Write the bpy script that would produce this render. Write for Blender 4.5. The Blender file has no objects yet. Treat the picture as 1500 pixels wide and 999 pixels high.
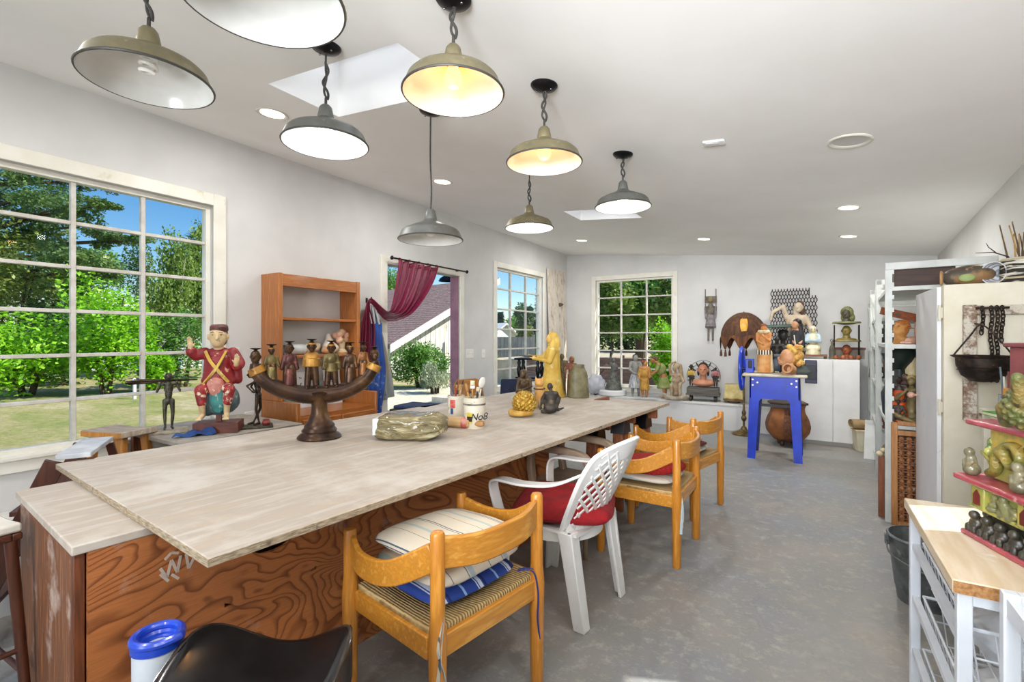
import bpy, bmesh, math, random
from mathutils import Vector, Matrix, Euler, noise
random.seed(7)
SC = bpy.context.scene
COL = SC.collection
PI = math.pi
R = math.radians
# ------------------------------------------------------------------ measuring helpers: photo pixel + a known plane -> point in the room
CA, SA, F, EYE, HOR = math.cos(R(31.7)), math.sin(R(31.7)), 704.0, 1.32, 494.0
def dirx(x):
    r = (x-750)/F
    return r*CA-SA, r*SA+CA
def att(x, y, t):
    dx, dy = dirx(x); return Vector((dx*t, dy*t, EYE-(y-HOR)/F*t))
def onz(x, y, z): return att(x, y, F*(EYE-z)/(y-HOR))
def onX(x, y, X): return att(x, y, X/dirx(x)[0])
def onY(x, y, Y): return att(x, y, Y/dirx(x)[1])
def zceil(X): return EYE+1.1307-.0924*X
def onceil(x, y):
    dx, dy = dirx(x); h = (HOR-y)/F
    return att(x, y, 1.1307/(h+.0924*dx))
def depth(p): return -p[0]*SA+p[1]*CA
def face_cam(p): return math.atan2(-p[0], p[1])
# ------------------------------------------------------------------ objects
def thing(name, label, cat, loc=(0,0,0), rz=0, group=None, rot=None):
    o = bpy.data.objects.new(name, None); COL.objects.link(o)
    o.empty_display_size = .05
    o.location = loc; o.rotation_euler = rot if rot else (0,0,rz)
    o['label'] = label; o['category'] = cat
    if group: o['group'] = group
    return o
def tag(o, label, cat, group=None, kind=None):
    o['label'] = label; o['category'] = cat
    if group: o['group'] = group
    if kind: o['kind'] = kind
    return o
def structure(o): o['kind'] = 'structure'; return o
def copy_tree(o, parent=None):
    c = o.copy(); COL.objects.link(c)
    if parent: c.parent = parent
    for ch in list(o.children): copy_tree(ch, c)
    return c
# ------------------------------------------------------------------ mesh builder
class MB:
    def __init__(s): s.bm = bmesh.new()
    def _faces(s, vs, fs):
        v = [s.bm.verts.new(p) for p in vs]
        for f in fs:
            try: s.bm.faces.new([v[i] for i in f])
            except ValueError: pass
        return s
    def box(s, x0, x1, y0, y1, z0, z1, m=None):
        vs = [Vector(p) for p in ((x0,y0,z0),(x1,y0,z0),(x1,y1,z0),(x0,y1,z0),(x0,y0,z1),(x1,y0,z1),(x1,y1,z1),(x0,y1,z1))]
        if m is not None: vs = [m @ v for v in vs]
        return s._faces(vs, ((3,2,1,0),(4,5,6,7),(0,1,5,4),(1,2,6,5),(2,3,7,6),(3,0,4,7)))
    def cbox(s, c, sx, sy, sz, rot=None):
        m = Matrix.Translation(c) @ (Euler(rot).to_matrix().to_4x4() if rot else Matrix())
        return s.box(-sx/2, sx/2, -sy/2, sy/2, -sz/2, sz/2, m)
    def cyl(s, p1, p2, r1, r2=None, n=16, cap=True):
        r2 = r1 if r2 is None else r2
        p1, p2 = Vector(p1), Vector(p2); d = (p2-p1).normalized()
        q = d.to_track_quat('Z', 'Y'); vs = []; fs = []
        for p, r in ((p1, r1), (p2, r2)):
            for i in range(n):
                a = 2*PI*i/n; vs.append(p+q @ Vector((r*math.cos(a), r*math.sin(a), 0)))
        for i in range(n): fs.append((i, (i+1)%n, n+(i+1)%n, n+i))
        if cap: fs += [tuple(range(n-1,-1,-1)), tuple(range(n, 2*n))]
        return s._faces(vs, fs)
    def tube(s, pts, r, n=8, closed=False):
        pts = [Vector(p) for p in pts]; k = len(pts); vs = []; fs = []
        rr = r if isinstance(r, (list, tuple)) else [r]*k
        up = None
        for i, p in enumerate(pts):
            a = pts[(i-1)%k] if (closed or i > 0) else p
            b = pts[(i+1)%k] if (closed or i < k-1) else p
            d = (b-a).normalized()
            if up is None:
                up = Vector((0,0,1)) if abs(d.z) < .9 else Vector((1,0,0))
            u = (up-d*up.dot(d)).normalized(); w = d.cross(u); up = u
            for j in range(n):
                t = 2*PI*j/n; vs.append(p+(u*math.cos(t)+w*math.sin(t))*rr[i])
        m = k if closed else k-1
        for i in range(m):
            for j in range(n):
                a, b = i*n, ((i+1)%k)*n
                fs.append((a+j, a+(j+1)%n, b+(j+1)%n, b+j))
        if not closed: fs += [tuple(range(n-1,-1,-1)), tuple(range((k-1)*n, k*n))]
        return s._faces(vs, fs)
    def strip(s, pts, sides, h, th, up=(0,0,1)):
        """a flat board swept along pts: h along up, th across; sides ignored"""
        pts = [Vector(p) for p in pts]; k = len(pts); vs = []; fs = []
        upv = Vector(up)
        hh = h if isinstance(h, (list, tuple)) else [h]*k
        for i, p in enumerate(pts):
            a, b = pts[max(i-1,0)], pts[min(i+1,k-1)]
            d = (b-a).normalized(); u = (upv-d*upv.dot(d)).normalized(); w = d.cross(u)
            for su, sw in ((-1,-1),(1,-1),(1,1),(-1,1)):
                vs.append(p+u*su*hh[i]/2+w*sw*th/2)
        for i in range(k-1):
            for j in range(4):
                fs.append((i*4+j, i*4+(j+1)%4, i*4+4+(j+1)%4, i*4+4+j))
        fs += [(3,2,1,0), tuple(range((k-1)*4, k*4))]
        return s._faces(vs, fs)
    def lathe(s, prof, c=(0,0,0), n=32, m=None, sx=1, sy=1, cap=True):
        if abs(prof[0][0]-prof[-1][0]) < 1e-6 and abs(prof[0][1]-prof[-1][1]) < 1e-6: cap = False
        vs = []; fs = []; c = Vector(c); k = len(prof)
        for r, z in prof:
            for i in range(n):
                a = 2*PI*i/n; p = Vector((r*math.cos(a)*sx, r*math.sin(a)*sy, z))+c
                vs.append(m @ p if m is not None else p)
        for j in range(k-1):
            for i in range(n): fs.append((j*n+i, j*n+(i+1)%n, (j+1)*n+(i+1)%n, (j+1)*n+i))
        if cap and prof[0][0] > 1e-6: fs.append(tuple(range(n-1,-1,-1)))
        if cap and prof[-1][0] > 1e-6: fs.append(tuple(range((k-1)*n, k*n)))
        s._faces(vs, fs); return s
    def open_lathe(s, prof, th, c=(0,0,0), n=32, m=None):
        """thin shell: outer profile up, inner back"""
        inner = [(max(r-th, 0), z) for r, z in reversed(prof)]
        return s.lathe(prof+inner, c, n, m, cap=False)
    def prism(s, poly, a, b, m=None):
        """poly in local xz, extruded along y from a to b"""
        n = len(poly)
        vs = [Vector((x, a, z)) for x, z in poly]+[Vector((x, b, z)) for x, z in poly]
        if m is not None: vs = [m @ v for v in vs]
        fs = [tuple(range(n)), tuple(range(2*n-1, n-1, -1))]
        fs += [(i, (i+1)%n, n+(i+1)%n, n+i) for i in range(n)]
        return s._faces(vs, fs)
    def ball(s, c, rx, ry=None, rz=None, n=16, m=None):
        ry = ry or rx; rz = rz or rx; k = max(6, n//2)
        return s.lathe([(math.sin(PI*j/k) if 0 < j < k else 1e-7, -math.cos(PI*j/k)) for j in range(k+1)], (0,0,0), n,
                       (Matrix.Translation(c) @ (m if m is not None else Matrix()) @ Matrix.Diagonal((rx,ry,rz,1))))
    def grid(s, f, nu, nv, th=0):
        """surface f(u,v) u,v in 0..1, with thickness along -normal if th"""
        P = [[Vector(f(i/nu, j/nv)) for j in range(nv+1)] for i in range(nu+1)]
        vs = [p for row in P for p in row]; fs = []
        W = nv+1
        for i in range(nu):
            for j in range(nv): fs.append((i*W+j, (i+1)*W+j, (i+1)*W+j+1, i*W+j+1))
        if th:
            N = len(vs); back = []
            for i in range(nu+1):
                for j in range(nv+1):
                    du = P[min(i+1,nu)][j]-P[max(i-1,0)][j]; dv = P[i][min(j+1,nv)]-P[i][max(j-1,0)]
                    nn = du.cross(dv)
                    nn = nn.normalized() if nn.length > 1e-12 else Vector((0,0,1))
                    back.append(P[i][j]-nn*th)
            vs += back
            fs += [tuple(N+k for k in reversed(f)) for f in fs[:]]
            rim = [i*W for i in range(nu+1)]+[nu*W+j for j in range(1, nv+1)]+[i*W+nv for i in range(nu-1,-1,-1)]+[j for j in range(nv-1,0,-1)]
            for a, b in zip(rim, rim[1:]+rim[:1]): fs.append((b, a, N+a, N+b))
        return s._faces(vs, fs)
    def build(s, name, mat, parent=None, loc=None, rot=None, bevel=0, sharp=35, seg=2, sub=0):
        bmesh.ops.recalc_face_normals(s.bm, faces=s.bm.faces[:])
        me = bpy.data.meshes.new(name); s.bm.to_mesh(me); s.bm.free()
        return finish(name, me, mat, parent, loc, rot, bevel, sharp, seg, sub)
def finish(name, me, mat, parent=None, loc=None, rot=None, bevel=0, sharp=35, seg=2, sub=0):
    for p in me.polygons: p.use_smooth = True
    if sharp < 179: me.set_sharp_from_angle(angle=R(sharp))
    for m in (mat if isinstance(mat, (list, tuple)) else [mat]): me.materials.append(m)
    o = bpy.data.objects.new(name, me); COL.objects.link(o)
    if parent: o.parent = parent
    if loc is not None: o.location = loc
    if rot is not None: o.rotation_euler = rot
    if bevel:
        b = o.modifiers.new('bevel', 'BEVEL'); b.width = bevel; b.segments = seg; b.limit_method = 'ANGLE'; b.angle_limit = R(40)
    if sub:
        b = o.modifiers.new('sub', 'SUBSURF'); b.levels = b.render_levels = sub
    return o
def blob(name, prims, mat, parent=None, vox=.006, s=1.0, sm=3, loc=None, rot=None, off=(0,0,0)):
    """one continuous modelled body: rounded limbs and masses fused by a voxel remesh"""
    mb = MB(); O = Vector(off)
    for p in prims:
        k = p[0]; a = p[1:]
        if k in ('c', 'k'):
            p1, r1, p2, r2 = (Vector(a[0:3])+O)*s, a[3]*s, (Vector(a[4:7])+O)*s, a[7]*s
            if (p2-p1).length < 1e-6: p2 = p1+Vector((0,0,1e-4))
            mb.cyl(p1, p2, r1, r2, 14)
            if k == 'c': mb.ball(p1, r1, n=14); mb.ball(p2, r2, n=14)
        elif k == 'e':
            rt = Euler([R(v) for v in a[6:9]]).to_matrix().to_4x4() if len(a) > 6 else Matrix()
            mb.ball((Vector(a[0:3])+O)*s, a[3]*s, a[4]*s, a[5]*s, 18, rt)
        elif k == 'b':
            rt = [R(v) for v in a[6:9]] if len(a) > 6 else None
            mb.cbox((Vector(a[0:3])+O)*s, a[3]*s, a[4]*s, a[5]*s, rt)
    o = mb.build(name, mat, parent, loc, rot, sharp=180)
    m = o.modifiers.new('fuse', 'REMESH'); m.mode = 'VOXEL'; m.voxel_size = vox; m.use_smooth_shade = True
    if sm:
        m = o.modifiers.new('smooth', 'SMOOTH'); m.factor = .5; m.iterations = sm
    return o
# ------------------------------------------------------------------ materials
def C(h):
    h = h.lstrip('#'); v = [int(h[i:i+2], 16)/255 for i in (0,2,4)]
    return tuple(((x+.055)/1.055)**2.4 if x > .04045 else x/12.92 for x in v)+(1,)
MATS = {}
class NT:
    def __init__(s, name):
        s.m = bpy.data.materials.new(name); s.m.use_nodes = True; s.t = s.m.node_tree; s.t.nodes.clear()
        s.out = s.n('ShaderNodeOutputMaterial'); s.b = s.n('ShaderNodeBsdfPrincipled'); s.l(s.b.outputs[0], s.out.inputs[0])
        tc = s.n('ShaderNodeTexCoord'); s.co = tc.outputs['Object']; s.uv = tc.outputs['UV']
    def n(s, typ, **kw):
        x = s.t.nodes.new(typ)
        for k, v in kw.items():
            if hasattr(x, k): setattr(x, k, v)
            else: x.inputs[k].default_value = v
        return x
    def l(s, a, b): s.t.links.new(a, b)
    def map(s, scale=(1,1,1), rot=(0,0,0), loc=(0,0,0), src=None):
        x = s.n('ShaderNodeMapping'); x.inputs['Scale'].default_value = scale; x.inputs['Rotation'].default_value = rot; x.inputs['Location'].default_value = loc
        s.l(src or s.co, x.inputs[0]); return x.outputs[0]
    def noise(s, vec, scale, detail=4, rough=.55, dist=0):
        x = s.n('ShaderNodeTexNoise'); x.inputs['Scale'].default_value = scale; x.inputs['Detail'].default_value = detail
        x.inputs['Roughness'].default_value = rough; x.inputs['Distortion'].default_value = dist
        s.l(vec, x.inputs['Vector']); return x.outputs['Fac']
    def ramp(s, fac, stops, interp='LINEAR'):
        x = s.n('ShaderNodeValToRGB'); e = x.color_ramp.elements; x.color_ramp.interpolation = interp
        while len(e) < len(stops): e.new(.5)
        for i, (p, c) in enumerate(stops):
            e[i].position = p; e[i].color = c if len(c) == 4 else tuple(c)+(1,)
        s.l(fac, x.inputs[0]); return x.outputs[0]
    def mix(s, fac, a, b):
        x = s.n('ShaderNodeMix'); x.data_type = 'RGBA'
        for v, k in ((fac, 0), (a, 6), (b, 7)):
            if hasattr(v, 'node'): s.l(v, x.inputs[k])
            else: x.inputs[k].default_value = v
        return x.outputs[2]
    def math(s, op, a, b=None):
        x = s.n('ShaderNodeMath'); x.operation = op
        for v, k in ((a, 0), (b, 1)):
            if v is None: continue
            if hasattr(v, 'node'): s.l(v, x.inputs[k])
            else: x.inputs[k].default_value = v
        return x.outputs[0]
    def bump(s, h, strength=.3, dist=.01):
        x = s.n('ShaderNodeBump'); x.inputs['Strength'].default_value = strength; x.inputs['Distance'].default_value = dist
        s.l(h, x.inputs['Height']); s.l(x.outputs[0], s.b.inputs['Normal'])
    def color(s, c):
        if hasattr(c, 'node'): s.l(c, s.b.inputs['Base Color'])
        else: s.b.inputs['Base Color'].default_value = c
    def set(s, **kw):
        for k, v in kw.items():
            i = s.b.inputs[k.replace('_', ' ')]
            if hasattr(v, 'node'): s.l(v, i)
            else: i.default_value = v
def M(c1, c2=None, scale=8, rough=.6, metal=0, bump=0, bscale=None, lo=.38, hi=.62, stretch=(1,1,1), wear=None, wscale=14, wlo=.6, whi=.66, coat=0, c3=None, name=None):
    key = (c1, c2, scale, rough, metal, bump, bscale, lo, hi, stretch, wear, wscale, wlo, whi, coat, c3)
    if key in MATS: return MATS[key]
    t = NT(name or 'finish_'+c1.lstrip('#'))
    v = t.map(stretch)
    if c2 or bump:
        n = t.noise(v, scale)
    if c2:
        st = [(lo, C(c1)), (hi, C(c2))]
        if c3: st = [(lo, C(c1)), ((lo+hi)/2, C(c2)), (hi, C(c3))]
        c = t.ramp(n, st)
    else: c = C(c1)
    if wear:
        w = t.noise(t.map((1,1,1), loc=(3,5,7)), wscale, 6, .65)
        c = t.mix(t.ramp(w, [(wlo, (0,0,0,1)), (whi, (1,1,1,1))]), c, C(wear))
    t.color(c); t.set(Roughness=rough, Metallic=metal)
    if coat: t.set(Coat_Weight=coat, Coat_Roughness=.1)
    if bump: t.bump(t.noise(v, bscale or scale*3, 5), bump)
    MATS[key] = t.m
    return t.m
def wood(c1, c2, axis='x', scale=10, ratio=14, rough=.45, c3=None, wear=None, wscale=9, wlo=.58, whi=.7, coat=0, bump=.06):
    st = {'x': (1, ratio, ratio), 'y': (ratio, 1, ratio), 'z': (ratio, ratio, 1)}[axis]
    return M(c1, c2, scale/ratio*4, rough, 0, bump, None, .32, .68, st, wear, wscale, wlo, whi, coat, c3)
def wood_rings(name, c1, c2, stretch, rings=14, nscale=1.3, rough=.45, wear=None, wscale=5, wlo=.55, whi=.68):
    """rotary-cut plywood: contour-like cathedral grain"""
    t = NT(name)
    n = t.noise(t.map(stretch), nscale, 3, .45, .6)
    k = t.math('FRACT', t.math('MULTIPLY', n, rings))
    base = t.ramp(k, [(0, C(c1)), (.55, C(c1)), (.9, C(c2)), (1, C(c1))])
    fine = t.noise(t.map(tuple(x*(1 if x == min(stretch) else 14) for x in stretch)), 12, 3)
    base = t.mix(t.math('MULTIPLY', t.ramp(fine, [(.35, (0,0,0,1)), (.7, (1,1,1,1))]), .35), base, C(c2))
    if wear:
        w = t.noise(t.map((1,1,1), loc=(2,1,4)), wscale, 8, .72)
        base = t.mix(t.math('MULTIPLY', t.ramp(w, [(wlo, (0,0,0,1)), (whi, (1,1,1,1))]), .75), base, C(wear))
    t.color(base); t.set(Roughness=rough); t.bump(k, .08, .003)
    return t.m
def emissive(name, col, strength):
    t = NT(name); t.color(C(col)); t.set(Emission_Color=C(col), Emission_Strength=strength); return t.m
def stripes(name, base, cols, axis=0, freq=10, rough=.85, rot=(0,0,0)):
    """woven stripes: cols = [(start, end, colour)] within one repeat"""
    t = NT(name)
    sx = t.n('ShaderNodeSeparateXYZ'); t.l(t.map((1,1,1), rot), sx.inputs[0])
    f = t.math('FRACT', t.math('MULTIPLY', t.math('ADD', sx.outputs[axis], 10), freq))
    c = C(base)
    for a, b, col in cols:
        m = t.math('MULTIPLY', t.math('GREATER_THAN', f, a), t.math('LESS_THAN', f, b))
        c = t.mix(m, c, C(col))
    t.color(c); t.set(Roughness=rough)
    t.bump(t.noise(t.map((1,1,1)), 220, 2), .15, .002)
    return t.m
# ================================================================== THE SETTING
XL, YB, YF, XO = -3.67, 7.8, -2.2, -3.79          # left wall, back wall, wall behind the camera, outer face of left wall
WALL = M('#d3d2cf', '#cdccc9', 3, .75, bump=.04, bscale=30)
CEIL = M('#f2f1ee', '#eeede9', 2, .7, bump=.03, bscale=25)
TRIM = M('#e6e3d8', '#dedacc', 6, .45, wear='#cfc7ae', wscale=7, wlo=.62, whi=.72)
WHITE = M('#e4e4e2', '#dadad6', 5, .45)
SASH = M('#cfccc4', '#bdb8ac', 12, .5)

def slab(name, u, v, holes, fn, mat, parent=None):
    """a wall with openings: cells over u x v, fn(u, v, k) -> point, k=0 room face, k=1 outer face"""
    us = sorted(set(list(u)+[h[0] for h in holes]+[h[1] for h in holes]))
    vs = sorted(set(list(v)+[h[2] for h in holes]+[h[3] for h in holes]))
    keep = lambda i, j: 0 <= i < len(us)-1 and 0 <= j < len(vs)-1 and not any(
        h[0]-1e-6 <= us[i] and us[i+1] <= h[1]+1e-6 and h[2]-1e-6 <= vs[j] and vs[j+1] <= h[3]+1e-6 for h in holes)
    bm = bmesh.new(); V = {}
    def vert(i, j, k):
        if (i,j,k) not in V: V[i,j,k] = bm.verts.new(fn(us[i], vs[j], k))
        return V[i,j,k]
    for i in range(len(us)-1):
        for j in range(len(vs)-1):
            if not keep(i, j): continue
            bm.faces.new([vert(i,j,0), vert(i+1,j,0), vert(i+1,j+1,0), vert(i,j+1,0)])
            bm.faces.new([vert(i,j,1), vert(i,j+1,1), vert(i+1,j+1,1), vert(i+1,j,1)])
            for di, dj, a, b in ((-1,0,(0,0),(0,1)), (1,0,(1,0),(1,1)), (0,-1,(0,0),(1,0)), (0,1,(0,1),(1,1))):
                if not keep(i+di, j+dj):
                    bm.faces.new([vert(i+a[0],j+a[1],0), vert(i+b[0],j+b[1],0), vert(i+b[0],j+b[1],1), vert(i+a[0],j+a[1],1)])
    mb = MB(); mb.bm.free(); mb.bm = bm
    return structure(mb.build(name, mat, parent, sharp=20))

W1 = (-.55, 1.82, .67, 2.27); D1 = (3.50, 4.70, -.12, 2.07); W2 = (5.53, 6.88, .58, 2.29); W3 = (-3.12, -1.83, .50, 2.29); W4 = (-2.9, -.3, .9, 2.1)
slab('wall_left', (YF-.2, YB+.2), (-.12, 3.0), [W1, D1, W2], lambda y, z, k: (XO if k else XL, y, z), WALL)
slab('wall_back', (XL-.1, 1.7), (-.12, 3.0), [W3], lambda x, z, k: (x, YB+.17*k, z), WALL)
slab('wall_front', (XL-.1, 1.4), (-.12, 3.0), [W4], lambda x, z, k: (x, YF-.17*k, z), WALL)
xr = lambda y: 1.35+.0717*(y-7.77)
W7 = (1.72, 2.56, 1.15, 1.75)
slab('wall_right', (YF-.2, YB+.3), (-.12, 3.0), [W7], lambda y, z, k: (xr(y)+.17*k, y, z), WALL)
# ceiling: slopes down to the right, three skylight shafts cut through it
def hole(*px):
    p = [onceil(*q) for q in px]; xs = sorted(q.x for q in p); ys = sorted(q.y for q in p); n = len(p)//2
    return (sum(xs[:n])/n, sum(xs[n:])/n, sum(ys[:n])/n, sum(ys[n:])/n)
S1 = hole((394,124.4), (574,62.4), (500.7,172.4), (680,127))
S2 = hole((803,309), (870,322), (962,318), (900,307))
slab('ceiling', (XL-.18, 1.7), (YF-.2, YB+.2), [S1, S2], lambda x, y, k: (x, y, zceil(x)+.42*k), CEIL)
# floor: worn grey painted concrete
t = NT('painted_concrete')
n1 = t.noise(t.map(), 1.1, 5, .6); n2 = t.noise(t.map((1,1,1), loc=(4,4,0)), 13, 10, .78); n3 = t.noise(t.map((1,5,1), (0,0,.5)), 26, 6, .7)
base = t.ramp(n1, [(.34, C('#80868c')), (.5, C('#88887f' if False else '#8a8985')), (.64, C('#968f86'))])
base = t.mix(t.math('MULTIPLY', t.ramp(n2, [(.50, (0,0,0,1)), (.70, (1,1,1,1))]), .75), base, C('#bcb8ae'))
base = t.mix(t.math('MULTIPLY', t.ramp(n3, [(.60, (0,0,0,1)), (.68, (1,1,1,1))]), .55), base, C('#c3bfb5'))
vo = t.n('ShaderNodeTexVoronoi'); vo.feature = 'DISTANCE_TO_EDGE'; vo.inputs['Scale'].default_value = .9
wv = t.n('ShaderNodeVectorMath'); wv.operation = 'ADD'; nz = t.n('ShaderNodeTexNoise'); nz.inputs['Scale'].default_value = 1.6; nz.inputs['Detail'].default_value = 6
t.l(t.co, nz.inputs['Vector']); t.l(t.co, wv.inputs[0]); t.l(nz.outputs['Color'], wv.inputs[1]); t.l(wv.outputs[0], vo.inputs['Vector'])
crack = t.ramp(vo.outputs['Distance'], [(0, (1,1,1,1)), (.004, (0,0,0,1))])
base = t.mix(t.math('MULTIPLY', crack, .35), base, C('#75726b'))
t.color(base); t.set(Roughness=t.ramp(n2, [(.4, (.38,.38,.38,1)), (.66, (.7,.7,.7,1))])); t.bump(n2, .12, .01)
structure(MB().box(XO, 1.7, YF-.2, YB+.2, -.12, 0).build('floor', t.m))

def glass_mat():
    t = NT('window_glass'); t.t.nodes.remove(t.b)
    tr = t.n('ShaderNodeBsdfTransparent'); gl = t.n('ShaderNodeBsdfGlossy'); gl.inputs['Roughness'].default_value = .02
    gl.inputs['Color'].default_value = (.9,.95,1,1); tr.inputs['Color'].default_value = (.965,.975,.97,1)
    fr = t.n('ShaderNodeLayerWeight')
    mx = t.n('ShaderNodeMixShader'); t.l(t.math('ADD', t.math('MULTIPLY', t.math('POWER', fr.outputs['Facing'], 4), .3), .004), mx.inputs[0]); t.l(tr.outputs[0], mx.inputs[1]); t.l(gl.outputs[0], mx.inputs[2])
    t.l(mx.outputs[0], t.out.inputs[0]); return t.m
GLASS = glass_mat()
def window(name, ax, u0, u1, z0, z1, us, zs, P, trim=.085, bottom=.085, proud=.02, sill=True):
    """P(u, d, z): point d metres into the room from the wall face. Trim boards, sash bars, one pane part"""
    root = bpy.data.objects.new(name, None); COL.objects.link(root); structure(root)
    root.location = P((u0+u1)/2, 0, z0); inv = Matrix.Translation(-root.location)
    def bx(mb, a0, a1, d0, d1, c0, c1):
        p, q = P(a0, d0, c0), P(a1, d1, c1)
        mb.box(min(p.x,q.x), max(p.x,q.x), min(p.y,q.y), max(p.y,q.y), c0, c1, inv)
    m = MB()
    bx(m, u0-trim, u0, -.01, proud, z0-bottom, z1+trim); bx(m, u1, u1+trim, -.01, proud, z0-bottom, z1+trim)
    bx(m, u0, u1, -.01, proud, z1, z1+trim); bx(m, u0, u1, -.01, proud, z0-bottom, z0)
    m.build('window_trim', TRIM, root, bevel=.004)
    m = MB()
    for a in ((u0, u0+.03), (u1-.03, u1)): bx(m, a[0], a[1], -.09, -.03, z0, z1)
    for c in ((z0, z0+.035), (z1-.03, z1)): bx(m, u0+.03, u1-.03, -.09, -.03, c[0], c[1])
    m.build('sash_frame', TRIM, root, bevel=.003)
    m = MB()
    us = sorted(us)
    for u in us: bx(m, u-.012, u+.012, -.078, -.042, z0+.035, z1-.03)
    for z in zs:
        e = [u0+.03]+list(us)+[u1-.03]
        for a, b in zip(e, e[1:]):
            bx(m, a+(.012 if a != e[0] else 0), b-(.012 if b != e[-1] else 0), -.078, -.042, z-.011, z+.011)
    m.build('glazing_bars', SASH, root, bevel=.003)
    m = MB(); bx(m, u0+.02, u1-.02, -.062, -.058, z0+.02, z1-.02); m.build('window_pane', GLASS, root)
    if sill:
        m = MB(); bx(m, u0-.02, u1+.02, -.03, .035, z0-.018, z0+.004); m.build('window_sill', TRIM, root, bevel=.004)
    return root
PL = lambda u, d, z: Vector((XL+d, u, z)); PB = lambda u, d, z: Vector((u, YB-d, z)); PF = lambda u, d, z: Vector((u, YF+d, z))
rows = lambda z0, z1, n: [z0+(z1-z0)*k/n for k in range(1, n)]
window('window_1', 0, *W1, [1.412, 1.06, .68, .30, -.08, -.3], rows(.69, 2.26, 6), PL)
window('window_2', 0, *W2, [W2[0]+.45, W2[0]+.9], rows(.58, 2.29, 6), PL, trim=.075)
window('window_3', 1, *W3, [W3[0]+.43, W3[0]+.86], rows(.50, 2.29, 6), PB, trim=.075)
window('added_window', 2, *W4, [-2.25, -1.6, -.95], rows(.9, 2.1, 3), PF)  # unseen opening added behind the camera to let in more daylight
# door opening: white casing, mauve outer jamb, threshold
d = bpy.data.objects.new('door_1', None); COL.objects.link(d); structure(d)
m = MB(); m.box(XL-.01, XL+.02, D1[0]-.085, D1[0], 0, D1[3]+.085).box(XL-.01, XL+.02, D1[1], D1[1]+.085, 0, D1[3]+.085).box(XL-.01, XL+.02, D1[0], D1[1], D1[3], D1[3]+.085)
m.build('door_casing', TRIM, d, bevel=.004)
MB().box(XO-.01, XL-.01, D1[1]-.014, D1[1]+.02, -.1, D1[3]).build('mauve_jamb', M('#9a6f7c', '#8b6270', 9, .55), d, bevel=.003)['label'] = 'mauve painted door jamb'
MB().box(XO-.03, XL-.06, D1[0]-.01, D1[0]+.014, -.1, D1[3]).build('dark_jamb', M('#3a3836', '#2b2a29', 9, .5), d)
MB().box(XO-.08, XL, D1[0], D1[1], -.12, .012).build('threshold', M('#7a7670', '#66625c', 12, .5), d)
# skylight wells: a frame and a pane at the top of each
tf = NT('frosted_skylight'); tf.t.nodes.remove(tf.b); tr_ = tf.n('ShaderNodeBsdfTranslucent'); tr_.inputs[0].default_value = (1,1,1,1); tf.l(tr_.outputs[0], tf.out.inputs[0]); FROST = tf.m
def skylight(name, S):
    r = bpy.data.objects.new(name, None); COL.objects.link(r); structure(r)
    x0, x1, y0, y1 = S; z = lambda x: zceil(x)+.36
    m = MB(); w = .04
    def bar(a0, a1, b0, b1):
        mat = Matrix(((1,0,0,0),(0,1,0,0),(-.0924,0,1,0),(0,0,0,1)))
        zz = z(0); m.box(a0, a1, b0, b1, zz, zz+.045, mat)
    bar(x0-.001, x0+w, y0, y1); bar(x1-w, x1+.001, y0, y1); bar(x0+w, x1-w, y0, y0+w); bar(x0+w, x1-w, y1-w, y1)
    m.build('skylight_frame', M('#c9c9c8', '#bdbdbc', 5, .4), r, bevel=.004)
    m = MB(); m.box(x0+.01, x1-.01, y0+.01, y1-.01, z(0)+.046, z(0)+.052, Matrix(((1,0,0,0),(0,1,0,0),(-.0924,0,1,0),(0,0,0,1))))
    m.build('skylight_pane', FROST, r)
skylight('window_5', S1); skylight('window_6', S2)
mb = MB()
for k in (0, .4, .8): mb.box(-.02, .02, k-.01, k+.03, 0, .60)
structure(mb.build('window_7', TRIM, None, (xr(2.1)+.08, 1.73, 1.15)))
# low white benches under the windows
def bench(name, x0, x1, y0, y1, z, label):
    r = bpy.data.objects.new(name, None); COL.objects.link(r); r.location = (x0, y0, 0); structure(r)
    MB().box(0, x1-x0, 0, y1-y0, z-.03, z).build('bench_top', M('#d9d8d4', '#cfcdc6', 8, .5, wear='#b5b0a4', wscale=10), r, bevel=.004)
    MB().box(.012 if x0 > -3 else 0, x1-x0-.012, .012, y1-y0, 0, z-.03).build('bench_front', WALL, r)
bench('trim_1', XL, -3.22, YF, 1.22, .385, 'low white built-in bench')
bench('trim_2', XL, -.42, 7.40, YB, .375, 'low white built-in bench')
structure(MB().box(XL, XL+.012, 1.22, 3.41, 0, .09).box(XL, XL+.012, 4.66, 7.39, 0, .09).build('baseboard_left', TRIM))
# wall plates
def plate(name, label, cat, P, n, w=.07):
    o = thing(name, label, cat, P); h = .115
    MB().box(-.001, .006, -w/2, w/2, -h/2, h/2).build('cover_plate', M('#e8e6e0', None, rough=.35), o, bevel=.002)
    for i in range(n):
        y = (i-(n-1)/2)*.045
        if cat == 'socket':
            for k in (-.026, .026):
                s = MB().box(.005, .009, y-.017, y+.017, k-.014, k+.014).build('socket_face', M('#d9d6cd', None, rough=.4), o, bevel=.003)
                MB().box(.0085, .0098, y-.008, y-.005, k-.006, k+.006).box(.0085, .0098, y+.005, y+.008, k-.006, k+.006).build('slot', M('#3a3836', None), s)
        else:
            MB().box(.005, .012, y-.005, y+.005, -.012, .012).build('toggle', M('#dcd9d2', None, rough=.35), o, bevel=.002)
plate('light_switch', 'wide white triple light switch plate on the wall right of the doorway', 'switch', onX(688, 518, XL), 3, .16)
plate('light_switch', 'narrow white light switch plate nearest the left-wall back window', 'switch', onX(708, 518, XL), 1, .075)
plate('wall_outlet', 'white double socket low on the wall left of the wooden hutch', 'socket', onX(365, 614, XL), 1, .075)
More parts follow.
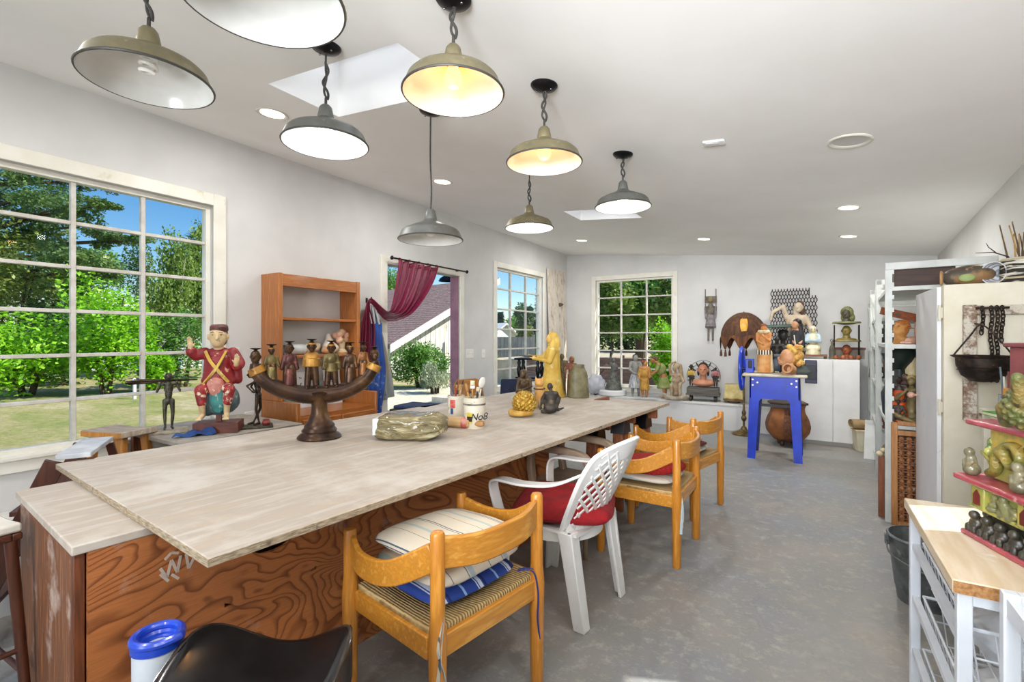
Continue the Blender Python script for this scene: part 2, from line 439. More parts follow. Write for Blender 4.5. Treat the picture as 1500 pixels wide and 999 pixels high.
plate('wall_outlet', 'small white socket plate on the wall behind the red seated statue', 'socket', onX(345, 520, XL), 1, .06)
# ================================================================== LIGHTS
def lamp(name, parent, loc, energy, col=(1,1,1), radius=.05, typ='POINT', size=.1, spread=None):
    L = bpy.data.lights.new(name, typ); L.energy = energy; L.color = col
    if typ == 'AREA':
        L.shape = 'DISK'; L.size = size
        if spread: L.spread = spread
    else: L.shadow_soft_size = radius
    o = bpy.data.objects.new(name, L); COL.objects.link(o); o.parent = parent; o.location = loc; return o
TILT = math.atan(.0924)
LENS_ON = emissive('lit_lens', '#fff8ec', 6.0)
CAN_W = 9; ADDED_FILL = 26
def downlight(p, label, on=True, r=.07, watts=None):
    o = thing('recessed_light', label, 'ceiling light', p, rot=(0, TILT, 0), group='recessed ceiling lights')
    MB().lathe([(r, .0), (r+.022, 0), (r+.024, -.004), (r+.016, -.009), (r, -.004), (r, 0)], n=36).build('trim_ring', M('#d8d4c8', None, rough=.4), o)
    if on:
        MB().lathe([(1e-6, -.0035), (r+.002, -.0035), (r+.002, -.001), (1e-6, -.001)], n=36).build('lens', LENS_ON, o)
        lamp('downlight_lamp', o, (0,0,-.03), CAN_W if watts is None else watts, (1,.985,.97), typ='AREA', size=.14)
    else:
        MB().lathe([(r+.002, -.002), (r*.9, .0008), (r*.55, .001), (1e-6, .0012)], n=36).build('baffle', M('#c9c8c4', None, rough=.5), o)
downlight(onceil(399,166), 'lit recessed light beside the large skylight, left end of the ceiling')
downlight(onceil(648,266), 'lit recessed light showing right of the lowest hanging pendant cord')
downlight(onceil(852,352), 'tiny lit recessed light just above the back-left corner of the room', watts=14)
downlight(onceil(1031,350), 'lit recessed light in the ceiling above the hanging wall figure', watts=14)
downlight(onceil(1243,304), 'lit recessed light right of the pendants, nearer of two in line', watts=14)
downlight(onceil(1243,346), 'lit recessed light closest to the back wall above the stacked heads sculpture', watts=14)
downlight(onceil(1245,206), 'unlit recessed light with pale baffle in the right half of the ceiling', False, .085)
for X, Y in ((-2.9,-.9), (-2.6,.35), (-.9,-1.2), (.25,-.6), (.35,.75)):  # extra downlights added out of view to brighten the room
    downlight((X, Y, zceil(X)), 'extra recessed ceiling light added out of the picture beside the camera', True)
p = onceil(1046, 208)
o = thing('ceiling_plate', 'small white rectangular blank plate on the ceiling right of the pendants', 'ceiling plate', p, rot=(0, TILT, 0))
MB().box(-.06, .06, -.035, .035, -.012, 0).build('plate_body', M('#e6e6e4', None, rough=.4), o, bevel=.004)
MB().box(-.045, .03, -.02, .02, -.0145, -.011).build('plate_cover', M('#dcdcda', None, rough=.4), o, bevel=.002)
# pendants
OUT = M('#857c5e', '#726a50', 14, .42, .35, wear='#8d8872', wscale=20)
OUTG = M('#6f706c', '#63645f', 14, .4, .4, wear='#7d7e78', wscale=20)
ENAMEL = M('#d9d9d4', '#cfcfc9', 6, .22, coat=.4)
BLACK = M('#17171a', '#0f0f11', 9, .35, .5)
CORD = M('#3d3a35', '#2f2d29', 40, .7)
RS = .183
shade_prof = [(RS, 0), (RS+.003, .004), (RS-.004, .012), (RS-.018, .046), (RS-.03, .058), (.11, .078), (.07, .094), (.045, .107), (.036, .118)]
def pendant(X, Y, z, label, bulb='on', col=(1,1,1), outer=None, slack='loop', watts=2):
    zc = zceil(X); o = thing('pendant_lamp', label, 'pendant lamp', (X, Y, z), group='enamel barn pendants over the table')
    outer = outer or OUT
    MB().open_lathe(shade_prof, .0022, n=48).build('shade', outer, o, sharp=50)
    lin = [(max(r-.0032, .001), zz) for r, zz in shade_prof[0:1]+shade_prof[2:]]
    MB().lathe([(RS-.001, -.0005)]+lin+[(1e-6, lin[-1][1])], n=48, cap=False).build('lining', ENAMEL, o, sharp=50)['label'] = 'white enamelled inside of the shade'
    MB().lathe([(RS+.004, .003), (RS+.002, .0065), (RS-.003, .004), (RS-.002, -.001), (RS+.002, -.001)]+[(RS+.004, .003)], n=48).build('rim', M('#3a3833', None, rough=.5), o)
    MB().lathe([(.034, .112), (.035, .125), (.027, .165), (.018, .176), (1e-6, .178)], n=24).build('socket_cap', outer, o)
    if bulb == 'spiral':
        b = [(.022*math.cos(a*.55), .022*math.sin(a*.55), .10-.0021*a) for a in range(0, 36)]
        MB().tube(b, .0065, 8).cyl((0,0,.10), (0,0,.118), .024, n=16).build('spiral_bulb', M('#eceae2', None, rough=.3), o)
    elif bulb:
        prof = [(1e-6, .018), (.02, .021), (.031, .036), (.033, .055), (.026, .08), (.016, .1), (.015, .115)]
        mt = M('#dfddd6', None, rough=.15) if bulb == 'off' else emissive('bulb_glow_%d' % round(col[2]*100), '#%02x%02x%02x' % tuple(round(255*min(1, c)) for c in col), 9)
        MB().lathe(prof, n=24).build('bulb', mt, o)
        if bulb == 'on': lamp('bulb_lamp', o, (0,0,.008), watts, col, .03)
    L = zc-z
    if slack == 'loop':                       # cord doubled into a knotted loop above the cap
        MB().tube([(0,0,.176), (0,.001,.21)], .006, 8).build('hook', CORD, o)
        pts = []
        for i in range(25):
            u = i/24; pts.append((.013*math.sin(u*9.5)*(1-u*.6), .009*math.cos(u*8), .205+u*.16))
        MB().tube(pts, .0055, 8).tube([(-a, b*.6, c+.006) for a, b, c in pts], .005, 8).build('cord_loop', CORD, o)
        MB().tube([(0,0,.36), (.002,0,L*.5+.2), (0,0,L)], .0045, 8).build('cord', CORD, o)
    else:
        MB().tube([(.004*math.sin(u*7), .002*math.sin(u*11), .176+(L-.176)*u) for u in [i/14 for i in range(15)]], .0045, 8).build('cord', CORD, o)
    c = MB().lathe([(.066, .0), (.066, -.006), (.058, -.016), (.03, -.026), (.008, -.03), (1e-6, -.031)], n=32).build('canopy', BLACK, o, loc=(0,0,L), rot=(0,TILT,0))
    for k in (-.04, .04): MB().ball((k,0,-.026), .005, n=10).build('screw', M('#8b8b8b', None, rough=.25, metal=1), c)
WARM = (1,.62,.24)
pendant(-1.10, .66, 2.115, 'biggest looking pendant cut off by the top edge, unlit pale inside', None)
pendant(-1.10, 1.375, 2.205, 'lit warm yellow pendant, larger of the two glowing amber', 'on', WARM, watts=1.2)
pendant(-1.10, 2.08, 2.17, 'lit warm yellow pendant, smaller of the two glowing amber', 'on', WARM, watts=1.2)
pendant(-1.06, 3.13, 2.19, 'grey pendant in the row end furthest right over the table', 'on', (1,.96,.88), OUTG, watts=1.6)
pendant(-1.83, .71, 2.15, 'unlit pendant with a white spiral bulb over the left window', 'spiral')
pendant(-1.837, 1.39, 2.18, 'cool white lit grey pendant hanging below the large skylight', 'on', (.95,.98,1), OUTG)
pendant(-1.845, 2.10, 1.877, 'lowest hanging grey pendant on a long straight cord above the doorway', 'off', outer=OUTG, slack='plain')
pendant(-1.815, 3.19, 2.15, 'smallest looking pendant hung at the far end by the second skylight', 'on', (1,.98,.95), OUT, watts=1.6)
# two unseen softboxes added behind the camera to brighten ceiling and far end
for sx_, sy_, sz_, tgt, en, spr, lb in ((-1.2, -1.5, 1.40, (-1.7, 3.3, 2.7), 36, 170, 'fill softbox added unseen behind the camera, aimed at the near ceiling'), (.06, -1.05, 1.75, (-1.1, 7.0, 2.75), 36, 74, 'fill softbox added unseen behind the camera, aimed down the room')):
    o = thing('added_fill_light', lb, 'added fill light', (sx_, sy_, 0)); aim = (Vector(tgt)-Vector((sx_, sy_, sz_))).normalized(); q = aim.to_track_quat('-Z', 'Y').to_euler()
    MB().cyl((0,0,.5),(0,0,sz_-.1),.014).build('pole', BLACK, o)
    for i in range(3):
        a = i*2.1; MB().cyl((0,0,.6),(.42*math.cos(a),.42*math.sin(a),.012),.011).build('leg', BLACK, o)
    MB().cyl((0,0,.16),(0,0,.02),.05,.07).box(-.45,.45,-.45,.45,-.02,-.015).build('softbox', BLACK, o, loc=(0,0,sz_), rot=q); MB().box(-.43,.43,-.43,.43,-.035,-.021).build('added_diffuser', WHITE, o, loc=(0,0,sz_), rot=q)
    L = lamp('added_fill_lamp', o, Vector((0,0,sz_))+aim*.05, en, (.95,.985,1.05), typ='AREA', size=.85, spread=R(spr)); L.rotation_euler = q
# ================================================================== SKY AND SUN
w = bpy.data.worlds.new('sky'); SC.world = w; w.use_nodes = True; nt = w.node_tree; nt.nodes.clear()
wo = nt.nodes.new('ShaderNodeOutputWorld'); bg = nt.nodes.new('ShaderNodeBackground'); sk = nt.nodes.new('ShaderNodeTexSky')
sk.sky_type = 'NISHITA'; sk.sun_disc = False; sk.sun_elevation = R(62); sk.sun_rotation = R(170); sk.air_density = 1.0; sk.dust_density = .3; sk.ozone_density = 2.5
hs = nt.nodes.new('ShaderNodeHueSaturation'); hs.inputs['Saturation'].default_value = 1.35; nt.links.new(sk.outputs[0], hs.inputs['Color']); nt.links.new(hs.outputs[0], bg.inputs[0]); bg.inputs[1].default_value = .145; nt.links.new(bg.outputs[0], wo.inputs[0])
sun = bpy.data.lights.new('sun', 'SUN'); sun.energy = 6.5; sun.angle = R(.6); sun.color = (1,.96,.88)
so = bpy.data.objects.new('sun', sun); COL.objects.link(so); so.rotation_euler = Vector((-1, -.42, -1.0)).to_track_quat('-Z', 'Y').to_euler()
SC.view_settings.view_transform = 'Standard'; SC.view_settings.look = 'None'; SC.view_settings.gamma = 1; SC.view_settings.use_curve_mapping = False
SC.view_settings.exposure = 0.2
SC.cycles.use_denoising = True
SC.cycles.max_bounces = 10; SC.cycles.diffuse_bounces = 6; SC.cycles.transparent_max_bounces = 16; SC.cycles.sample_clamp_indirect = 6
cam = bpy.data.cameras.new('camera'); co = bpy.data.objects.new('camera', cam); COL.objects.link(co)
cam.sensor_width = 36; cam.lens = 36*F/1500; cam.shift_y = -(499.5-HOR)/1500; cam.clip_start = .02; cam.clip_end = 300
co.location = (0,0,EYE); co.rotation_euler = (PI/2, 0, R(31.7)); SC.camera = co
# ================================================================== OUTSIDE
GZ = -.12
t = NT('dry_lawn')
a = t.noise(t.map((.55,1.3,1)), .9, 7, .66); b = t.noise(t.map((1,1,1), loc=(9,2,0)), 9, 8, .75)
base = t.ramp(a, [(.34, C('#7d8c44')), (.45, C('#a19f5e')), (.54, C('#b8a978')), (.66, C('#cdbf9c'))])
base = t.mix(t.math('MULTIPLY', t.ramp(b, [(.42, (0,0,0,1)), (.62, (1,1,1,1))]), .5), base, C('#6d7a3a'))
t.color(base); t.set(Roughness=.95); t.bump(b, .9, .05); LAWN = t.m
mb = MB(); mb.box(-70, XO, -40, 70, GZ-.3, GZ).box(XO, 40, YB+.17, 70, GZ-.3, GZ)
structure(mb.build('lawn', LAWN))
def leaf_mat(name, c1, c2, c3, sc=2.2):
    t = NT(name)
    n = t.noise(t.map(), sc, 4, .7)
    c = t.ramp(n, [(.34, C(c1)), (.5, C(c2)), (.66, C(c3))])
    t.color(c); t.set(Roughness=.5)
    tl = t.n('ShaderNodeBsdfTranslucent'); t.l(c, tl.inputs[0]); mx = t.n('ShaderNodeMixShader'); mx.inputs[0].default_value = .4
    t.l(t.b.outputs[0], mx.inputs[1]); t.l(tl.outputs[0], mx.inputs[2]); t.l(mx.outputs[0], t.out.inputs[0]); return t.m
LIME = leaf_mat('lime_leaves', '#4f8a10', '#8cc922', '#b9e64c'); MID = leaf_mat('mid_leaves', '#3d6b1c', '#66993a', '#9cc260')
DARK = leaf_mat('dark_leaves', '#28451f', '#466b34', '#7a9c55'); OLIVE = leaf_mat('olive_leaves', '#5f7a28', '#93a548', '#c2c876')
PINE = leaf_mat('pine_needles', '#3a5a34', '#62854a', '#a0b468', 1.2); BIRCH = leaf_mat('birch_leaves', '#48691f', '#7c9a3f', '#a9bf68')
PURPLE = leaf_mat('purple_leaves', '#4a3040', '#6d4a58', '#8d6a70'); SAGE = leaf_mat('sage_leaves', '#7d8a6a', '#a3ad8c', '#c9cfb2')
CONIFER = leaf_mat('conifer_needles', '#1d3340', '#2c4a4c', '#466a58')
BARK = M('#5b4c3c', '#443829', 14, .9, bump=.5, stretch=(3,3,1)); PALEBARK = M('#b9b0a2', '#8f8678', 14, .9, bump=.4, stretch=(1,1,3))
def leaves(mb, cx, cy, cz, rx, ry, rz, n, size, clumps=14, droop=0, flat=1.0, rnd=None):
    rnd = rnd or random
    n = int(n*1.9); size *= .66; cl = []
    for i in range(clumps):
        while True:
            p = Vector((rnd.uniform(-1,1), rnd.uniform(-1,1), rnd.uniform(-1,1)))
            if p.length < 1: break
        cl.append((p*.72, rnd.uniform(.30,.5)))
    bm = mb.bm
    for i in range(n):
        c, r = cl[rnd.randrange(clumps)]
        q = Vector((rnd.gauss(0,1), rnd.gauss(0,1), rnd.gauss(0,1))).normalized()*r*rnd.uniform(.55,1.05)
        p = c+q; P = Vector((cx+p.x*rx, cy+p.y*ry, cz+p.z*rz*flat))
        ax = Vector((rnd.gauss(0,1), rnd.gauss(0,1), rnd.gauss(0,.6)-droop)).normalized()
        nn = Vector((rnd.gauss(0,.7), rnd.gauss(0,.7), 1)).normalized()
        w = ax.cross(nn).normalized(); s = size*rnd.uniform(.6,1.3)
        v = [bm.verts.new(P-ax*s*.5), bm.verts.new(P+w*s*.26), bm.verts.new(P+ax*s*.5), bm.verts.new(P-w*s*.26)]
        bm.faces.new(v)
def bush(name, label, cat, x, t, ybase, ytop, wpx, mat, n, size, group=None, stems=4, clumps=16, droop=0, bark=BARK):
    """a shrub standing t metres in front of the lens"""
    p = att(x, HOR, t); z1 = EYE-(ytop-HOR)/F*t; z0 = EYE-(ybase-HOR)/F*t if ybase else GZ
    r = wpx/F*t/2; rnd = random.Random(int(x*7+ytop))
    o = thing(name, label, cat, (p.x, p.y, GZ), group=group)
    mb = MB(); h0 = max(z0-GZ, .05); h = z1-z0
    leaves(mb, 0, 0, h0+h/2, r, r*.85, h/2, n, size, clumps, droop, rnd=rnd)
    f = mb.build('foliage', mat, o, sharp=180)
    for i in range(stems):
        a = 2*PI*i/max(stems,1)+.4
        MB().tube([(.08*math.cos(a), .08*math.sin(a), -.05), (r*.22*math.cos(a), r*.2*math.sin(a), h0+h*.35), (r*.42*math.cos(a), r*.38*math.sin(a), h0+h*.75)], [.03*r+.01, .02*r+.008, .008*r], 6).build('stem' if stems > 1 else 'trunk', bark, o)
    return o
G = 'garden shrubs along the lawn edge'
bush('garden_shrub', 'lime green shrub in the lower left panes of the large window', 'shrub', 40, 11.8, None, 455, 210, LIME, 3600, .20, G, clumps=26)
bush('garden_shrub', 'brightest lime green tall shrub in the middle column of the large window', 'shrub', 155, 12.2, None, 392, 150, LIME, 3400, .19, G, clumps=26)
bush('garden_shrub', 'green shrub behind the small bronze bearer in the large window', 'shrub', 268, 14, 560, 445, 120, MID, 2600, .16, G, clumps=22)
bush('garden_shrub', 'low yellow green shrub at the right corner of the lawn', 'shrub', 222, 12.6, None, 500, 70, LIME, 1300, .16, G)
bush('garden_shrub', 'dark purple leaved shrub at the right edge of the large window', 'shrub', 322, 17, 520, 428, 70, PURPLE, 1500, .2, G)
bush('garden_shrub', 'olive green shrub with yellowish leaves above the lime shrubs', 'shrub', 12, 14.6, None, 325, 190, OLIVE, 4200, .22, G, clumps=30)
bush('garden_shrub', 'dark green shrub between the two lime shrubs of the hedge', 'shrub', 98, 14.5, None, 400, 130, DARK, 2400, .22, G, clumps=20)
bush('birch_tree', 'weeping pale green birch right of centre in the large window', 'tree', 255, 17.5, 500, 335, 95, BIRCH, 3600, .2, None, 1, 26, 1.6, PALEBARK)
bush('birch_tree', 'slim weeping birch with white trunk beside the palm', 'tree', 296, 19, 500, 318, 52, BIRCH, 2400, .2, None, 1, 22, 1.6, PALEBARK)
bush('garden_tree', 'bluish dark tree seen between pine branches and birch', 'tree', 195, 33, 470, 345, 60, DARK, 1700, .3, None, 1)
bush('garden_tree', 'rounded green tree behind the lime hedge in the large window', 'tree', 120, 21, 470, 345, 120, MID, 3000, .3, None, 1, 24)
bush('garden_tree', 'dark green tree at the far left behind the olive shrub', 'tree', -40, 20, 480, 300, 180, DARK, 3000, .34, None, 1, 24)
# the big pine: trunk and level branches carrying needle pads
p = att(-20, HOR, 15.5); o = thing('pine_tree', 'tall pine with level branches filling the upper left panes', 'tree', (p.x, p.y, GZ))
MB().tube([(0,0,-.1), (.1,0,3), (0,.1,7), (.1,0,10)], [.32,.27,.2,.1], 10).build('trunk', BARK, o)
rnd = random.Random(5); fb = MB(); bb = MB(); U = Vector((CA, SA, 0))
for (px, py, L) in ((30,262,60),(80,285,70),(120,262,60),(165,270,46),(60,320,60),(130,330,50),(20,350,60),(95,365,55),(165,352,40),(205,352,28),(120,385,60),(40,240,70),(-40,280,90),(70,215,70),(-10,310,70),(150,300,26),(150,395,40),(85,240,60),(10,285,70),(50,300,60),(110,300,50),(0,335,60),(70,345,60)):
    q = att(px, py, 15.5+rnd.uniform(-1.5,1.5))-Vector((p.x, p.y, GZ)); r = L/F*15.5/2
    leaves(fb, q.x, q.y, q.z, r*1.8, r*1.6, r*.75, 620, .19, 10, rnd=rnd)
    bb.tube([(0,0,q.z-.5), (q.x*.5, q.y*.5, q.z-.15), (q.x, q.y, q.z)], [.07,.05,.02], 6)
fb.build('foliage', PINE, o, sharp=180); bb.build('branches', BARK, o)
# palm
p = att(314, HOR, 21); o = thing('palm_tree', 'dark spiky palm crown at the right edge of the large window', 'palm', (p.x, p.y, GZ))
zc = EYE+(HOR-366)/F*21-GZ
MB().tube([(0,0,0), (.05,0,zc*.5), (0,0,zc-.1)], [.2,.16,.17], 9).build('trunk', BARK, o)
mb = MB()
for i in range(34):
    a = i*2.4; e = R(-35+(i*37)%110); L = 1.5
    dv = Vector((math.cos(a)*math.cos(e), math.sin(a)*math.cos(e), math.sin(e)))
    mid = Vector((0,0,zc))+dv*L*.6; tip = mid+Vector((dv.x*.6, dv.y*.6, dv.z*.2-.5))
    for k in range(9):
        u = .25+k*.09; b0 = Vector((0,0,zc)).lerp(mid, min(u*1.4, 1)) if u < .7 else mid.lerp(tip, (u-.7)/.35)
        sd = dv.cross(Vector((0,0,1))).normalized()
        for sg in (-1, 1): mb.tube([b0, b0+(sd*sg*.33+dv*.25-Vector((0,0,.08)))], [.016,.003], 4)
    mb.tube([(0,0,zc), mid, tip], [.03,.02,.006], 5)
mb.build('fronds', CONIFER, o)
# white house glimpsed through the leaves, with blue garden chair in front of the hedge gap
def gable_house(name, label, x, t, w, h, hz, dpt, mat, roof, rz, roofc='dark'):
    p = att(x, HOR, t); o = thing(name, label, 'house', (p.x, p.y, GZ), rz)
    MB().prism([(-w/2,0),(w/2,0),(w/2,h),(0,hz),(-w/2,h)], 0, dpt).build('wall', mat, o)
    m = MB()
    for sg in (-1, 1):
        n = Vector((-(hz-h)*sg, 0, -w/2)).normalized()*-.12
        a, b = Vector((sg*w*.58, 0, h-(hz-h)*.16)), Vector((0,0,hz+.02))
        for yy in (0,): 
            vs = [a+Vector((0,-.3,0)), b+Vector((0,-.3,0)), b+Vector((0,dpt+.3,0)), a+Vector((0,dpt+.3,0))]
            nn = Vector((0,0,.12)); m._faces([v+Vector((0,0,.02)) for v in vs]+[v+nn for v in vs], ((3,2,1,0),(4,5,6,7),(0,1,5,4),(1,2,6,5),(2,3,7,6),(3,0,4,7)))
    m.build('roof', roof, o); return o
WH = M('#dfe0e2', '#d2d3d6', 3, .7); RF = M('#8b8580', '#76716c', 20, .85)
gable_house('white_house', 'white house gable peeking through leaves at the far left of the window', 45, 26, 7, 3.0, 4.9, 6, WH, M('#cfcfcc', None, rough=.7), R(50))
gable_house('white_house', 'grey white shed wall behind the green shrub in the right panes', 235, 22, 5, 2.0, 3.0, 4, WH, M('#c9c9c6', None, rough=.7), R(60))
p = att(243, HOR, 16.4); o = thing('garden_chair', 'turquoise slatted garden chair seen through the large window', 'chair', (p.x, p.y, GZ), R(75))
TQ = M('#5fb3bd', '#4da0ac', 9, .6)
mb = MB()
for k in range(6): mb.box(-.3+k*.105, -.21+k*.105, .25, .28, .3, 1.05, Matrix.Rotation(-.2, 4, 'X'))
mb.build('backrest', TQ, o); MB().box(-.32,.32,-.35,.3,.36,.39).build('seat', TQ, o)
for sx in (-1,1):
    MB().box(sx*.36-.06, sx*.36+.06, -.38, .35, .6, .625).build('armrest', TQ, o)
    for yy in (-.34, .28): MB().box(sx*.34-.025, sx*.34+.025, yy-.03, yy+.03, 0, .6).build('leg', TQ, o)
p = att(197, HOR, 11.2); o = thing('garden_marker', 'short white marker post standing in the lawn before the hedge', 'post', (p.x, p.y, GZ))
MB().box(-.03,.03,-.03,.03,0,.42).build('post', WH, o, bevel=.006); MB().lathe([(.05,.42),(.05,.45),(.001,.5)], n=8).build('post_cap', WH, o)
# ---- barn beyond the doorway
def camv(a, b): return Vector((a*CA-b*SA, a*SA+b*CA, 0))
A = att(560, 511, 17.0); g = camv(.66, .75).normalized(); dd = camv(-.75, .66).normalized()
o = thing('barn', 'weathered white board barn with brown shingle roof beyond the doorway', 'barn', (A.x, A.y, GZ))
zA = A.z-GZ; hw, rise = 5.6, 2.85
t = NT('barn_boards'); gz = t.n('ShaderNodeSeparateXYZ'); t.l(t.map(rot=(0,0,-math.atan2(g.y, g.x))), gz.inputs[0])
fr = t.math('FRACT', t.math('MULTIPLY', gz.outputs[0], 4.2)); nn = t.noise(t.map((3,3,.35)), 5, 7, .7)
c = t.ramp(nn, [(.38, C('#e6e3da')), (.56, C('#d2cec2')), (.68, C('#8b8478'))])
c = t.mix(t.math('LESS_THAN', fr, .07), c, C('#4e4a44')); t.color(c); t.set(Roughness=.9); BOARDS = t.m
t = NT('brown_shingles'); sz = t.n('ShaderNodeSeparateXYZ'); t.l(t.co, sz.inputs[0])
row = t.math('FRACT', t.math('MULTIPLY', sz.outputs[2], 11)); nn = t.noise(t.map((1,1,2.4)), 9, 5, .7)
c = t.ramp(nn, [(.35, C('#6d5850')), (.5, C('#8a726a')), (.65, C('#a48d84'))])
c = t.mix(t.math('LESS_THAN', row, .16), c, C('#4b3d38')); t.color(c); t.set(Roughness=.9); SHING = t.m
def quadprism(mb, vs, off):
    mb._faces([Vector(v) for v in vs]+[Vector(v)+off for v in vs], [tuple(range(len(vs)-1,-1,-1)), tuple(range(len(vs),2*len(vs)))]+[(i,(i+1)%len(vs),len(vs)+(i+1)%len(vs),len(vs)+i) for i in range(len(vs))])
mb = MB(); k = .35
quadprism(mb, [g*k, g*hw, g*hw+Vector((0,0,zA+rise-.05)), g*k+Vector((0,0,zA+rise*k/hw-.05))], dd*11)
mb.build('walls', BOARDS, o)
mb = MB(); up = Vector((0,0,.16))
for s_ in (0,):
    a, b = g*s_+Vector((0,0,zA)), g*hw+Vector((0,0,zA+rise))
    quadprism(mb, [a-dd*.45, b-dd*.45, b+dd*11.4, a+dd*11.4], up)
mb.build('shingle_roof', SHING, o)
for s_ in (0,):
    mb = MB(); a, b = g*s_+Vector((0,0,zA-.13)), g*hw+Vector((0,0,zA+rise-.13))
    quadprism(mb, [a-dd*.49, b-dd*.49, b-dd*.49+Vector((0,0,.27)), a-dd*.49+Vector((0,0,.27))], dd*.05)
    mb.build('rake_board', M('#eceae4', '#dcd9d0', 6, .7), o)
q = att(653, 499, 21.0)-Vector((A.x, A.y, GZ)); s_ = q.dot(g); mb = MB()
wf = MB(); quadprism(wf, [g*(s_-.42)+Vector((0,0,1.05)), g*(s_+.42)+Vector((0,0,1.05)), g*(s_+.42)+Vector((0,0,1.85)), g*(s_-.42)+Vector((0,0,1.85))], -dd*.06)
f = wf.build('window', M('#e9e9e6', None, rough=.6), o)
wf = MB(); quadprism(wf, [g*(s_-.34)+Vector((0,0,1.13))-dd*.065, g*(s_+.34)+Vector((0,0,1.13))-dd*.065, g*(s_+.34)+Vector((0,0,1.77))-dd*.065, g*(s_-.34)+Vector((0,0,1.77))-dd*.065], -dd*.01)
wf.build('pane', M('#2f3b40', None, rough=.1), f)
t = NT('pale_gravel'); n_ = t.noise(t.map(), 14, 9, .8); t.color(t.ramp(n_, [(.35, C('#a9a183')), (.5, C('#d4ccb0')), (.65, C('#e9e4d2'))])); t.set(Roughness=.95); t.bump(n_, .6, .03)
structure(MB().box(-9.5, XO-.05, 5.0, 16, GZ, GZ+.015).build('gravel_yard', t.m))
bush('garden_shrub', 'rounded dense green bush in front of the barn', 'shrub', 616, 13.6, 566, 500, 98, MID, 4200, .13, None, 5, 30)
bush('garden_shrub', 'wispy silver green sage plant in front of the round bush', 'shrub', 637, 12.2, 578, 532, 62, SAGE, 1500, .09, None, 7, 16, -1.5)
bush('garden_tree', 'tree seen in the narrow gap left of the maroon curtain', 'tree', 568, 40, 480, 385, 56, MID, 1800, .3, None, 1)
p = onX(656, 410, -4.25); o = thing('outdoor_lamp', 'black gooseneck lamp shade outside at the top right of the doorway', 'lamp', (p.x, p.y, p.z))
MB().open_lathe([(.13,-.02),(.11,.02),(.05,.06),(.02,.09)], .003, n=24).build('lamp_shade', BLACK, o)
MB().tube([(0,0,.08), (0,0,.16), (.12,0,.2), (.25,0,.17), (XO-p.x+.0,0,.1)], .012, 8).build('lamp_arm', BLACK, o)
# ---- seen through the left wall's back window
t = NT('grey_fence_boards'); sx = t.n('ShaderNodeSeparateXYZ'); t.l(t.co, sx.inputs[0])
fr = t.math('FRACT', t.math('MULTIPLY', sx.outputs[0], 6)); nn = t.noise(t.map((2,2,.5)), 5, 6, .7)
c = t.mix(t.math('LESS_THAN', fr, .08), t.ramp(nn, [(.35, C('#8e9090')), (.65, C('#6d6f70'))]), C('#3a3a3a')); t.color(c); t.set(Roughness=.9)
p = att(745, HOR, 19); o = thing('fence', 'grey board fence seen low through the back window of the left wall', 'fence', (p.x, p.y, GZ), R(31.7))
MB().box(-2.2, 1.0, -.02, .02, .05, 1.45).build('fence_boards', t.m, o)
for x in (-2.2, -.6, 1.0): MB().box(x-.05, x+.05, .02, .12, 0, 1.55).build('fence_post', M('#85827c', None, rough=.9), o)
gable_house('white_house', 'small white gabled house behind the grey fence', 738, 30, 3.4, 1.1, 2.2, 5, WH, M('#d5d8dc', None, rough=.6), R(75))
bush('garden_tree', 'green tree above the fence through the left wall back window', 'tree', 748, 36, 540, 476, 60, MID, 1700, .4, None, 1)
bush('garden_tree', 'dark green rounded tree right of the small gabled house', 'tree', 772, 28, 545, 458, 46, DARK, 1900, .32, None, 1)
bush('garden_shrub', 'yellow green tree top beside the tall dark conifer', 'tree', 786, 24, 520, 462, 34, OLIVE, 1100, .25, None, 1)
bush('garden_shrub', 'lime green shrub low beside the grey fence', 'shrub', 727, 17, None, 520, 18, LIME, 600, .18)
def conifer(x, t, ytop, wpx, label):
    p = att(x, HOR, t); H = EYE+(HOR-ytop)/F*t-GZ; r = wpx/F*t/2; o = thing('conifer_tree', label, 'tree', (p.x, p.y, GZ)); mb = MB(); rnd = random.Random(int(x))
    for i in range(1900):
        u = rnd.random()**1.4; tier = (1-((u*9) % 1)*.45); rr = r*(1-u)*tier; a = rnd.uniform(0, 2*PI); q = rr*rnd.uniform(.5,1)
        P = Vector((q*math.cos(a), q*math.sin(a), H*(.12+.88*u)-q*.25)); ax = Vector((math.cos(a), math.sin(a), -.3)).normalized(); w = Vector((-math.sin(a), math.cos(a), 0))
        s = .018*t; mb._faces([P-ax*s*.5, P+w*s*.22, P+ax*s*.6, P-w*s*.22], [(0,1,2,3)])
    mb.build('foliage', CONIFER, o, sharp=180); MB().tube([(0,0,0),(0,0,H*.5),(0,0,H*.97)], [r*.12,r*.07,.02], 7).build('trunk', BARK, o)
conifer(793, 26, 396, 40, 'tall dark conifer cut by the right edge of the left wall back window')
conifer(733, 60, 458, 16, 'small distant conifer left of its pair on the horizon')
conifer(757, 60, 455, 14, 'small distant conifer right of its pair on the horizon')
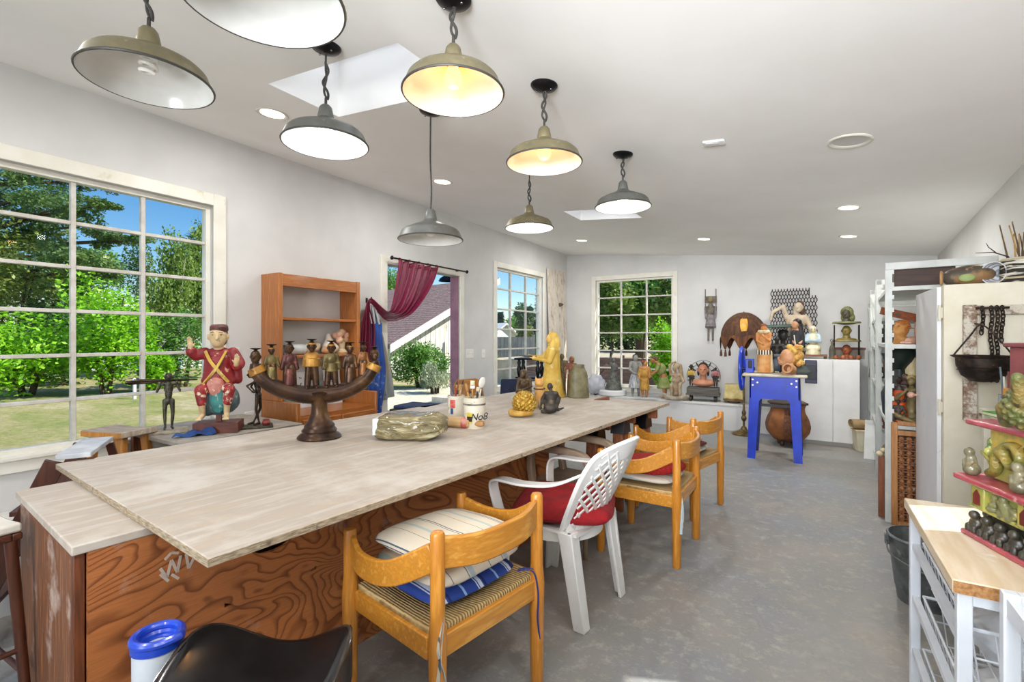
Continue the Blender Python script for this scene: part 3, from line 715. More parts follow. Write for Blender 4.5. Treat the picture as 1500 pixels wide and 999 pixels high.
# ---- seen through the back wall's window
p = att(905, HOR, 12.2); o = thing('retaining_wall', 'brown plank retaining wall low in the back wall window', 'retaining wall', (p.x, p.y, GZ), R(6))
PLANK = M('#7d6156', '#5f483f', 6, .85, stretch=(.5,6,6), wear='#94786b', wscale=9)
for k in range(4): MB().box(-2.6, 2.4, -.04, .04, .06+k*.215, .265+k*.215).build('plank', PLANK, o, bevel=.008)
for x in (-1.5, .1, 1.7): MB().box(x-.05, x+.05, .041, .13, 0, .98).build('post', PLANK, o)
structure(MB().box(-9, 4, 12.6, 24, GZ, .62).build('raised_ground', t_ := M('#cdbfa6', '#b7a587', 5, .95, bump=.4)))
structure(MB().box(-7, 1.5, YB+.2, 11.5, GZ, .02).build('pale_path', M('#d8cfbf', '#c2b7a2', 6, .95)))
B = 'trees outside the back wall window'
bush('garden_tree', 'dense green tree filling the upper left panes of the back window', 'tree', 888, 14.5, 500, 398, 90, BIRCH, 4200, .2, B, 1, 34)
bush('garden_tree', 'mid green tree in the upper middle panes of the back window', 'tree', 935, 15.5, 505, 380, 100, MID, 4400, .22, B, 1, 34)
bush('garden_tree', 'light green tree in the upper right panes of the back window', 'tree', 982, 13.5, 500, 385, 80, BIRCH, 3600, .2, B, 1, 30)
bush('garden_shrub', 'bright green bush down the right panes of the back window', 'shrub', 978, 11.0, None, 465, 56, LIME, 2300, .14, None, 4, 24)
bush('garden_tree', 'dark trees far behind the back wall window', 'tree', 925, 24, None, 420, 200, DARK, 4500, .4, None, 3, 34)
p = att(938, HOR, 16.4); o = thing('tree_trunk', 'thick grey bark trunk standing in the middle of the back window', 'tree trunk', (p.x, p.y, .55))
MB().tube([(0,0,-.6),(.02,0,.3),(0,0,1.2),(-.05,0,2.2)], [.26,.19,.17,.14], 12).build('trunk', BARK, o)
for sg in (-1,1): MB().tube([(0,0,1.8),(sg*.4,0,2.6),(sg*.9,.1,3.4)], [.1,.07,.04], 8).build('branch', BARK, o)
# ================================================================== THE WORK TABLE
TOPW = M('#beb5a9', '#aea396', 5, .62, 0, .06, 60, .34, .66, (6,.7,6), wear='#c6bfb4', wscale=3.2, wlo=.48, whi=.66, c3='#b5a591')
EDGE = M('#b9a98f', '#8c7a62', 30, .75, 0, .2, None, .4, .6, (1,1,9), wear='#5d5043', wscale=12, wlo=.6, whi=.68)
RA = R(-4.4)
tt = thing('plywood_tabletop', 'long pale clay-dusted plywood tabletop spanning the studio', 'tabletop', (-1.271, .62, .745), RA)
for x0, x1, y0, y1 in ((-1.52, -.6015, .0, 3.53), (-.5985, 0, 0, 3.53)):
    b = MB().box(x0, x1, y0, y1, .0, .025).build('board', TOPW, tt, bevel=.003)
    MB().box(x0+.001, x1+.0015 if x1 == 0 else x1-.001, y0-.0015, y1-.002, .002, .0225).build('ply_edge', EDGE, b)
PLY = wood_rings('plywood_face', '#b9733f', '#74401f', (1.2,.8,1.9), 34, 1.25, .42, '#bda696', 3.0, .56, .74)
PLYE = wood('#ad7142', '#6d4227', 'z', 22, 16, .5, '#7b4a2a', wear='#bba597', wscale=5, wlo=.56, whi=.68)
cb = thing('plywood_cabinet', 'orange brown plywood box under the near end of the table', 'cabinet', (-1.729, .499, 0), R(-4.8))
W_, L_, H_ = .79, 2.45, .745
MB().box(-W_-.012, .01, -.012, .50, H_-.028, H_-.0005).build('lid_board', TOPW, cb, bevel=.004)
MB().box(-W_, -.02, .50, L_, H_-.026, H_-.003).build('top_board', PLYE, cb)
MB().box(-W_, -.045, 0, .02, 0, H_-.028).build('end_panel', PLYE, cb, bevel=.002)
MB().box(-.042, -.012, -.004, .022, 0, H_-.028).build('corner_post', wood('#7b4526', '#4d2916', 'z', 20, 14, .45), cb, bevel=.003)
MB().box(-W_, -W_+.02, .02, L_, 0, H_-.028).build('back_panel', PLYE, cb)
MB().box(-W_+.02, -.02, L_-.02, L_, 0, H_-.028).build('end_panel', PLYE, cb)
# face panel with an oval hand hole
mb = MB(); cy, cz, ry, rz_ = .55, .585, .092, .052; y0, y1, z0, z1 = .38, .72, .40, H_-.028
N = 48; vs = []; fs = []
for x in (-.012, .006):
    for i in range(N):
        a = 2*PI*i/N; c_, s_ = math.cos(a), math.sin(a); vs.append((x, cy+ry*c_, cz+rz_*s_))
    for i in range(N):
        a = 2*PI*i/N; c_, s_ = math.cos(a), math.sin(a)
        k = min((y1-cy)/abs(c_) if abs(c_) > 1e-6 else 9, ((z1-cz) if s_ > 0 else (cz-z0))/abs(s_) if abs(s_) > 1e-6 else 9)
        vs.append((x, cy+c_*k, cz+s_*k))
for i in range(N):
    j = (i+1) % N
    fs += [(i, j, N+j, N+i), (2*N+i, 3*N+i, 3*N+j, 2*N+j), (i, 2*N+i, 2*N+j, j)]
mb._faces(vs, fs)
# fill to the rectangle corners, then the rest of the sheet
for yy, zz, sy, sz in ((y0,z0,1,1),(y1,z0,-1,1),(y0,z1,1,-1),(y1,z1,-1,-1)):
    pass
mb.box(-.012, .006, .024, y0, 0, z1).box(-.012, .006, y1, L_, 0, z1).box(-.012, .006, y0, y1, 0, z0)
mb.build('face_panel', PLY, cb, sharp=30)
MB().box(-.012, -.011, .4, .7, .45, .70).build('hole_shadow_board', PLYE, cb, loc=(-.2, 0, 0))  # sheet added inside the box as the shadow behind the hand hole
mb = MB()
for pts in ([(0,.03),(.018,-.005),(.03,.045),(.046,.0),(.055,.05)], [(.07,.05),(.078,0),(.1,.045)], [(.012,.052),(.03,.068),(.05,.06)], [(.0,.012),(.022,-.018)], [(.03,.0),(.05,-.022)]):
    for (a, b), (c, d) in zip(pts, pts[1:]): mb.strip([(0,a,b),(0,c,d)], None, .008, .0012, (0,-(d-b),(c-a)))
mb.build('stencil_mark', M('#cbbcae', None, rough=.8), cb, loc=(.0065, .195, .575))['label'] = 'pale stencilled mark'
HW = wood('#8d5330', '#5d3119', 'z', 24, 12, .55); HW2 = wood('#a5683c', '#7b4524', 'z', 24, 12, .55)
def sawhorse(Y, xr_, blk, label, mat):
    o = thing('sawhorse', label, 'sawhorse', (xr_, Y, 0), RA)
    MB().box(-1.25, .06, -.02, .02, .655, .744).build('beam', mat, o, bevel=.003)
    for x in (-1.1, -.06):
        MB().prism([(-.055,.59),(.055,.59),(.04,.70),(-.04,.70)], x-.05, x+.05, Matrix.Rotation(PI/2, 4, 'Z') @ Matrix.Translation((0,0,0))).build('bracket', blk, o, loc=(0,0,0), bevel=.004) if False else \
            MB()._faces([(x+a*.055, b*c, z) for z, c in ((.57,.075),(.70,.045)) for a, b in ((-1,-1),(1,-1),(1,1),(-1,1))], ((3,2,1,0),(4,5,6,7),(0,1,5,4),(1,2,6,5),(2,3,7,6),(3,0,4,7))).build('bracket', blk, o, bevel=.004)
        for s in (-1, 1):
            MB()._faces([(x+a*.04+(0.0 if z else (.03 if x > -.5 else -.03)), s*(b+c), z) for z, b in ((0,.12),(.58,.04)) for a, c in ((-1,-.02),(1,-.02),(1,.02),(-1,.02))], ((3,2,1,0),(4,5,6,7),(0,1,5,4),(1,2,6,5),(2,3,7,6),(3,0,4,7))).build('leg', mat, o, bevel=.003)
sawhorse(3.30, -1.27, BLACK, 'brown sawhorse with black brackets nearest the plywood box under the table', HW)
sawhorse(3.66, -1.20, M('#4a4c4f', '#3c3e41', 9, .5), 'brown sawhorse with grey brackets, middle one under the table', HW2)
sawhorse(3.98, -1.12, BLACK, 'brown sawhorse with black brackets at the far end of the table', HW2)
# ================================================================== WOODEN ARMCHAIRS
HONEY = wood('#d9963a', '#bf7a24', 'z', 14, 10, .35, '#cf8b30', wear='#e6c58a', wscale=9, wlo=.72, whi=.78, coat=.3)
HONEYX = wood('#dca043', '#c17f29', 'x', 14, 10, .35, '#d2912f', wear='#e9cf9c', wscale=9, wlo=.72, whi=.78, coat=.3)
t = NT('woven_rush'); a = t.n('ShaderNodeTexWave'); a.inputs['Scale'].default_value = 26; a.inputs['Distortion'].default_value = 2.5; a.inputs['Detail'].default_value = 2; a.bands_direction = 'X'
t.l(t.co, a.inputs['Vector']); nn = t.noise(t.map(), 60, 3); c = t.ramp(a.outputs['Fac'], [(.1, C('#7d6238')), (.5, C('#b89a62')), (.9, C('#d3bb86'))])
t.color(t.mix(t.math('MULTIPLY', nn, .4), c, C('#8b6a3c'))); t.set(Roughness=.85); t.bump(a.outputs['Fac'], .6, .006); RUSH = t.m
def bez(p, n=14):
    """smooth path through control points (Catmull-Rom)"""
    p = [Vector(q) for q in p]; out = []
    for i in range(len(p)-1):
        a, b, c, d = p[max(i-1,0)], p[i], p[i+1], p[min(i+2,len(p)-1)]
        for k in range(n):
            t_ = k/n; out.append(.5*((2*b)+(c-a)*t_+(2*a-5*b+4*c-d)*t_**2+(3*b-a-3*c+d)*t_**3))
    return out+[p[-1]]
def armchair(loc, rz, label):
    o = thing('wooden_armchair', label, 'chair', loc, rz, 'honey coloured rush-seated armchairs')
    FX, FY, BX, BY = .27, -.225, .24, .225
    for sx in (-1, 1):
        for x, y, h in ((sx*FX, FY, .635), (sx*BX, BY, .735)):
            MB().lathe([(.021,0),(.024,.01),(.027,.30),(.029,.40),(.023,.47),(.0225,h-.012),(.018,h-.003),(.008,h)], (x,y,0), 18).build('leg', HONEY, o)
        pts = bez([(sx*FX, FY+.015, .575), (sx*(FX+.028), -.1, .552), (sx*(FX+.026), .06, .575), (sx*BX, BY-.012, .655)], 8)
        MB().strip(pts, None, [.085-.02*math.sin(i/len(pts)*PI)*.2 for i in range(len(pts))], .02).build('armrest', HONEYX, o, bevel=.005)
        MB().box(sx*.255-.011, sx*.255+.011, FY+.02, BY-.02, .345, .415).build('seat_rail', HONEYX, o, bevel=.004)
    for y in (FY, BY): MB().box(-.245, .245, y-.011, y+.011, .345, .415).build('seat_rail', HONEYX, o, bevel=.004)
    pts = bez([(-BX+.005, BY, .668), (-.1, BY+.045, .655), (.1, BY+.045, .655), (BX-.005, BY, .668)], 8)
    MB().strip(pts, None, .098, .02).build('backrest', HONEYX, o, bevel=.006)
    MB().grid(lambda u, v: (-.25+.5*u, -.218+.436*v, .432-.02*math.sin(PI*u)*math.sin(PI*v)), 12, 12, .034).build('seat', RUSH, o, bevel=.008)
    return o
def cushion(name, label, cat, loc, rz, sx, sy, h, mat, group=None, tilt=(0,0), puff=.6, ripple=.004, seed=0, parent_thing=None):
    rnd = random.Random(seed); mb = MB(); n = 18
    def f(u, v, top):
        a, b = 2*u-1, 2*v-1
        x = sx/2*a*(1-.03*b*b-.10*abs(b)**7); y = sy/2*b*(1-.03*a*a-.10*abs(a)**7)
        e = max(0, (1-abs(a)**4)*(1-abs(b)**4))**.45
        z = h*.5+(h*.5*e*(1 if top else -1))*(puff+(1-puff)*e)+ripple*noise.noise(Vector((x*9, y*9, seed+(3 if top else 0))))*e
        return (x, y, z)
    mb.grid(lambda u, v: f(u, v, True), n, n); mb.grid(lambda u, v: f(u, 1-v, False), n, n)
    bmesh.ops.remove_doubles(mb.bm, verts=mb.bm.verts[:], dist=.0008)
    o = thing(name, label, cat, loc, group=group, rot=(tilt[0], tilt[1], rz)); mb.build('pad', mat, o, sharp=180); return o
def ribbon(parent, pts, w, th, mat, name='tie'):
    return MB().strip(bez(pts, 8), None, w, th, (0,1,.2)).build(name, mat, parent)
BLUECH = stripes('blue_striped_cloth', '#23408f', [(.0,.10,'#c9d2e2'),(.13,.16,'#c9d2e2'),(.5,.56,'#8fb0d8'),(.9,.96,'#14265f')], 0, 6.5)
CREAM = stripes('cream_striped_cloth', '#ddd3bf', [(.1,.125,'#4f6270'),(.16,.175,'#4f6270'),(.42,.5,'#b9c4bd'),(.7,.712,'#8d7c5c')], 0, 5.5)
CREAM2 = stripes('cream_blue_striped_cloth', '#d8cfbd', [(.2,.33,'#a9bcc0'),(.36,.38,'#4d6472'),(.75,.77,'#6d7c80')], 0, 6, rot=(0,0,.15))
REDV = M('#a3121a', '#7d0a12', 7, .9, bump=.2, bscale=90, wear='#c0585a', wscale=60, wlo=.70, whi=.74)
REDP = M('#b5201f', '#94120f', 70, .95, bump=.9, bscale=130, wear='#d9604c', wscale=90, wlo=.62, whi=.7)
rf = lambda fx, fy: math.atan2(fx, -fy)     # chair fronts are -y: turn them to face (fx, fy)
a1 = rf(-.985, .17); c1 = Vector((-1.135, 1.392, 0))
armchair(c1, a1, 'wooden armchair nearest the camera, piled with striped folded cushions')
def on_chair(c, a, lx, ly, z): return (c.x+lx*math.cos(a)-ly*math.sin(a), c.y+lx*math.sin(a)+ly*math.cos(a), z)
q = cushion('seat_cushion', 'navy blue striped seat pad at the bottom of the cushion pile', 'cushion', on_chair(c1, a1, 0, .0, .432), a1, .41, .37, .06, BLUECH, seed=1)
for k, (x, y) in enumerate(((.19, .205), (.205, .20))):
    ribbon(q, [(-x+.02, y-.02, .02), (-x-.015, y+.03, .02), (-x-.03, y+.042, -.06), (-x-.025-k*.01, y+.044, -.15), (-x-.04-k*.006, y+.042, -.235)], .006, .003, M('#1c2f78', None, rough=.8))
q = cushion('seat_cushion', 'folded cream striped cushion in the middle of the pile', 'cushion', on_chair(c1, a1, -.005, -.005, .490), a1+.03, .44, .41, .068, CREAM2, seed=2, tilt=(.02,0))
for k in (0, 1):
    ribbon(q, [(.2, .17, .01), (.235, .225, .0), (.262+k*.01, .24, -.10), (.275-k*.03, .24, -.22), (.30-k*.05, .24, -.36)], .022, .002, CREAM2)
cushion('seat_cushion', 'cream cushion with dark stripes on top of the cushion pile', 'cushion', on_chair(c1, a1, -.0, -.015, .555), a1-.04, .43, .42, .07, CREAM, seed=3, tilt=(.05,.0))
a2 = rf(-1, .03); c2 = Vector((-.862, 3.085, 0))
armchair(c2, a2, 'wooden armchair with a round red cushion behind the white plastic chair')
q = cushion('seat_cushion', 'pale striped seat pad under the red round cushion', 'cushion', on_chair(c2, a2, 0, 0, .432), a2, .41, .37, .05, CREAM2, seed=4)
for k in (0, 1, 2): ribbon(q, [(.19, .19, .02), (.222, .232, .0), (.232+k*.006, .252, -.08), (.215+k*.02, .25, -.17-.03*k)], .02, .002, CREAM2)
q = thing('seat_cushion', 'round rough red cushion on the second wooden armchair', 'cushion', on_chair(c2, a2, -.0, .0, .478), a2)
MB().lathe([(1e-6,0),(.15,.003),(.205,.02),(.215,.035),(.20,.052),(.13,.07),(1e-6,.075)], n=40).build('pad', REDP, q, sharp=180)
a3 = rf(-.97, .24); c3 = Vector((-.872, 3.93, 0))
armchair(c3, a3, 'wooden armchair farthest from the camera at the table end')
q = cushion('seat_cushion', 'pale striped seat pad on the farthest armchair', 'cushion', on_chair(c3, a3, 0, 0, .432), a3, .41, .37, .045, CREAM2, seed=5)
ribbon(q, [(.19, .19, .02), (.222, .235, .0), (.235, .25, -.08), (.225, .25, -.2)], .02, .002, CREAM2)
cushion('seat_cushion', 'thin brownish red cushion under the beige one on the farthest armchair', 'cushion', on_chair(c3, a3, .02, .0, .472), a3, .38, .36, .035, M('#7d4038', '#6a332c', 9, .9, bump=.2), seed=6)
cushion('seat_cushion', 'rolled beige cushion lying on top of the farthest armchair seat', 'cushion', on_chair(c3, a3, .06, .06, .502), a3, .32, .22, .06, M('#cdb79c', '#bda686', 9, .9, bump=.2), seed=7)
# ------------------------------------------------------------------ white plastic chair
PLAST = M('#e3e2de', '#dad9d3', 7, .38, wear='#c7c3b8', wscale=24, wlo=.66, whi=.72)
def plastic_chair(loc, rz, label, mat=PLAST):
    o = thing('plastic_chair', label, 'chair', loc, rz)
    def back(u, v):                             # u -1..1 across, v 0..1 up: reclined, wrapped surface
        hw_ = .20+.045*math.sin(min(v,1)*PI*.75)-.11*max(0, v-.62)**1.3*2.2
        return Vector((hw_*u, .185+.21*v-.075*u*u, .42+.44*v-.0*u*u))
    for (x, y) in ((-1,-1),(1,-1),(-1,1),(1,1)):
        fx, fy = (.225, -.23) if y < 0 else (.19, .24)
        tx, ty = (.215, -.19) if y < 0 else (.19, .17)
        m = MB()
        for (ax, ay, bx_, by_) in ((.028,.008,0,-y*.0),(.008,.028,x*.022,0)):
            m._faces([(x*cx+bx_*(1 if z < .2 else 1.3)+i*ax*(1 if z < .2 else 1.35), cy_+j*ay*(1 if z < .2 else 1.3)+(-y*.02 if ax < ay else 0), z) for z, cx, cy_ in ((0, fx, fy), (.43, tx, ty)) for i, j in ((-1,-1),(1,-1),(1,1),(-1,1))], ((3,2,1,0),(4,5,6,7),(0,1,5,4),(1,2,6,5),(2,3,7,6),(3,0,4,7)))
        m.build('leg', mat, o, bevel=.004)
    MB().grid(lambda u, v: ((.225-.02*v)*(2*u-1), -.23+.43*v, .425-.012*math.sin(PI*u)-.03*max(0,.12-v)/.12), 14, 14, .012).build('seat', mat, o)
    MB().grid(lambda u, v: ((.205+.01)*math.cos(PI*2*u), .21*math.sin(PI*2*u)-.015, .415-.05*v), 40, 2, .006).build('seat_apron', mat, o)
    m = MB(); ring = [back(-1, v/10) for v in range(0, 9)]+[back(u, .80+.20*(1-u*u)**.5) for u in [-.97,-.85,-.65,-.4,-.15,.15,.4,.65,.85,.97]]+[back(1, v/10) for v in range(8, -1, -1)]
    k = len(ring)
    vs = []; fs = []
    ctr = back(0, .45)
    for i, p in enumerate(ring):
        w = .045 if i < 7 or i >= k-7 else .10
        inn = p+(ctr-p).normalized()*w
        for q in (p, inn): vs += [q+Vector((0,-.009,.004)), q+Vector((0,.009,-.004))]
    for i in range(k-1):
        a, b = i*4, i*4+4
        fs += [(a, a+2, b+2, b), (a+1, b+1, b+3, a+3), (a, b, b+1, a+1), (a+2, a+3, b+3, b+2)]
    fs += [(0,1,3,2), ((k-1)*4, (k-1)*4+2, (k-1)*4+3, (k-1)*4+1)]
    m._faces(vs, fs).build('back_frame', mat, o, bevel=.003, sharp=50)
    m = MB()                                     # crossed lattice of the back
    for s in (-1, 1):
        for c_ in [x*.24 for x in range(-7, 8)]:
            pts = []
            for i in range(15):
                v = .02+.86*i/14; u = s*(v-.45)*1.75+c_
                lim = .86-.25*max(0, v-.6)
                if abs(u) <= lim: pts.append(back(u, v)+Vector((0,.002*s,0)))
            if len(pts) > 1: m.strip(pts, None, .015, .006, (1,0,.3))
    m.build('back_lattice', mat, o)
    pts = bez([back(-.9,.03), back(-.3,.0), back(.3,.0), back(.9,.03)], 6); MB().strip(pts, None, .05, .012).build('back_rail', mat, o)
    for sx in (-1, 1):
        b0 = back(sx*.97, .62)
        pts = bez([b0+Vector((0,.0,.02)), (sx*.262, .12, .655), (sx*.275, -.04, .632), (sx*.272, -.19, .628), (sx*.262, -.238, .595), (sx*.242, -.232, .50), (sx*.225, -.205, .40)], 7)
        n_ = len(pts); vs = []; fs = []
        for i, p in enumerate(pts):
            a = pts[max(i-1,0)]; b = pts[min(i+1,n_-1)]; d_ = (b-a).normalized()
            w = Vector((1,0,0)); nn = w.cross(d_).normalized(); hw_ = .034 if i > 8 else .022+.0014*i
            for e, th in ((-hw_,-.006),(hw_,-.006),(hw_,.006),(-hw_,.006)): vs.append(p+w*e+nn*th)
        for i in range(n_-1):
            for j in range(4): fs.append((i*4+j, i*4+(j+1)%4, i*4+4+(j+1)%4, i*4+4+j))
        fs += [(3,2,1,0), tuple(range((n_-1)*4, n_*4))]
        MB()._faces(vs, fs).build('armrest', mat, o, bevel=.004, sharp=50)
    return o
aw = rf(-.98, .10); cw = Vector((-1.07, 2.22, 0))
plastic_chair(cw, aw, 'white plastic armchair with a lattice back and red cushion')
cushion('seat_cushion', 'large dark red velvet cushion on the white plastic chair', 'cushion', on_chair(cw, aw, -.03, .0, .425), aw+.42, .52, .50, .10, REDV, seed=8, puff=.7, ripple=.014)
TAUPE = M('#a08a72', '#8d7862', 9, .6)
o = thing('bentwood_armchair', 'taupe rounded chair arm tucked under the table behind the plastic chair', 'chair', (-1.30, 2.86, 0), rf(-1,.05))
MB().strip(bez([(.2,-.18,.38),(.2,-.2,.56),(.2,-.14,.62),(.2,.12,.62),(.19,.2,.56),(.19,.2,.38)], 8), None, .05, .045, (1,0,0)).build('armrest', TAUPE, o, bevel=.012)
MB().strip(bez([(-.2,-.18,.38),(-.2,-.2,.56),(-.2,-.14,.62),(-.2,.12,.62),(-.19,.2,.56),(-.19,.2,.38)], 8), None, .05, .045, (1,0,0)).build('armrest', TAUPE, o, bevel=.012)
MB().grid(lambda u, v: (.22*(2*u-1), .22*(2*v-1), .40-.015*math.sin(PI*u)*math.sin(PI*v)), 10, 10, .035).build('seat', TAUPE, o)
for x in (-.19,.19):
    for y in (-.18,.18): MB().cyl((x,y,0),(x,y,.37),.014,.018).build('leg', TAUPE, o)
# ------------------------------------------------------------------ black saddle stool and pitcher in the foreground
LAQ = M('#0d0d0f', '#161617', 10, .22, wear='#5b5a57', wscale=70, wlo=.74, whi=.77, coat=.5)
sd = att(392, 960, 1.13); o = thing('saddle_stool', 'glossy black curved saddle stool in front of the plywood box', 'stool', (sd.x-.035, sd.y-.01, 0), R(31.7)-.02)
def sad(u, v):
    a = 2*PI*u; c_, s_ = math.cos(a), math.sin(a); n_ = 3.2
    k = (abs(c_)**n_+abs(s_)**n_)**(-1/n_)
    x, y = .205*k*c_*v, .165*k*s_*v
    X_ = x/.205
    return (x, y, .505+.10*(abs(X_)**2.0)*(0.55+.45*(y/.165))-.012*(1-X_*X_)+.012*(y/.165)-.03*max(0, v-.93)/.07*.35)
MB().grid(sad, 56, 16).build('seat', LAQ, o, sharp=180)
m = MB(); m.grid(lambda u, v: Vector(sad(u, 1))*1.0-Vector((0,0,.105*v))+Vector((0,0,0)), 56, 4, .006); m.build('side_band', LAQ, o)
MB().tube([Vector(sad(i/56, 1.0))+Vector((0,0,-.002)) for i in range(56)], .0045, 8, True).build('piping', M('#3d2f22', '#1c1713', 20, .4), o)
for x in (-.14,.14):
    for y in (-.1,.1): MB().cyl((x*1.2,y*1.2,0),(x,y,.46),.014,.02).build('leg', LAQ, o)
m = MB(); g0 = Vector(sad(.845, 1)); m.tube([(0,0,0),(.012,0,.04),(.03,0,.004),(.012,0,.018)], .004, 6); m.build('emblem', M('#d6d4cf', None, rough=.6), o, loc=(g0.x-.005, g0.y-.004, g0.z-.085))['label'] = 'small worn white emblem'
pp = att(231, 940, 1.20); o = thing('low_stool', 'small wooden stool hidden under the white pitcher', 'stool', (pp.x, pp.y, 0), .3)
MB().box(-.13,.13,-.13,.13,.30,.33).build('seat', HW, o, bevel=.005)
for x in (-.1,.1):
    for y in (-.1,.1): MB().box(x-.018,x+.018,y-.018,y+.018,0,.30).build('leg', HW, o)
MILK = M('#cfd6dc', '#bcc5cd', 5, .35)
o = thing('pitcher', 'frosted white plastic pitcher with a bright blue open lid', 'pitcher', (pp.x, pp.y, .33), R(20))
MB().lathe([(.046,0),(.049,.006),(.052,.10),(.0525,.225)], n=32).build('body', MILK, o, bevel=.003)
rim = []
for i in range(48):
    a = 2*PI*i/48; sp = max(0, math.cos(a))**14*.022
    rim.append(((.049+sp*.7)*math.cos(a), (.049)*math.sin(a), .246+sp*.3))
BL = M('#1c47c4', '#1a3fb0', 9, .28, coat=.4)
m = MB(); m.tube(rim, .0105, 10, True); m.build('lid_rim', BL, o)
m = MB(); m.grid(lambda u, v: (lambda p: (p.x, p.y, 0.222+.022*v))(Vector((math.cos(2*PI*u), math.sin(2*PI*u), 0))*.056), 40, 2, .006); m.build('lid_skirt', BL, o)
MB().lathe([(.045,.242),(.038,.232),(.026,.228),(.024,.21)], n=32, cap=False).build('lid_funnel', BL, o)
MB().lathe([(1e-6,.213),(.025,.213),(.025,.21),(1e-6,.21)], n=24).build('lid_opening', M('#142a6e', None, rough=.5), o)
# ------------------------------------------------------------------ stool at the left edge, step ladder, small stool on the bench
o = thing('bar_stool', 'dark brown stool with pale dusty seat cut off by the left edge', 'stool', (-2.41, .30, 0), R(3))
DB = wood('#5d3220', '#3d1f14', 'x', 14, 10, .35); DBZ = wood('#5d3220', '#3d1f14', 'z', 14, 10, .35)
MB().grid(lambda u, v: (.178*(2*u-1), .20*(2*v-1), .70-.01*math.cos(PI*(u-.5))), 10, 6, .03).build('seat', M('#d4d0c6', '#c4bfb2', 6, .8, bump=.2), o, bevel=.008)
MB().box(-.18,.18,-.2,-.175,.645,.668).box(-.18,.18,.175,.2,.645,.668).box(-.18,-.155,-.175,.175,.645,.668).box(.155,.18,-.175,.175,.645,.668).build('seat_rail', DB, o, bevel=.004)
for x in (-1,1):
    for y in (-1,1): MB().cyl((x*.20,y*.21,0),(x*.16,y*.175,.65),.014,.017).build('leg', DBZ, o)
for s in (-1,1):
    MB().cyl((s*.184,-.195,.28),(s*.184,.195,.28),.009).build('stretcher', DB, o); MB().cyl((-.188,s*.2,.2),(.188,s*.2,.2),.009).build('stretcher', DB, o)
q = onX(112, 652, -2.98); o = thing('step_ladder', 'wooden step ladder with pale top behind the near table corner', 'step ladder', (q.x+.03, q.y+.02, 0), R(-30))
hz = q.z
MB().box(-.20,.20,-.05,.07,hz-.022,hz).build('top_step', M('#c9ccd0', '#a9adb2', 8, .5), o, bevel=.003)
for sx in (-1,1):
    MB().strip([(sx*.19,-.05,hz-.03),(sx*.215,-.36,0.02)], None, .075, .022, (0,0,1)).build('side_rail', DBZ, o, bevel=.002)
    MB().strip([(sx*.17,.06,hz-.03),(sx*.19,.24,0.015)], None, .035, .022, (0,0,1)).build('rear_leg', DBZ, o, bevel=.002)
for k in (.25,.5,.72): MB().box(-.20,.20,-.06-.31*(1-k)-.05,-.06-.31*(1-k)+.05,hz*k-.02,hz*k).build('step', DB, o, bevel=.002)
STOOLW = wood('#c8934e', '#a87238', 'x', 14, 10, .5, wear='#d9c3a0', wscale=9); STOOLZ = wood('#c8893a', '#a86a26', 'z', 14, 10, .5)
q = onX(176, 630, -3.40); o = thing('wooden_stool', 'small worn wooden stool standing on the window bench', 'stool', (q.x, q.y, .385), R(18))
hs = q.z-.385+.012
MB().grid(lambda u, v: (.15*(2*u-1), .105*(2*v-1), hs-.010*math.sin(PI*u)), 10, 4, .034).build('seat', M('#b3a594', '#9c8c79', 8, .6, wear='#cfc4b4', wscale=9, stretch=(1,8,1)), o, bevel=.004)
MB().box(-.148,.148,-.1065,-.1045,hs-.034,hs-.006).build('seat_edge', STOOLZ, o)
for sx in (-1,1):
    for sy in (-1,1): MB().strip([(sx*.10, sy*.065, hs-.03), (sx*.132, sy*.09, .0)], None, .045, .032, (1,0,0)).build('leg', STOOLZ, o, bevel=.003)
MB().box(-.125,.125,-.012,.012,hs*.45,hs*.45+.03).build('stretcher', STOOLZ, o)
# side table under the window for the statues
o = thing('side_table', 'narrow brown side table below the window carrying the standing statues', 'table', (-3.27, 1.64, 0))
MB().box(-.38,.36,-.36,.38,.715,.74).build('tabletop', M('#a0988c', '#8a8276', 8, .6, wear='#bdb6ab', wscale=6), o, bevel=.003)
for x in (-.33,.32):
    for y in (-.31,.33): MB().box(x-.022,x+.022,y-.022,y+.022,0,.715).build('leg', HW, o, bevel=.002)
# ------------------------------------------------------------------ wooden hutch
OAK = wood('#c17c3e', '#a0602a', 'z', 13, 12, .38, '#b36f35', coat=.25); OAKX = wood('#bd783b', '#9c5c28', 'y', 13, 12, .38, '#ae6b32', coat=.25)
o = thing('wooden_hutch', 'honey oak hutch with open shelves over a paneled base on the left wall', 'hutch', (XL+.002, 2.18, 0))
UD, BD, Wd, UT, BT = .235, .46, .78, 1.815, .80
for y, zz in ((0, BT+.0305), (Wd-.035, BT+.0505)): MB().box(0, UD, y, y+.035, zz, UT).build('side_panel', OAK, o, bevel=.004)
MB().box(0, UD-.005, .035, Wd-.035, UT-.10, UT-.012).build('crown_rail', OAKX, o, bevel=.004) if False else MB().box(UD-.03, UD-.005, .035, Wd-.035, UT-.10, UT-.004).build('crown_rail', OAKX, o, bevel=.004)
MB().box(0, UD-.03, .035, Wd-.035, UT-.03, UT-.012).build('top_panel', OAKX, o)
for z in (1.455, 1.155): MB().box(0, UD-.012, .035, Wd-.035, z, z+.022).build('shelf', OAKX, o, bevel=.003)
MB().box(0, BD, 0, .03, 0, BT+.03).build('side_panel', OAK, o, bevel=.004); MB().box(0, BD, Wd-.03, Wd, 0, BT+.05).build('side_panel', OAK, o, bevel=.008)
MB().box(0, BD-.02, .03, Wd-.03, BT-.09, BT-.066).build('base_top', OAKX, o, bevel=.003)
MB().box(BD-.025, BD-.003, .03, Wd-.03, .04, BT-.066).build('face_frame', OAKX, o)
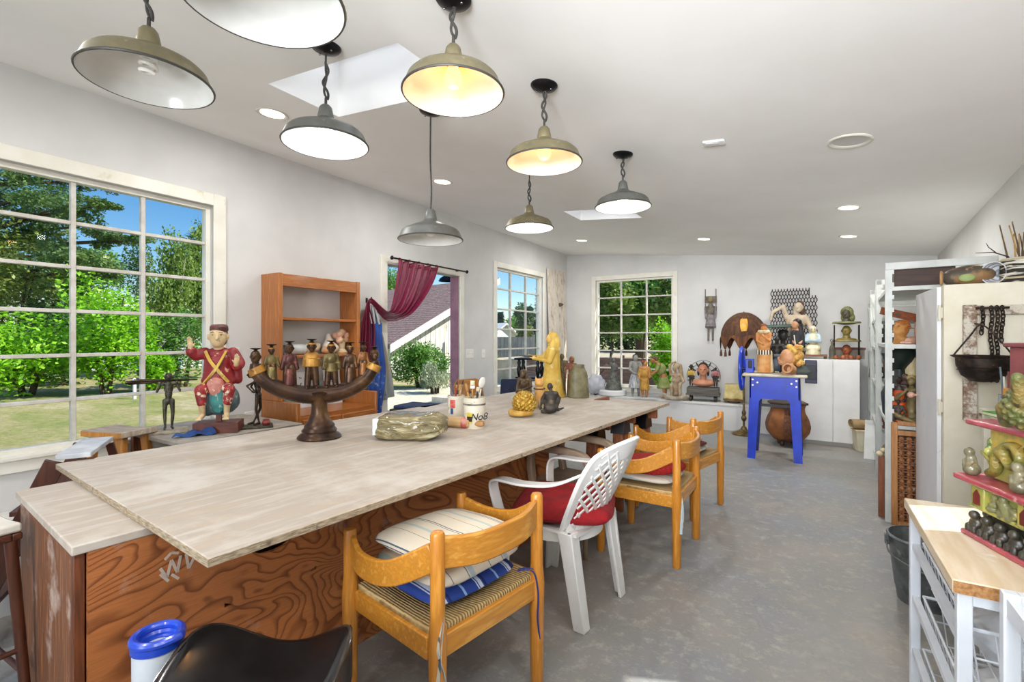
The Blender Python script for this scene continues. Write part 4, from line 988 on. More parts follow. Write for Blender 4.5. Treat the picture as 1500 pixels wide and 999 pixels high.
for k in (0, 1):
    y0 = .045+k*(Wd-.09)/2+k*.005; y1 = y0+(Wd-.10)/2
    dr = MB().box(BD-.003, BD+.017, y0, y1, .08, BT-.10).build('cabinet_door', OAKX, o, bevel=.005)
    MB().box(BD+.015, BD+.024, y0+.05, y1-.05, .14, BT-.16).build('raised_panel', OAK, dr, bevel=.007)
    MB().ball((BD+.032, y1-.03 if k == 0 else y0+.03, .5), .013, n=14).build('knob', M('#8a5a2c', None, rough=.3), dr)
# ================================================================== SCULPTURES
def V3(p): return Vector(p)
def headp(h, look=(0,-1,0), k=1.0, ears=True):
    h = V3(h); L = V3(look).normalized(); P = Vector((-L.y, L.x, 0)).normalized()
    def e(c, a, b, d): return ('e', c.x, c.y, c.z, a*k, b*k, d*k)
    def c(p, r, q, r2): return ('c', p.x, p.y, p.z, r*k, q.x, q.y, q.z, r2*k)
    Z = Vector((0,0,1))
    out = [e(h, .056, .060, .074), e(h+L*.014*k-Z*.034*k, .043, .046, .044), e(h+L*.03*k-Z*.052*k, .024, .024, .02),
           c(h+L*.054*k+Z*.012*k, .007, h+L*.070*k-Z*.014*k, .011), c(h+L*.05*k+Z*.02*k+P*.028*k, .008, h+L*.05*k+Z*.02*k-P*.028*k, .008),
           c(h+L*.052*k-Z*.032*k+P*.012*k, .006, h+L*.052*k-Z*.032*k-P*.012*k, .006)]
    if ears: out += [e(h+P*.056*k-Z*.004*k, .012, .012, .022), e(h-P*.056*k-Z*.004*k, .012, .012, .022)]
    return out
J0 = dict(hl=(.05,0,.5), kl=(.055,-.012,.27), al=(.055,.006,.045), tl=(.062,-.072,.02), sl=(.108,0,.795), el=(.145,.015,.635), wl=(.15,-.03,.49), fl=(.15,-.055,.43), n=(0,0,.83), h=(0,-.012,.915))
def joints(**o):
    j = dict(J0)
    for k in ('h','k','a','t','s','e','w','f'):
        x, y, z = J0[k+'l'] if k+'l' in J0 else (0,0,0); j[k+'r'] = (-x, y, z)
    j.update(o); return j
def cap(a, r, b, r2): return ('c', *a, r, *b, r2)
def body(legs=True, arms=True, head=True, b=1.0, look=(0,-1,0), fingers=False, hk=1.0, **o):
    j = joints(**o); p = []
    S = (V3(j['sl'])+V3(j['sr']))/2; H = (V3(j['hl'])+V3(j['hr']))/2
    ch = S.lerp(H, .28); be = S.lerp(H, .62)
    p += [('e', *ch, .098*b, .064*b, .10), ('e', *be, .078*b, .056*b, .09), ('e', *H, .088*b, .062*b, .07), cap(S.lerp(H,.1), .06*b, H, .06*b)]
    p += [cap(j['sl'], .04*b, j['sr'], .04*b), cap(j['n'], .032, j['h'], .03), cap(S, .045, j['n'], .034)]
    for s in 'lr':
        if legs: p += [cap(j['h'+s], .058*b, j['k'+s], .040*b), cap(j['k'+s], .039*b, V3(j['k'+s]).lerp(V3(j['a'+s]), .35), .039*b), cap(V3(j['k'+s]).lerp(V3(j['a'+s]), .35), .039*b, j['a'+s], .022*b), cap(j['a'+s], .024, j['t'+s], .018)]
        if arms:
            p += [cap(j['s'+s], .037*b, j['e'+s], .027*b), cap(j['e'+s], .028*b, j['w'+s], .019*b)]
            w, f = V3(j['w'+s]), V3(j['f'+s]); d = (f-w)
            if d.length > 1e-4:
                p += [cap(w, .018, w+d*.45, .022)]
                u = d.normalized(); sd = u.cross(Vector((0,1,.1))).normalized()
                for q in (-1.5,-.5,.5,1.5):
                    a = w+d*.45+sd*q*.011; bq = a+u*d.length*(.62-.06*abs(q))+Vector((0,-.008,0)); p.append(cap(a, .0075, bq, .006))
                p.append(cap(w+d*.2+sd*.016, .009, w+d*.5+sd*.04, .007))
    if head: p += headp(j['h'], look, hk)
    return p
def dots(parent, pts, r, mat, name='eye'):
    for p in pts: MB().ball(p, r, n=10).build(name, mat, parent)
EYE_W = M('#e8e2d2', None, rough=.3); EYE_D = M('#1c1410', None, rough=.25)
BRONZE = M('#4a3d30', '#2f2822', 18, .42, .75, .15, 60, wear='#7c684c', wscale=30, wlo=.58, whi=.7)
BRONZEG = M('#5c5a48', '#3d3a30', 18, .45, .6, .15, 60, wear='#85806a', wscale=30, wlo=.58, whi=.7)
BRONZEB = M('#4b3322', '#33221a', 7, .34, .55, .1, 40, wear='#7c5c38', wscale=6, wlo=.5, whi=.75)
TERRA = M('#b97a52', '#9c5f3c', 16, .75, 0, .2, wear='#d0a27a', wscale=18)
FLESH = M('#c98f6d', '#b67555', 14, .6, 0, .1); CREAMC = M('#d8c7a4', '#c2ad84', 14, .75, 0, .2); OCHRE = M('#c8a04a', '#a87c2c', 14, .6, 0, .2, wear='#dbbf78', wscale=16)
YELC = M('#d3b254', '#bd9638', 9, .65, 0, .2, wear='#e3d193', wscale=12, wlo=.56, whi=.66); GREYC = M('#9a9a92', '#7f8079', 16, .8, 0, .2)
DARKC = M('#3d352d', '#27221d', 16, .6, 0, .3, wear='#5f5344', wscale=18); GREENG = M('#8f9a56', '#6f7a3e', 14, .6, 0, .2); RUSTC = M('#8c5138', '#6b3a28', 16, .7, 0, .2)
STONE = M('#b0a693', '#8e8470', 18, .85, 0, .3); WHITEC = M('#e2dcc8', '#d0c7ac', 12, .5, 0, .1); REDL = M('#9c2327', '#7a161c', 11, .5, 0, .15, 50, wear='#d1a98f', wscale=26, wlo=.64, whi=.68)
BLUEG = M('#6f8a90', '#54696c', 12, .6, 0, .2, wear='#a8ab9c', wscale=18); TEALG = M('#3c8a84', '#2f6c6b', 12, .55, 0, .2, wear='#8fb2a4', wscale=22)
def fig(name, label, p, H, prims, mat, rz=None, vox=None, cat='statue', group=None, off=(0,0,0)):
    o = thing(name, label, cat, p, face_cam(p) if rz is None else rz, group)
    blob('body', prims, mat, o, vox or max(.0035, H*.011), H, 2, off=off); return o
# ---- left side table ------------------------------------------------
p = onz(247, 633, .74); s = .35
o = fig('bronze_statue', 'thin bronze man carrying a bundle of sticks across his shoulders by the window', p+Vector((0,0,.018)), s,
        body(b=.72, el=(.165,.0,.66), wl=(.13,-.02,.80), fl=(.11,-.02,.84), er=(-.165,.0,.66), wr=(-.13,-.02,.80), fr=(-.11,-.02,.84), kl=(.06,-.02,.27), al=(.045,.0,.04), ar=(-.05,-.03,.04), tr=(-.06,-.11,.02)), BRONZEG)
MB().cbox((0,0,-.009), .20, .15, .018).build('base_plate', STONE, o, bevel=.004)
mb = MB()
for k in range(13):
    a = k*2.4; r = .006+.008*(k % 3)/2; mb.cyl((-.19+.02*math.sin(k*3), .03+r*math.cos(a), .295+r*math.sin(a)), (.13+.02*math.cos(k*2), .03+r*math.cos(a*1.3), .295+r*math.sin(a*1.3)), .004, n=6)
mb.build('stick_bundle', BRONZE, o); blob('cap', [('e',0,-.006,.955,.052,.056,.03)], BRONZE, o, .004, s)
MB().ball((-.075,-.04,.012), .018, .014, .012).build('rock', BRONZE, o)
p = onz(285, 638, .74)
o = thing('blue_cloth', 'crumpled blue cloth lying beside the bronze stick carrier', 'cloth', (p.x, p.y, .741), face_cam(p))
MB().grid(lambda u, v: (.11*(2*u-1)*(1-.5*v), .05*(2*v-1), .008+.03*v*(1-v)*4*(.3+.7*u)+.008*math.sin(u*13+v*4)), 20, 10, .003).build('cloth', M('#2c4f8c', '#1f3b70', 12, .9, bump=.2), o, sharp=180)
# red seated immortal on a block
p = onz(321, 632, .74); o = thing('seated_statue', 'painted wooden seated man in red robe and yellow sash on a brown block', 'statue', p, face_cam(p)-.25); o.scale = (.90,.9,.93)
MB().box(-.135,.135,-.085,.085,0,.07).build('wood_block', wood('#6e3524', '#4d2217', 'x', 16, 10, .4), o, bevel=.003)
MB().box(-.016,.016,-.014,.014,.07,.13).build('post', wood('#7a3c28', '#5a2a1b', 'z', 16, 10, .4), o)
z = .10; CR = M('#d3bc92', '#bd9f72', 14, .5, wear='#8c6a4c', wscale=26, wlo=.66, whi=.7)
blob('lower_robe', [('e',0,.02,z+.10,.125,.095,.095), ('e',-.065,.0,z+.10,.06,.075,.095), ('e',.06,-.005,z+.12,.065,.075,.08), ('e',0,-.05,z+.13,.05,.045,.09), ('c',0,0,z+.2,.08,0,.01,z+.12,.09)], BLUEG, o, .005)
blob('apron_panel', [('e',.015,-.088,z+.115,.045,.014,.085)], TEALG, o, .004)
blob('belly_panel', [('e',0,-.082,z+.215,.055,.022,.052), ('e',0,-.09,z+.19,.04,.014,.05)], M('#c98f80', '#b46a5e', 16, .5, wear='#e0c3a6', wscale=30), o, .004)
for sx in (-1, 1):
    blob('trouser_leg', [('c',sx*.05,-.04,z+.20,.045,sx*.085,-.095,z+.185,.036), ('c',sx*.085,-.095,z+.185,.036,sx*.075,-.105,z+.105,.028)], M('#a3292b', '#7e1c20', 16, .5, wear='#dccbb0', wscale=34, wlo=.54, whi=.58), o, .0045)
    blob('foot', [('c',sx*.074,-.106,z+.10,.022,sx*.07,-.10,z+.03,.017), ('c',sx*.07,-.10,z+.025,.018,sx*.078,-.15,z+.008,.013)]+[('c',sx*.078-.012+.006*k,-.15,z+.008,.006,sx*.08-.016+.008*k,-.168,z+.004,.005) for k in range(5)], CR, o, .0035)
# coat with sleeves
blob('red_coat', [('k',0,.01,z+.22,.105,0,.01,z+.40,.088), ('e',0,.005,z+.40,.095,.062,.06), ('e',0,.01,z+.24,.112,.085,.05), ('c',.085,.0,z+.42,.038,.125,-.02,z+.35,.04), ('c',.125,-.02,z+.35,.04,.125,-.06,z+.335,.035), ('c',-.085,0,z+.42,.038,-.135,-.01,z+.405,.036), ('c',-.135,-.01,z+.405,.036,-.155,-.03,z+.43,.034), ('c',.1,.02,z+.38,.03,.11,.02,z+.24,.03)], REDL, o, .005)
for pts in ([(-.07,-.045,z+.435),(-.03,-.085,z+.37),(.025,-.1,z+.30),(.075,-.075,z+.23)], [(.055,-.05,z+.435),(.035,-.082,z+.38),(0,-.1,z+.31),(-.075,-.085,z+.22)]):
    MB().strip(bez(pts, 6), None, .02, .008, (.5,0,.5)).build('yellow_sash', YELC, o, bevel=.002)
def hand(parent, w, d, s, mat, name='hand', side=1):
    w, d = V3(w), V3(d).normalized(); sd = d.cross(Vector((0,-1,0))).normalized(); p = [cap(w, .30*s, w+d*.38*s, .26*s), ('e', *(w+d*.35*s), .30*s, .2*s, .32*s)]
    for q, L in ((-1.5,.75),(-.5,.9),(.5,.85),(1.5,.62)):
        a = w+d*.5*s+sd*q*.15*s; m_ = a+d*L*.5*s; p += [cap(a, .085*s, m_, .075*s), cap(m_, .075*s, m_+(d+Vector((0,-.35,0)))*L*.42*s, .06*s)]
    p.append(cap(w+d*.2*s+sd*side*.22*s, .1*s, w+d*.5*s+sd*side*.5*s, .075*s)); return blob(name, p, mat, parent, .003, sm=1)
hand(o, (-.158,-.04,z+.455), (-.05,-.1,1), .055, CR, side=1); hand(o, (.125,-.09,z+.345), (.15,-.2,1), .055, CR, side=-1)
hd = headp((0,-.022,z+.53), (.12,-1,-.05), .97)
blob('head', hd+[('c',0,-.01,z+.45,.032,0,-.02,z+.50,.034)], CR, o, .0035)
h = Vector((0,-.022,z+.53)); dots(o, [h+Vector((-.019,-.050,.010)), h+Vector((.028,-.047,.010))], .0055, EYE_D)
MB().tube(bez([h+Vector((-.012,-.051,-.030)), h+Vector((.006,-.054,-.034)), h+Vector((.024,-.050,-.029))], 4), .0022, 6).build('mouth', M('#8c2a22', None, rough=.5), o)
for sx in (-.02,.027): MB().tube(bez([h+Vector((sx-.013,-.05,.022)), h+Vector((sx,-.054,.027)), h+Vector((sx+.013,-.05,.022))], 4), .0018, 6).build('eyebrow', EYE_D, o)
blob('hair', [('e',0,.005,z+.545,.052,.052,.055), ('e',0,.02,z+.51,.046,.035,.05)], M('#241c18', '#322620', 12, .5), o, .004)
MB().lathe([(.053,0),(.056,.012),(.054,.034),(.045,.044),(1e-6,.047)], n=24).build('cap', M('#6b3a32', '#4b2622', 14, .5, wear='#93706a', wscale=30), o, loc=(.003,-.012,z+.562), rot=(.12,0,0))
# slim bronze carrier with pot
p = onz(377, 626, .74); s = .37
o = fig('bronze_statue', 'slender dark bronze figure bending under a load in front of the hutch side', p+Vector((0,0,.015)), s,
        body(b=.62, look=(-1,-.2,-.2), h=(-.09,-.03,.90), n=(-.05,0,.83), sl=(.02,-.10,.79), sr=(-.02,.10,.79), el=(-.16,-.14,.70), wl=(-.08,-.14,.60), fl=(-.03,-.13,.58), er=(-.1,.14,.66), wr=(-.04,.1,.58), fr=(.0,.08,.56), hl=(.0,-.05,.52), hr=(.03,.05,.52), kl=(-.02,-.06,.28), al=(.03,-.04,.04), tl=(-.05,-.05,.02), kr=(.05,.05,.29), ar=(-.06,.06,.04), tr=(-.14,.06,.02)), BRONZE)
blob('load', [('e',.02,0,.86,.09,.11,.05), ('e',.07,0,.80,.06,.12,.05), ('e',-.08,-.02,.955,.05,.05,.025), ('c',-.08,-.02,.95,.03,0,0,.87,.03)], BRONZE, o, .005, s)
MB().box(-.09,.09,-.06,.06,-.015,0).build('base_plate', BRONZEG, o, bevel=.003)
MB().lathe([(1e-6,0),(.018,.002),(.026,.016),(.02,.03),(.016,.034),(.02,.038)], n=20).build('red_pot', M('#8f3a30', '#742a24', 14, .5), o, loc=(.05,-.03,0))
# ---- eight-figure candelabrum -----------------------------------------
p = onz(468, 641, .77); o = thing('candelabrum', 'bronze boat shaped candelabrum with eight standing figures on the table', 'candelabrum', (p.x, p.y, .77), face_cam(p)); k = .00376; o.scale = (.90,.92,.935)
MB().lathe([(.125,0),(.128,.008),(.118,.02),(.100,.032),(.098,.038),(.102,.046),(.090,.060),(.086,.066),(.088,.074),(.078,.088),(.060,.11),(.048,.15),(.045,.19),(.052,.235),(.068,.265),(.02,.29),(1e-6,.29)], n=48).build('pedestal', BRONZEB, o, sharp=60)
bp = bez([(-.34,0,.41), (-.312,0,.362), (-.24,0,.305), (-.12,0,.262), (0,0,.252), (.12,0,.262), (.235,0,.31), (.29,0,.362), (.318,0,.415)], 7); n_ = len(bp)
MB().tube(bp, [.043-.006*abs(2*i/(n_-1)-1) + .012*(1-abs(2*i/(n_-1)-1)) for i in range(n_)], 16).build('boat', BRONZEB, o, sharp=180)
GOLDB = M('#b98a3c', '#8c6228', 16, .4, .4, .1, wear='#5d3d1e', wscale=14)
for (x, z, sg) in ((-.342,.41,-1), (.320,.415,1)):
    d_ = Vector((sg*.45,0,1)).normalized(); c_ = Vector((x,0,z)); MB().cyl(c_-d_*.03, c_+d_*.012, .049, .046, 24).build('collar', GOLDB, o, bevel=.004)
WINE = M('#5c2f2a', '#44221f', 14, .42, .4, .1, wear='#7c4a3c', wscale=18); OLV = M('#6f6136', '#544826', 14, .42, .4, .1, wear='#94824a', wscale=18); ORB = M('#8a5a2c', '#6b4322', 14, .42, .4, .1)
figs = [(-.345, .405, .115, BRONZEB, 'bust'), (-.262, .335, .215, OLV, 'short'), (-.165, .295, .275, WINE, 'robe'), (-.043, .288, .295, GOLDB, 'cape'), (.068, .288, .285, OLV, 'coat'), (.176, .300, .262, BRONZEB, 'robe'), (.255, .345, .215, ORB, 'skirt'), (.323, .41, .11, BRONZEB, 'bust')]
for i, (x, z, H, mt, kind) in enumerate(figs):
    tl = .0
    if kind == 'bust':
        pr = [('k',0,0,0,.034,0,0,.035,.03), ('c',0,0,.03,.02,0,0,.06,.016)]; f = blob('figure', pr+headp((0,-.004,.075), (-.3 if x < 0 else .3,-1,0), .5), BRONZEB, o, .0035, loc=(x,0,z)); top = .075+.037
    else:
        hz_ = .80; q = .078/H*.62
        pr = headp((0,-.008,.84), (.15 if i % 2 else -.2,-1,0), 1.5)+[('c',0,0,.70,.035,0,0,.80,.034)]
        if kind in ('robe', 'skirt'): cl = [('k',0,0,.06,.13,0,0,.42,.10), ('e',0,0,.60,.115,.085,.16), ('c',.1,0,.66,.05,.15,-.02,.42,.045), ('c',-.1,0,.66,.05,-.15,-.02,.42,.045)]
        elif kind == 'cape': cl = [('k',0,0,.44,.19,0,0,.60,.17), ('e',0,0,.62,.165,.10,.12), ('e',0,0,.50,.19,.12,.09)]
        elif kind == 'coat': cl = [('k',0,0,.34,.135,0,0,.52,.115), ('e',0,0,.62,.125,.085,.13), ('c',.12,0,.66,.045,.165,0,.42,.04), ('c',-.12,0,.66,.045,-.165,0,.42,.04)]
        else: cl = [('k',0,0,.05,.15,0,0,.4,.12), ('e',0,0,.58,.15,.1,.16), ('c',.13,0,.64,.05,.19,0,.42,.045), ('c',-.13,0,.64,.05,-.19,0,.42,.045)]
        lg = [('c',.055,0,.44,.075,.085,0,.06,.065), ('c',-.055,0,.44,.075,-.085,0,.06,.065), ('c',.085,-.02,.03,.05,.095,-.09,.025,.045), ('c',-.085,-.02,.03,.05,-.095,-.09,.025,.045)]
        f = blob('figure', pr+lg+[('e',0,0,.55,.09,.07,.15)], BRONZEB, o, .0038, H, loc=(x,0,z)); blob('clothing', cl, mt, f, .004, H)
        top = .84*H+.075*H*1.46
        if i in (1, 3, 4, 5): blob('headband', [('e',0,-.008,.885,.088,.094,.035)], GOLDB, f, .0035, H)
    MB().lathe([(.007,top-.006),(.009,top),(.026,top+.006),(.03,top+.010),(.024,top+.0095),(1e-6,top+.006)], n=20).build('candle_cup', M('#2f2823', None, rough=.35, metal=.7), f)
# ---- clay, rolling pin, buckets, brushes --------------------------------
p = onz(590, 645, .77); q = onz(655, 640, .77); o = thing('clay_block', 'plastic wrapped block of grey brown clay lying on the table', 'clay block', (p.x, p.y+.07, .77), R(26))
t = NT('wrapped_clay'); n1 = t.noise(t.map((2,6,9), (0,.5,.3)), 3.2, 4, .6, 1.5); c = t.ramp(n1, [(.38, C('#6f6444')), (.55, C('#85794f')), (.66, C('#b5ab85'))]); t.color(c); t.set(Roughness=.22, Coat_Weight=.6); t.bump(n1, .9, .02); CLAY = t.m
def clay(u, v):
    a = 2*PI*v; c_, s_ = math.cos(a), math.sin(a); n_ = 5; kk = (abs(c_)**n_+abs(s_)**n_)**(-1/n_); e = (1-abs(2*u-1)**6)**.25 if 0 < u < 1 else 0
    pinch = 1-.30*max(0, u-.72)/.28*(1.0); x = .19*(2*u-1)+.012*s_
    w = .006*noise.noise(Vector((x*12, c_*2.2, s_*2.2)))+.003*noise.noise(Vector((x*40, c_*6, s_*6)))
    if u > .68: w += .010*math.sin(a*9+u*8)*min(1, (u-.68)/.12)
    return (x, (.105*kk*c_)*e*pinch+w*e, .068+(.068*kk*s_)*e*pinch+w*e*(1 if s_ > -.5 else .1))
MB().grid(clay, 48, 64).build('clay', CLAY, o, sharp=180)
MB().grid(lambda u, v: (.13+.055*u, .09*(2*v-1)*(1-.25*u), .045+.035*math.sin(u*3)+.016*math.sin(v*25+u*5)), 10, 40, .002).build('gathered_bag', M('#b5a888', '#8d8160', 20, .3, bump=.3), o, sharp=180)
MB().box(-.1875,-.155,-.09,.09,.03,.115).build('paper_label', M('#d9dde2', None, rough=.5), o)
p = onz(676, 628, .77); o = thing('rolling_pin', 'wooden rolling pin with a red band behind the clay block', 'rolling pin', (p.x-.03, p.y+.02, .803), R(12))
PIN = wood('#c9a878', '#b08c5a', 'x', 16, 12, .5)
MB().cyl((-.2,0,0),(.075,0,0),.033,n=28).build('roller', PIN, o, bevel=.004); MB().cyl((.02,0,0),(.06,0,0),.0335,n=28).build('red_band', M('#b3423c', '#c98f80', 30, .6), o)
MB().lathe([(.010,.075),(.012,.085),(.018,.11),(.019,.14),(.014,.158),(1e-6,.162)], n=18, m=Matrix.Rotation(PI/2,4,'Y')).build('handle', wood('#b98a56', '#9c6f3e', 'x', 16, 12, .5), o)
MB().lathe([(.010,.2),(.012,.21),(.018,.235),(.019,.265),(.014,.283),(1e-6,.287)], n=18, m=Matrix.Rotation(-PI/2,4,'Y')).build('handle', PIN, o)
POT = M('#d9d3c2', '#cfc7b2', 12, .5, wear='#a89c82', wscale=20)
def letter(parent, text, size, loc, rot, mat, name='lettering'):
    cu = bpy.data.curves.new(name, 'FONT'); cu.body = text; cu.size = size; cu.extrude = .0004; cu.align_x = 'CENTER'; cu.shear = .25
    tmp = bpy.data.objects.new('tmp', cu); COL.objects.link(tmp); dg = bpy.context.evaluated_depsgraph_get(); me = bpy.data.meshes.new_from_object(tmp.evaluated_get(dg))
    bpy.data.objects.remove(tmp); me.materials.clear(); me.materials.append(mat); ob = bpy.data.objects.new(name, me); COL.objects.link(ob); ob.parent = parent; ob.location = loc; ob.rotation_euler = rot; return ob
def arcpatch(parent, name, r, a0, a1, z0, z1, mat):
    return MB().grid(lambda u, v: (r*math.sin(a0+(a1-a0)*u), -r*math.cos(a0+(a1-a0)*u), z0+(z1-z0)*v), 10, 4, .0006).build(name, mat, parent)
def bucket(px, py, r, h, label):
    p = onz(px, py, .77); o = thing('paint_bucket', label, 'bucket', p, face_cam(p))
    MB().lathe([(r*.9,0),(r*.92,.004),(r,h*.86),(r*1.035,h*.865),(r*1.035,h*.9),(r*1.0,h*.905),(r*1.02,h),(r*.98,h),(r*.95,h*.2),(1e-6,h*.15)], n=40).build('pail', POT, o, sharp=30); return o, p
bA, pA = bucket(668, 611, .058, .15, 'pale paint bucket with red and blue label behind the other bucket')
m = arcpatch(bA, 'red_label', .0585, -.75, -.1, .07, .125, M('#b8352f', '#cf6a5e', 40, .5)); arcpatch(bA, 'blue_label', .0578, -.7, -.35, .03, .068, M('#2b4a7c', None, rough=.5))
bB, pB = bucket(695, 626, .068, .185, 'front paint bucket with a yellow and black label and black handwriting')
arcpatch(bB, 'dark_band', .0688, -1.5, 1.5, .140, .150, M('#4a463f', '#8d8676', 20, .6)); arcpatch(bB, 'yellow_label', .0665, -.75, -.2, .035, .098, M('#cdb73a', None, rough=.5)); arcpatch(bB, 'black_label', .0667, -.73, -.22, .045, .075, M('#26241e', None, rough=.5))
letter(bB, 'No8', .06, (.026,-.064,.055), (PI/2,0,.42), M('#221f1b', None, rough=.6))
GB = 'brushes and tools standing in the paint buckets'
HN = [wood('#c49a5c', '#a87c40', 'z', 14, 10, .5), wood('#8a5a34', '#6b4222', 'z', 14, 10, .5), M('#d9d4c6', None, rough=.4), M('#6f7a80', None, rough=.4), M('#a8382e', None, rough=.4)]
def brush(bp_, k, r, L, tip, hc, label, hb):
    a = k*2.39; b = Vector((bp_.x+r*.35*math.cos(a+2), bp_.y+r*.35*math.sin(a+2), .80)); tpt = Vector((bp_.x+r*1.15*math.cos(a), bp_.y+r*1.15*math.sin(a), .80+L)); d_ = (tpt-b).normalized()
    o = thing('paint_brush', label, 'brush', b, group=GB, rot=d_.to_track_quat('Z', 'Y').to_euler()); LL = (tpt-b).length
    MB().lathe([(.003,0),(.004,.01),(.0065,LL*.5),(.004,LL*.78),(.004,LL*.8)], n=10).build('handle', hc, o)
    if tip == 'flat':
        MB().cbox((0,0,LL*.84), .03, .009, LL*.08).build('ferrule', M('#b5b2a8', None, rough=.3, metal=1), o, bevel=.002); MB().cbox((0,0,LL*.94), .028, .008, LL*.12).build('bristles', M('#d7cdb4', '#b5a684', 30, .9), o, bevel=.003)
    elif tip == 'round':
        MB().cyl((0,0,LL*.78),(0,0,LL*.87),.0045,.005,10).build('ferrule', M('#b5b2a8', None, rough=.3, metal=1), o); MB().lathe([(.005,LL*.87),(.0065,LL*.92),(.001,LL*1.02)], n=10).build('bristles', M('#4a3b2c', '#2f261d', 30, .9), o)
    elif tip == 'spoon': MB().ball((0,0,LL*.95), .026, .006, .035).build('spoon_bowl', M('#e3e0d8', None, rough=.35), o)
    else: MB().cbox((0,0,LL*.92), .018, .003, LL*.2).build('blade', hc, o, bevel=.001)
sp = [('spoon', 2, .20, 'white spoon shaped tool sticking up tallest from the front bucket'), ('flat', 0, .19, 'wide flat brush with wooden handle in the front bucket'), ('round', 1, .15, 'dark round brush leaning in the front bucket'), ('blade', 3, .19, 'grey modelling knife in the front bucket'), ('blade', 0, .17, 'wooden modelling stick in the front bucket'), ('round', 0, .13, 'short wooden brush in the front bucket'), ('flat', 1, .15, 'brown handled flat brush in the front bucket')]
for i, (tp, hc, L, lb) in enumerate(sp): brush(pB, i, .052, L+.06, tp, HN[hc], lb, 'front')
for i, (tp, hc, L, lb) in enumerate([('round', 0, .17, 'wooden brush in the rear bucket'), ('flat', 1, .19, 'brown flat brush in the rear bucket'), ('blade', 0, .16, 'wooden modelling tool in the rear bucket'), ('round', 4, .18, 'red handled brush in the rear bucket'), ('blade', 3, .15, 'grey knife in the rear bucket'), ('round', 2, .19, 'white handled brush in the rear bucket')]): brush(pA, i+.5, .044, L+.035, tp, HN[hc], lb, 'rear')
# ---- gold coil, crouching figures, robed woman, jar on the table ----------
p = onz(765, 609, .77); o = thing('gold_sculpture', 'gold scaly curled round sculpture in front of the crouching woman', 'sculpture', p, face_cam(p))
GOLD = M('#c9a23e', '#9c7420', 60, .38, .55, .9, 70, wear='#e3cc78', wscale=50, wlo=.55, whi=.65)
rnd = random.Random(3); pr = [('e',.015,.01,.09,.078,.07,.078)]
for i in range(150):
    zz = 1-2*(i+.5)/150; rr = math.sqrt(max(0,1-zz*zz)); a = i*2.39996; pr.append(('e', .015+.080*rr*math.cos(a), .01+.072*rr*math.sin(a), .09+.080*zz, .0095,.0095,.008))
blob('scaly_body', [q_ for q_ in pr if q_[3] > 0], GOLD, o, .0042, sm=1)
blob('tail', [('c', .0+.075*math.cos(a), -.02+.065*math.sin(a), .027, .027-.0012*i, .0+.075*math.cos(a2), -.02+.065*math.sin(a2), .027, .026-.0012*i) for i, a, a2 in [(i, PI*.85+i*.30, PI*.85+(i+1)*.30) for i in range(10)]], OCHRE, o, .005)
p = onz(768, 598, .77); s = .40
o = fig('clay_figure', 'brown bronze hooded woman crouching behind the gold sculpture', p, s, body(b=1.1, look=(-.8,-.6,-.5), hl=(.06,.05,.30), hr=(-.06,.05,.30), kl=(.1,-.16,.34), kr=(-.08,-.18,.36), al=(.09,-.12,.06), ar=(-.09,-.14,.06), tl=(.09,-.2,.03), tr=(-.1,-.22,.03), sl=(.1,-.02,.56), sr=(-.1,-.02,.56), n=(-.01,-.05,.61), h=(-.03,-.08,.68), el=(.13,-.12,.44), wl=(-.02,-.2,.38), fl=(-.1,-.22,.36), er=(-.13,-.1,.44), wr=(-.14,-.2,.36), fr=(-.16,-.25,.33)), M('#5d4a32', '#443523', 20, .5, .4, .3, wear='#7d6a48', wscale=24))
blob('shawl', [('e',0,.02,.50,.13,.09,.15), ('e',-.02,-.05,.69,.075,.07,.075), ('e',.01,.06,.32,.14,.11,.12), ('e',-.04,-.1,.12,.14,.12,.13)], M('#6b5638', '#4b3b28', 20, .5, .4, .3, wear='#8b7650', wscale=24), o, .005, s)
p = onz(807, 606, .77); s = .36
o = fig('clay_figure', 'dark brown crouching figure seen from behind near the table middle', p, s, body(b=1.15, look=(.2,1,-.1), hl=(.07,.0,.12), hr=(-.07,.0,.12), kl=(.16,.12,.30), kr=(-.12,.16,.28), al=(.10,.2,.05), ar=(-.06,.22,.05), tl=(.1,.28,.03), tr=(-.06,.3,.03), sl=(.105,.06,.40), sr=(-.105,.06,.40), n=(0,.08,.46), h=(-.02,.10,.535), el=(.16,.14,.3), wl=(.1,.2,.2), fl=(.08,.24,.16), er=(-.18,.10,.28), wr=(-.2,.06,.14), fr=(-.22,.06,.07))+[('c',-.17,-.02,.05,.04,-.02,-.05,.05,.045), ('c',.14,-.03,.08,.03,.25,.0,.12,.015), ('e',0,-.02,.12,.15,.12,.11)], DARKC)
p = onz(790, 597, .77); s = .23
o = fig('cat_figure', 'small tan and white cat like clay figure beside the yellow robed woman', p, s, [('e',0,0,.3,.2,.2,.3), ('e',0,-.05,.55,.17,.16,.24), ('e',0,-.1,.85,.16,.16,.15), ('c',-.1,-.08,.95,.05,-.12,-.06,1.06,.015), ('c',.1,-.08,.95,.05,.12,-.06,1.06,.015), ('c',-.1,-.2,.4,.06,-.1,-.22,.05,.055), ('c',.1,-.2,.4,.06,.1,-.22,.05,.055), ('c',.1,.18,.1,.05,.25,.0,.06,.04), ('e',0,-.24,.82,.06,.05,.05)], M('#cf9a52', '#dcc9a2', 7, .55, 0, .1, lo=.45, hi=.55), cat='figurine')
MB().lathe([(.045,.1),(.047,.105),(.045,.11)], n=20, cap=False, c=(0,-.012,.045)).build('collar', M('#54402c', None, rough=.6), o)
p = onz(809, 581, .77); s = .60; o = thing('robed_statue', 'tall yellow glazed woman in veil and long robe holding out a tray', 'statue', p, face_cam(p)-1.35)
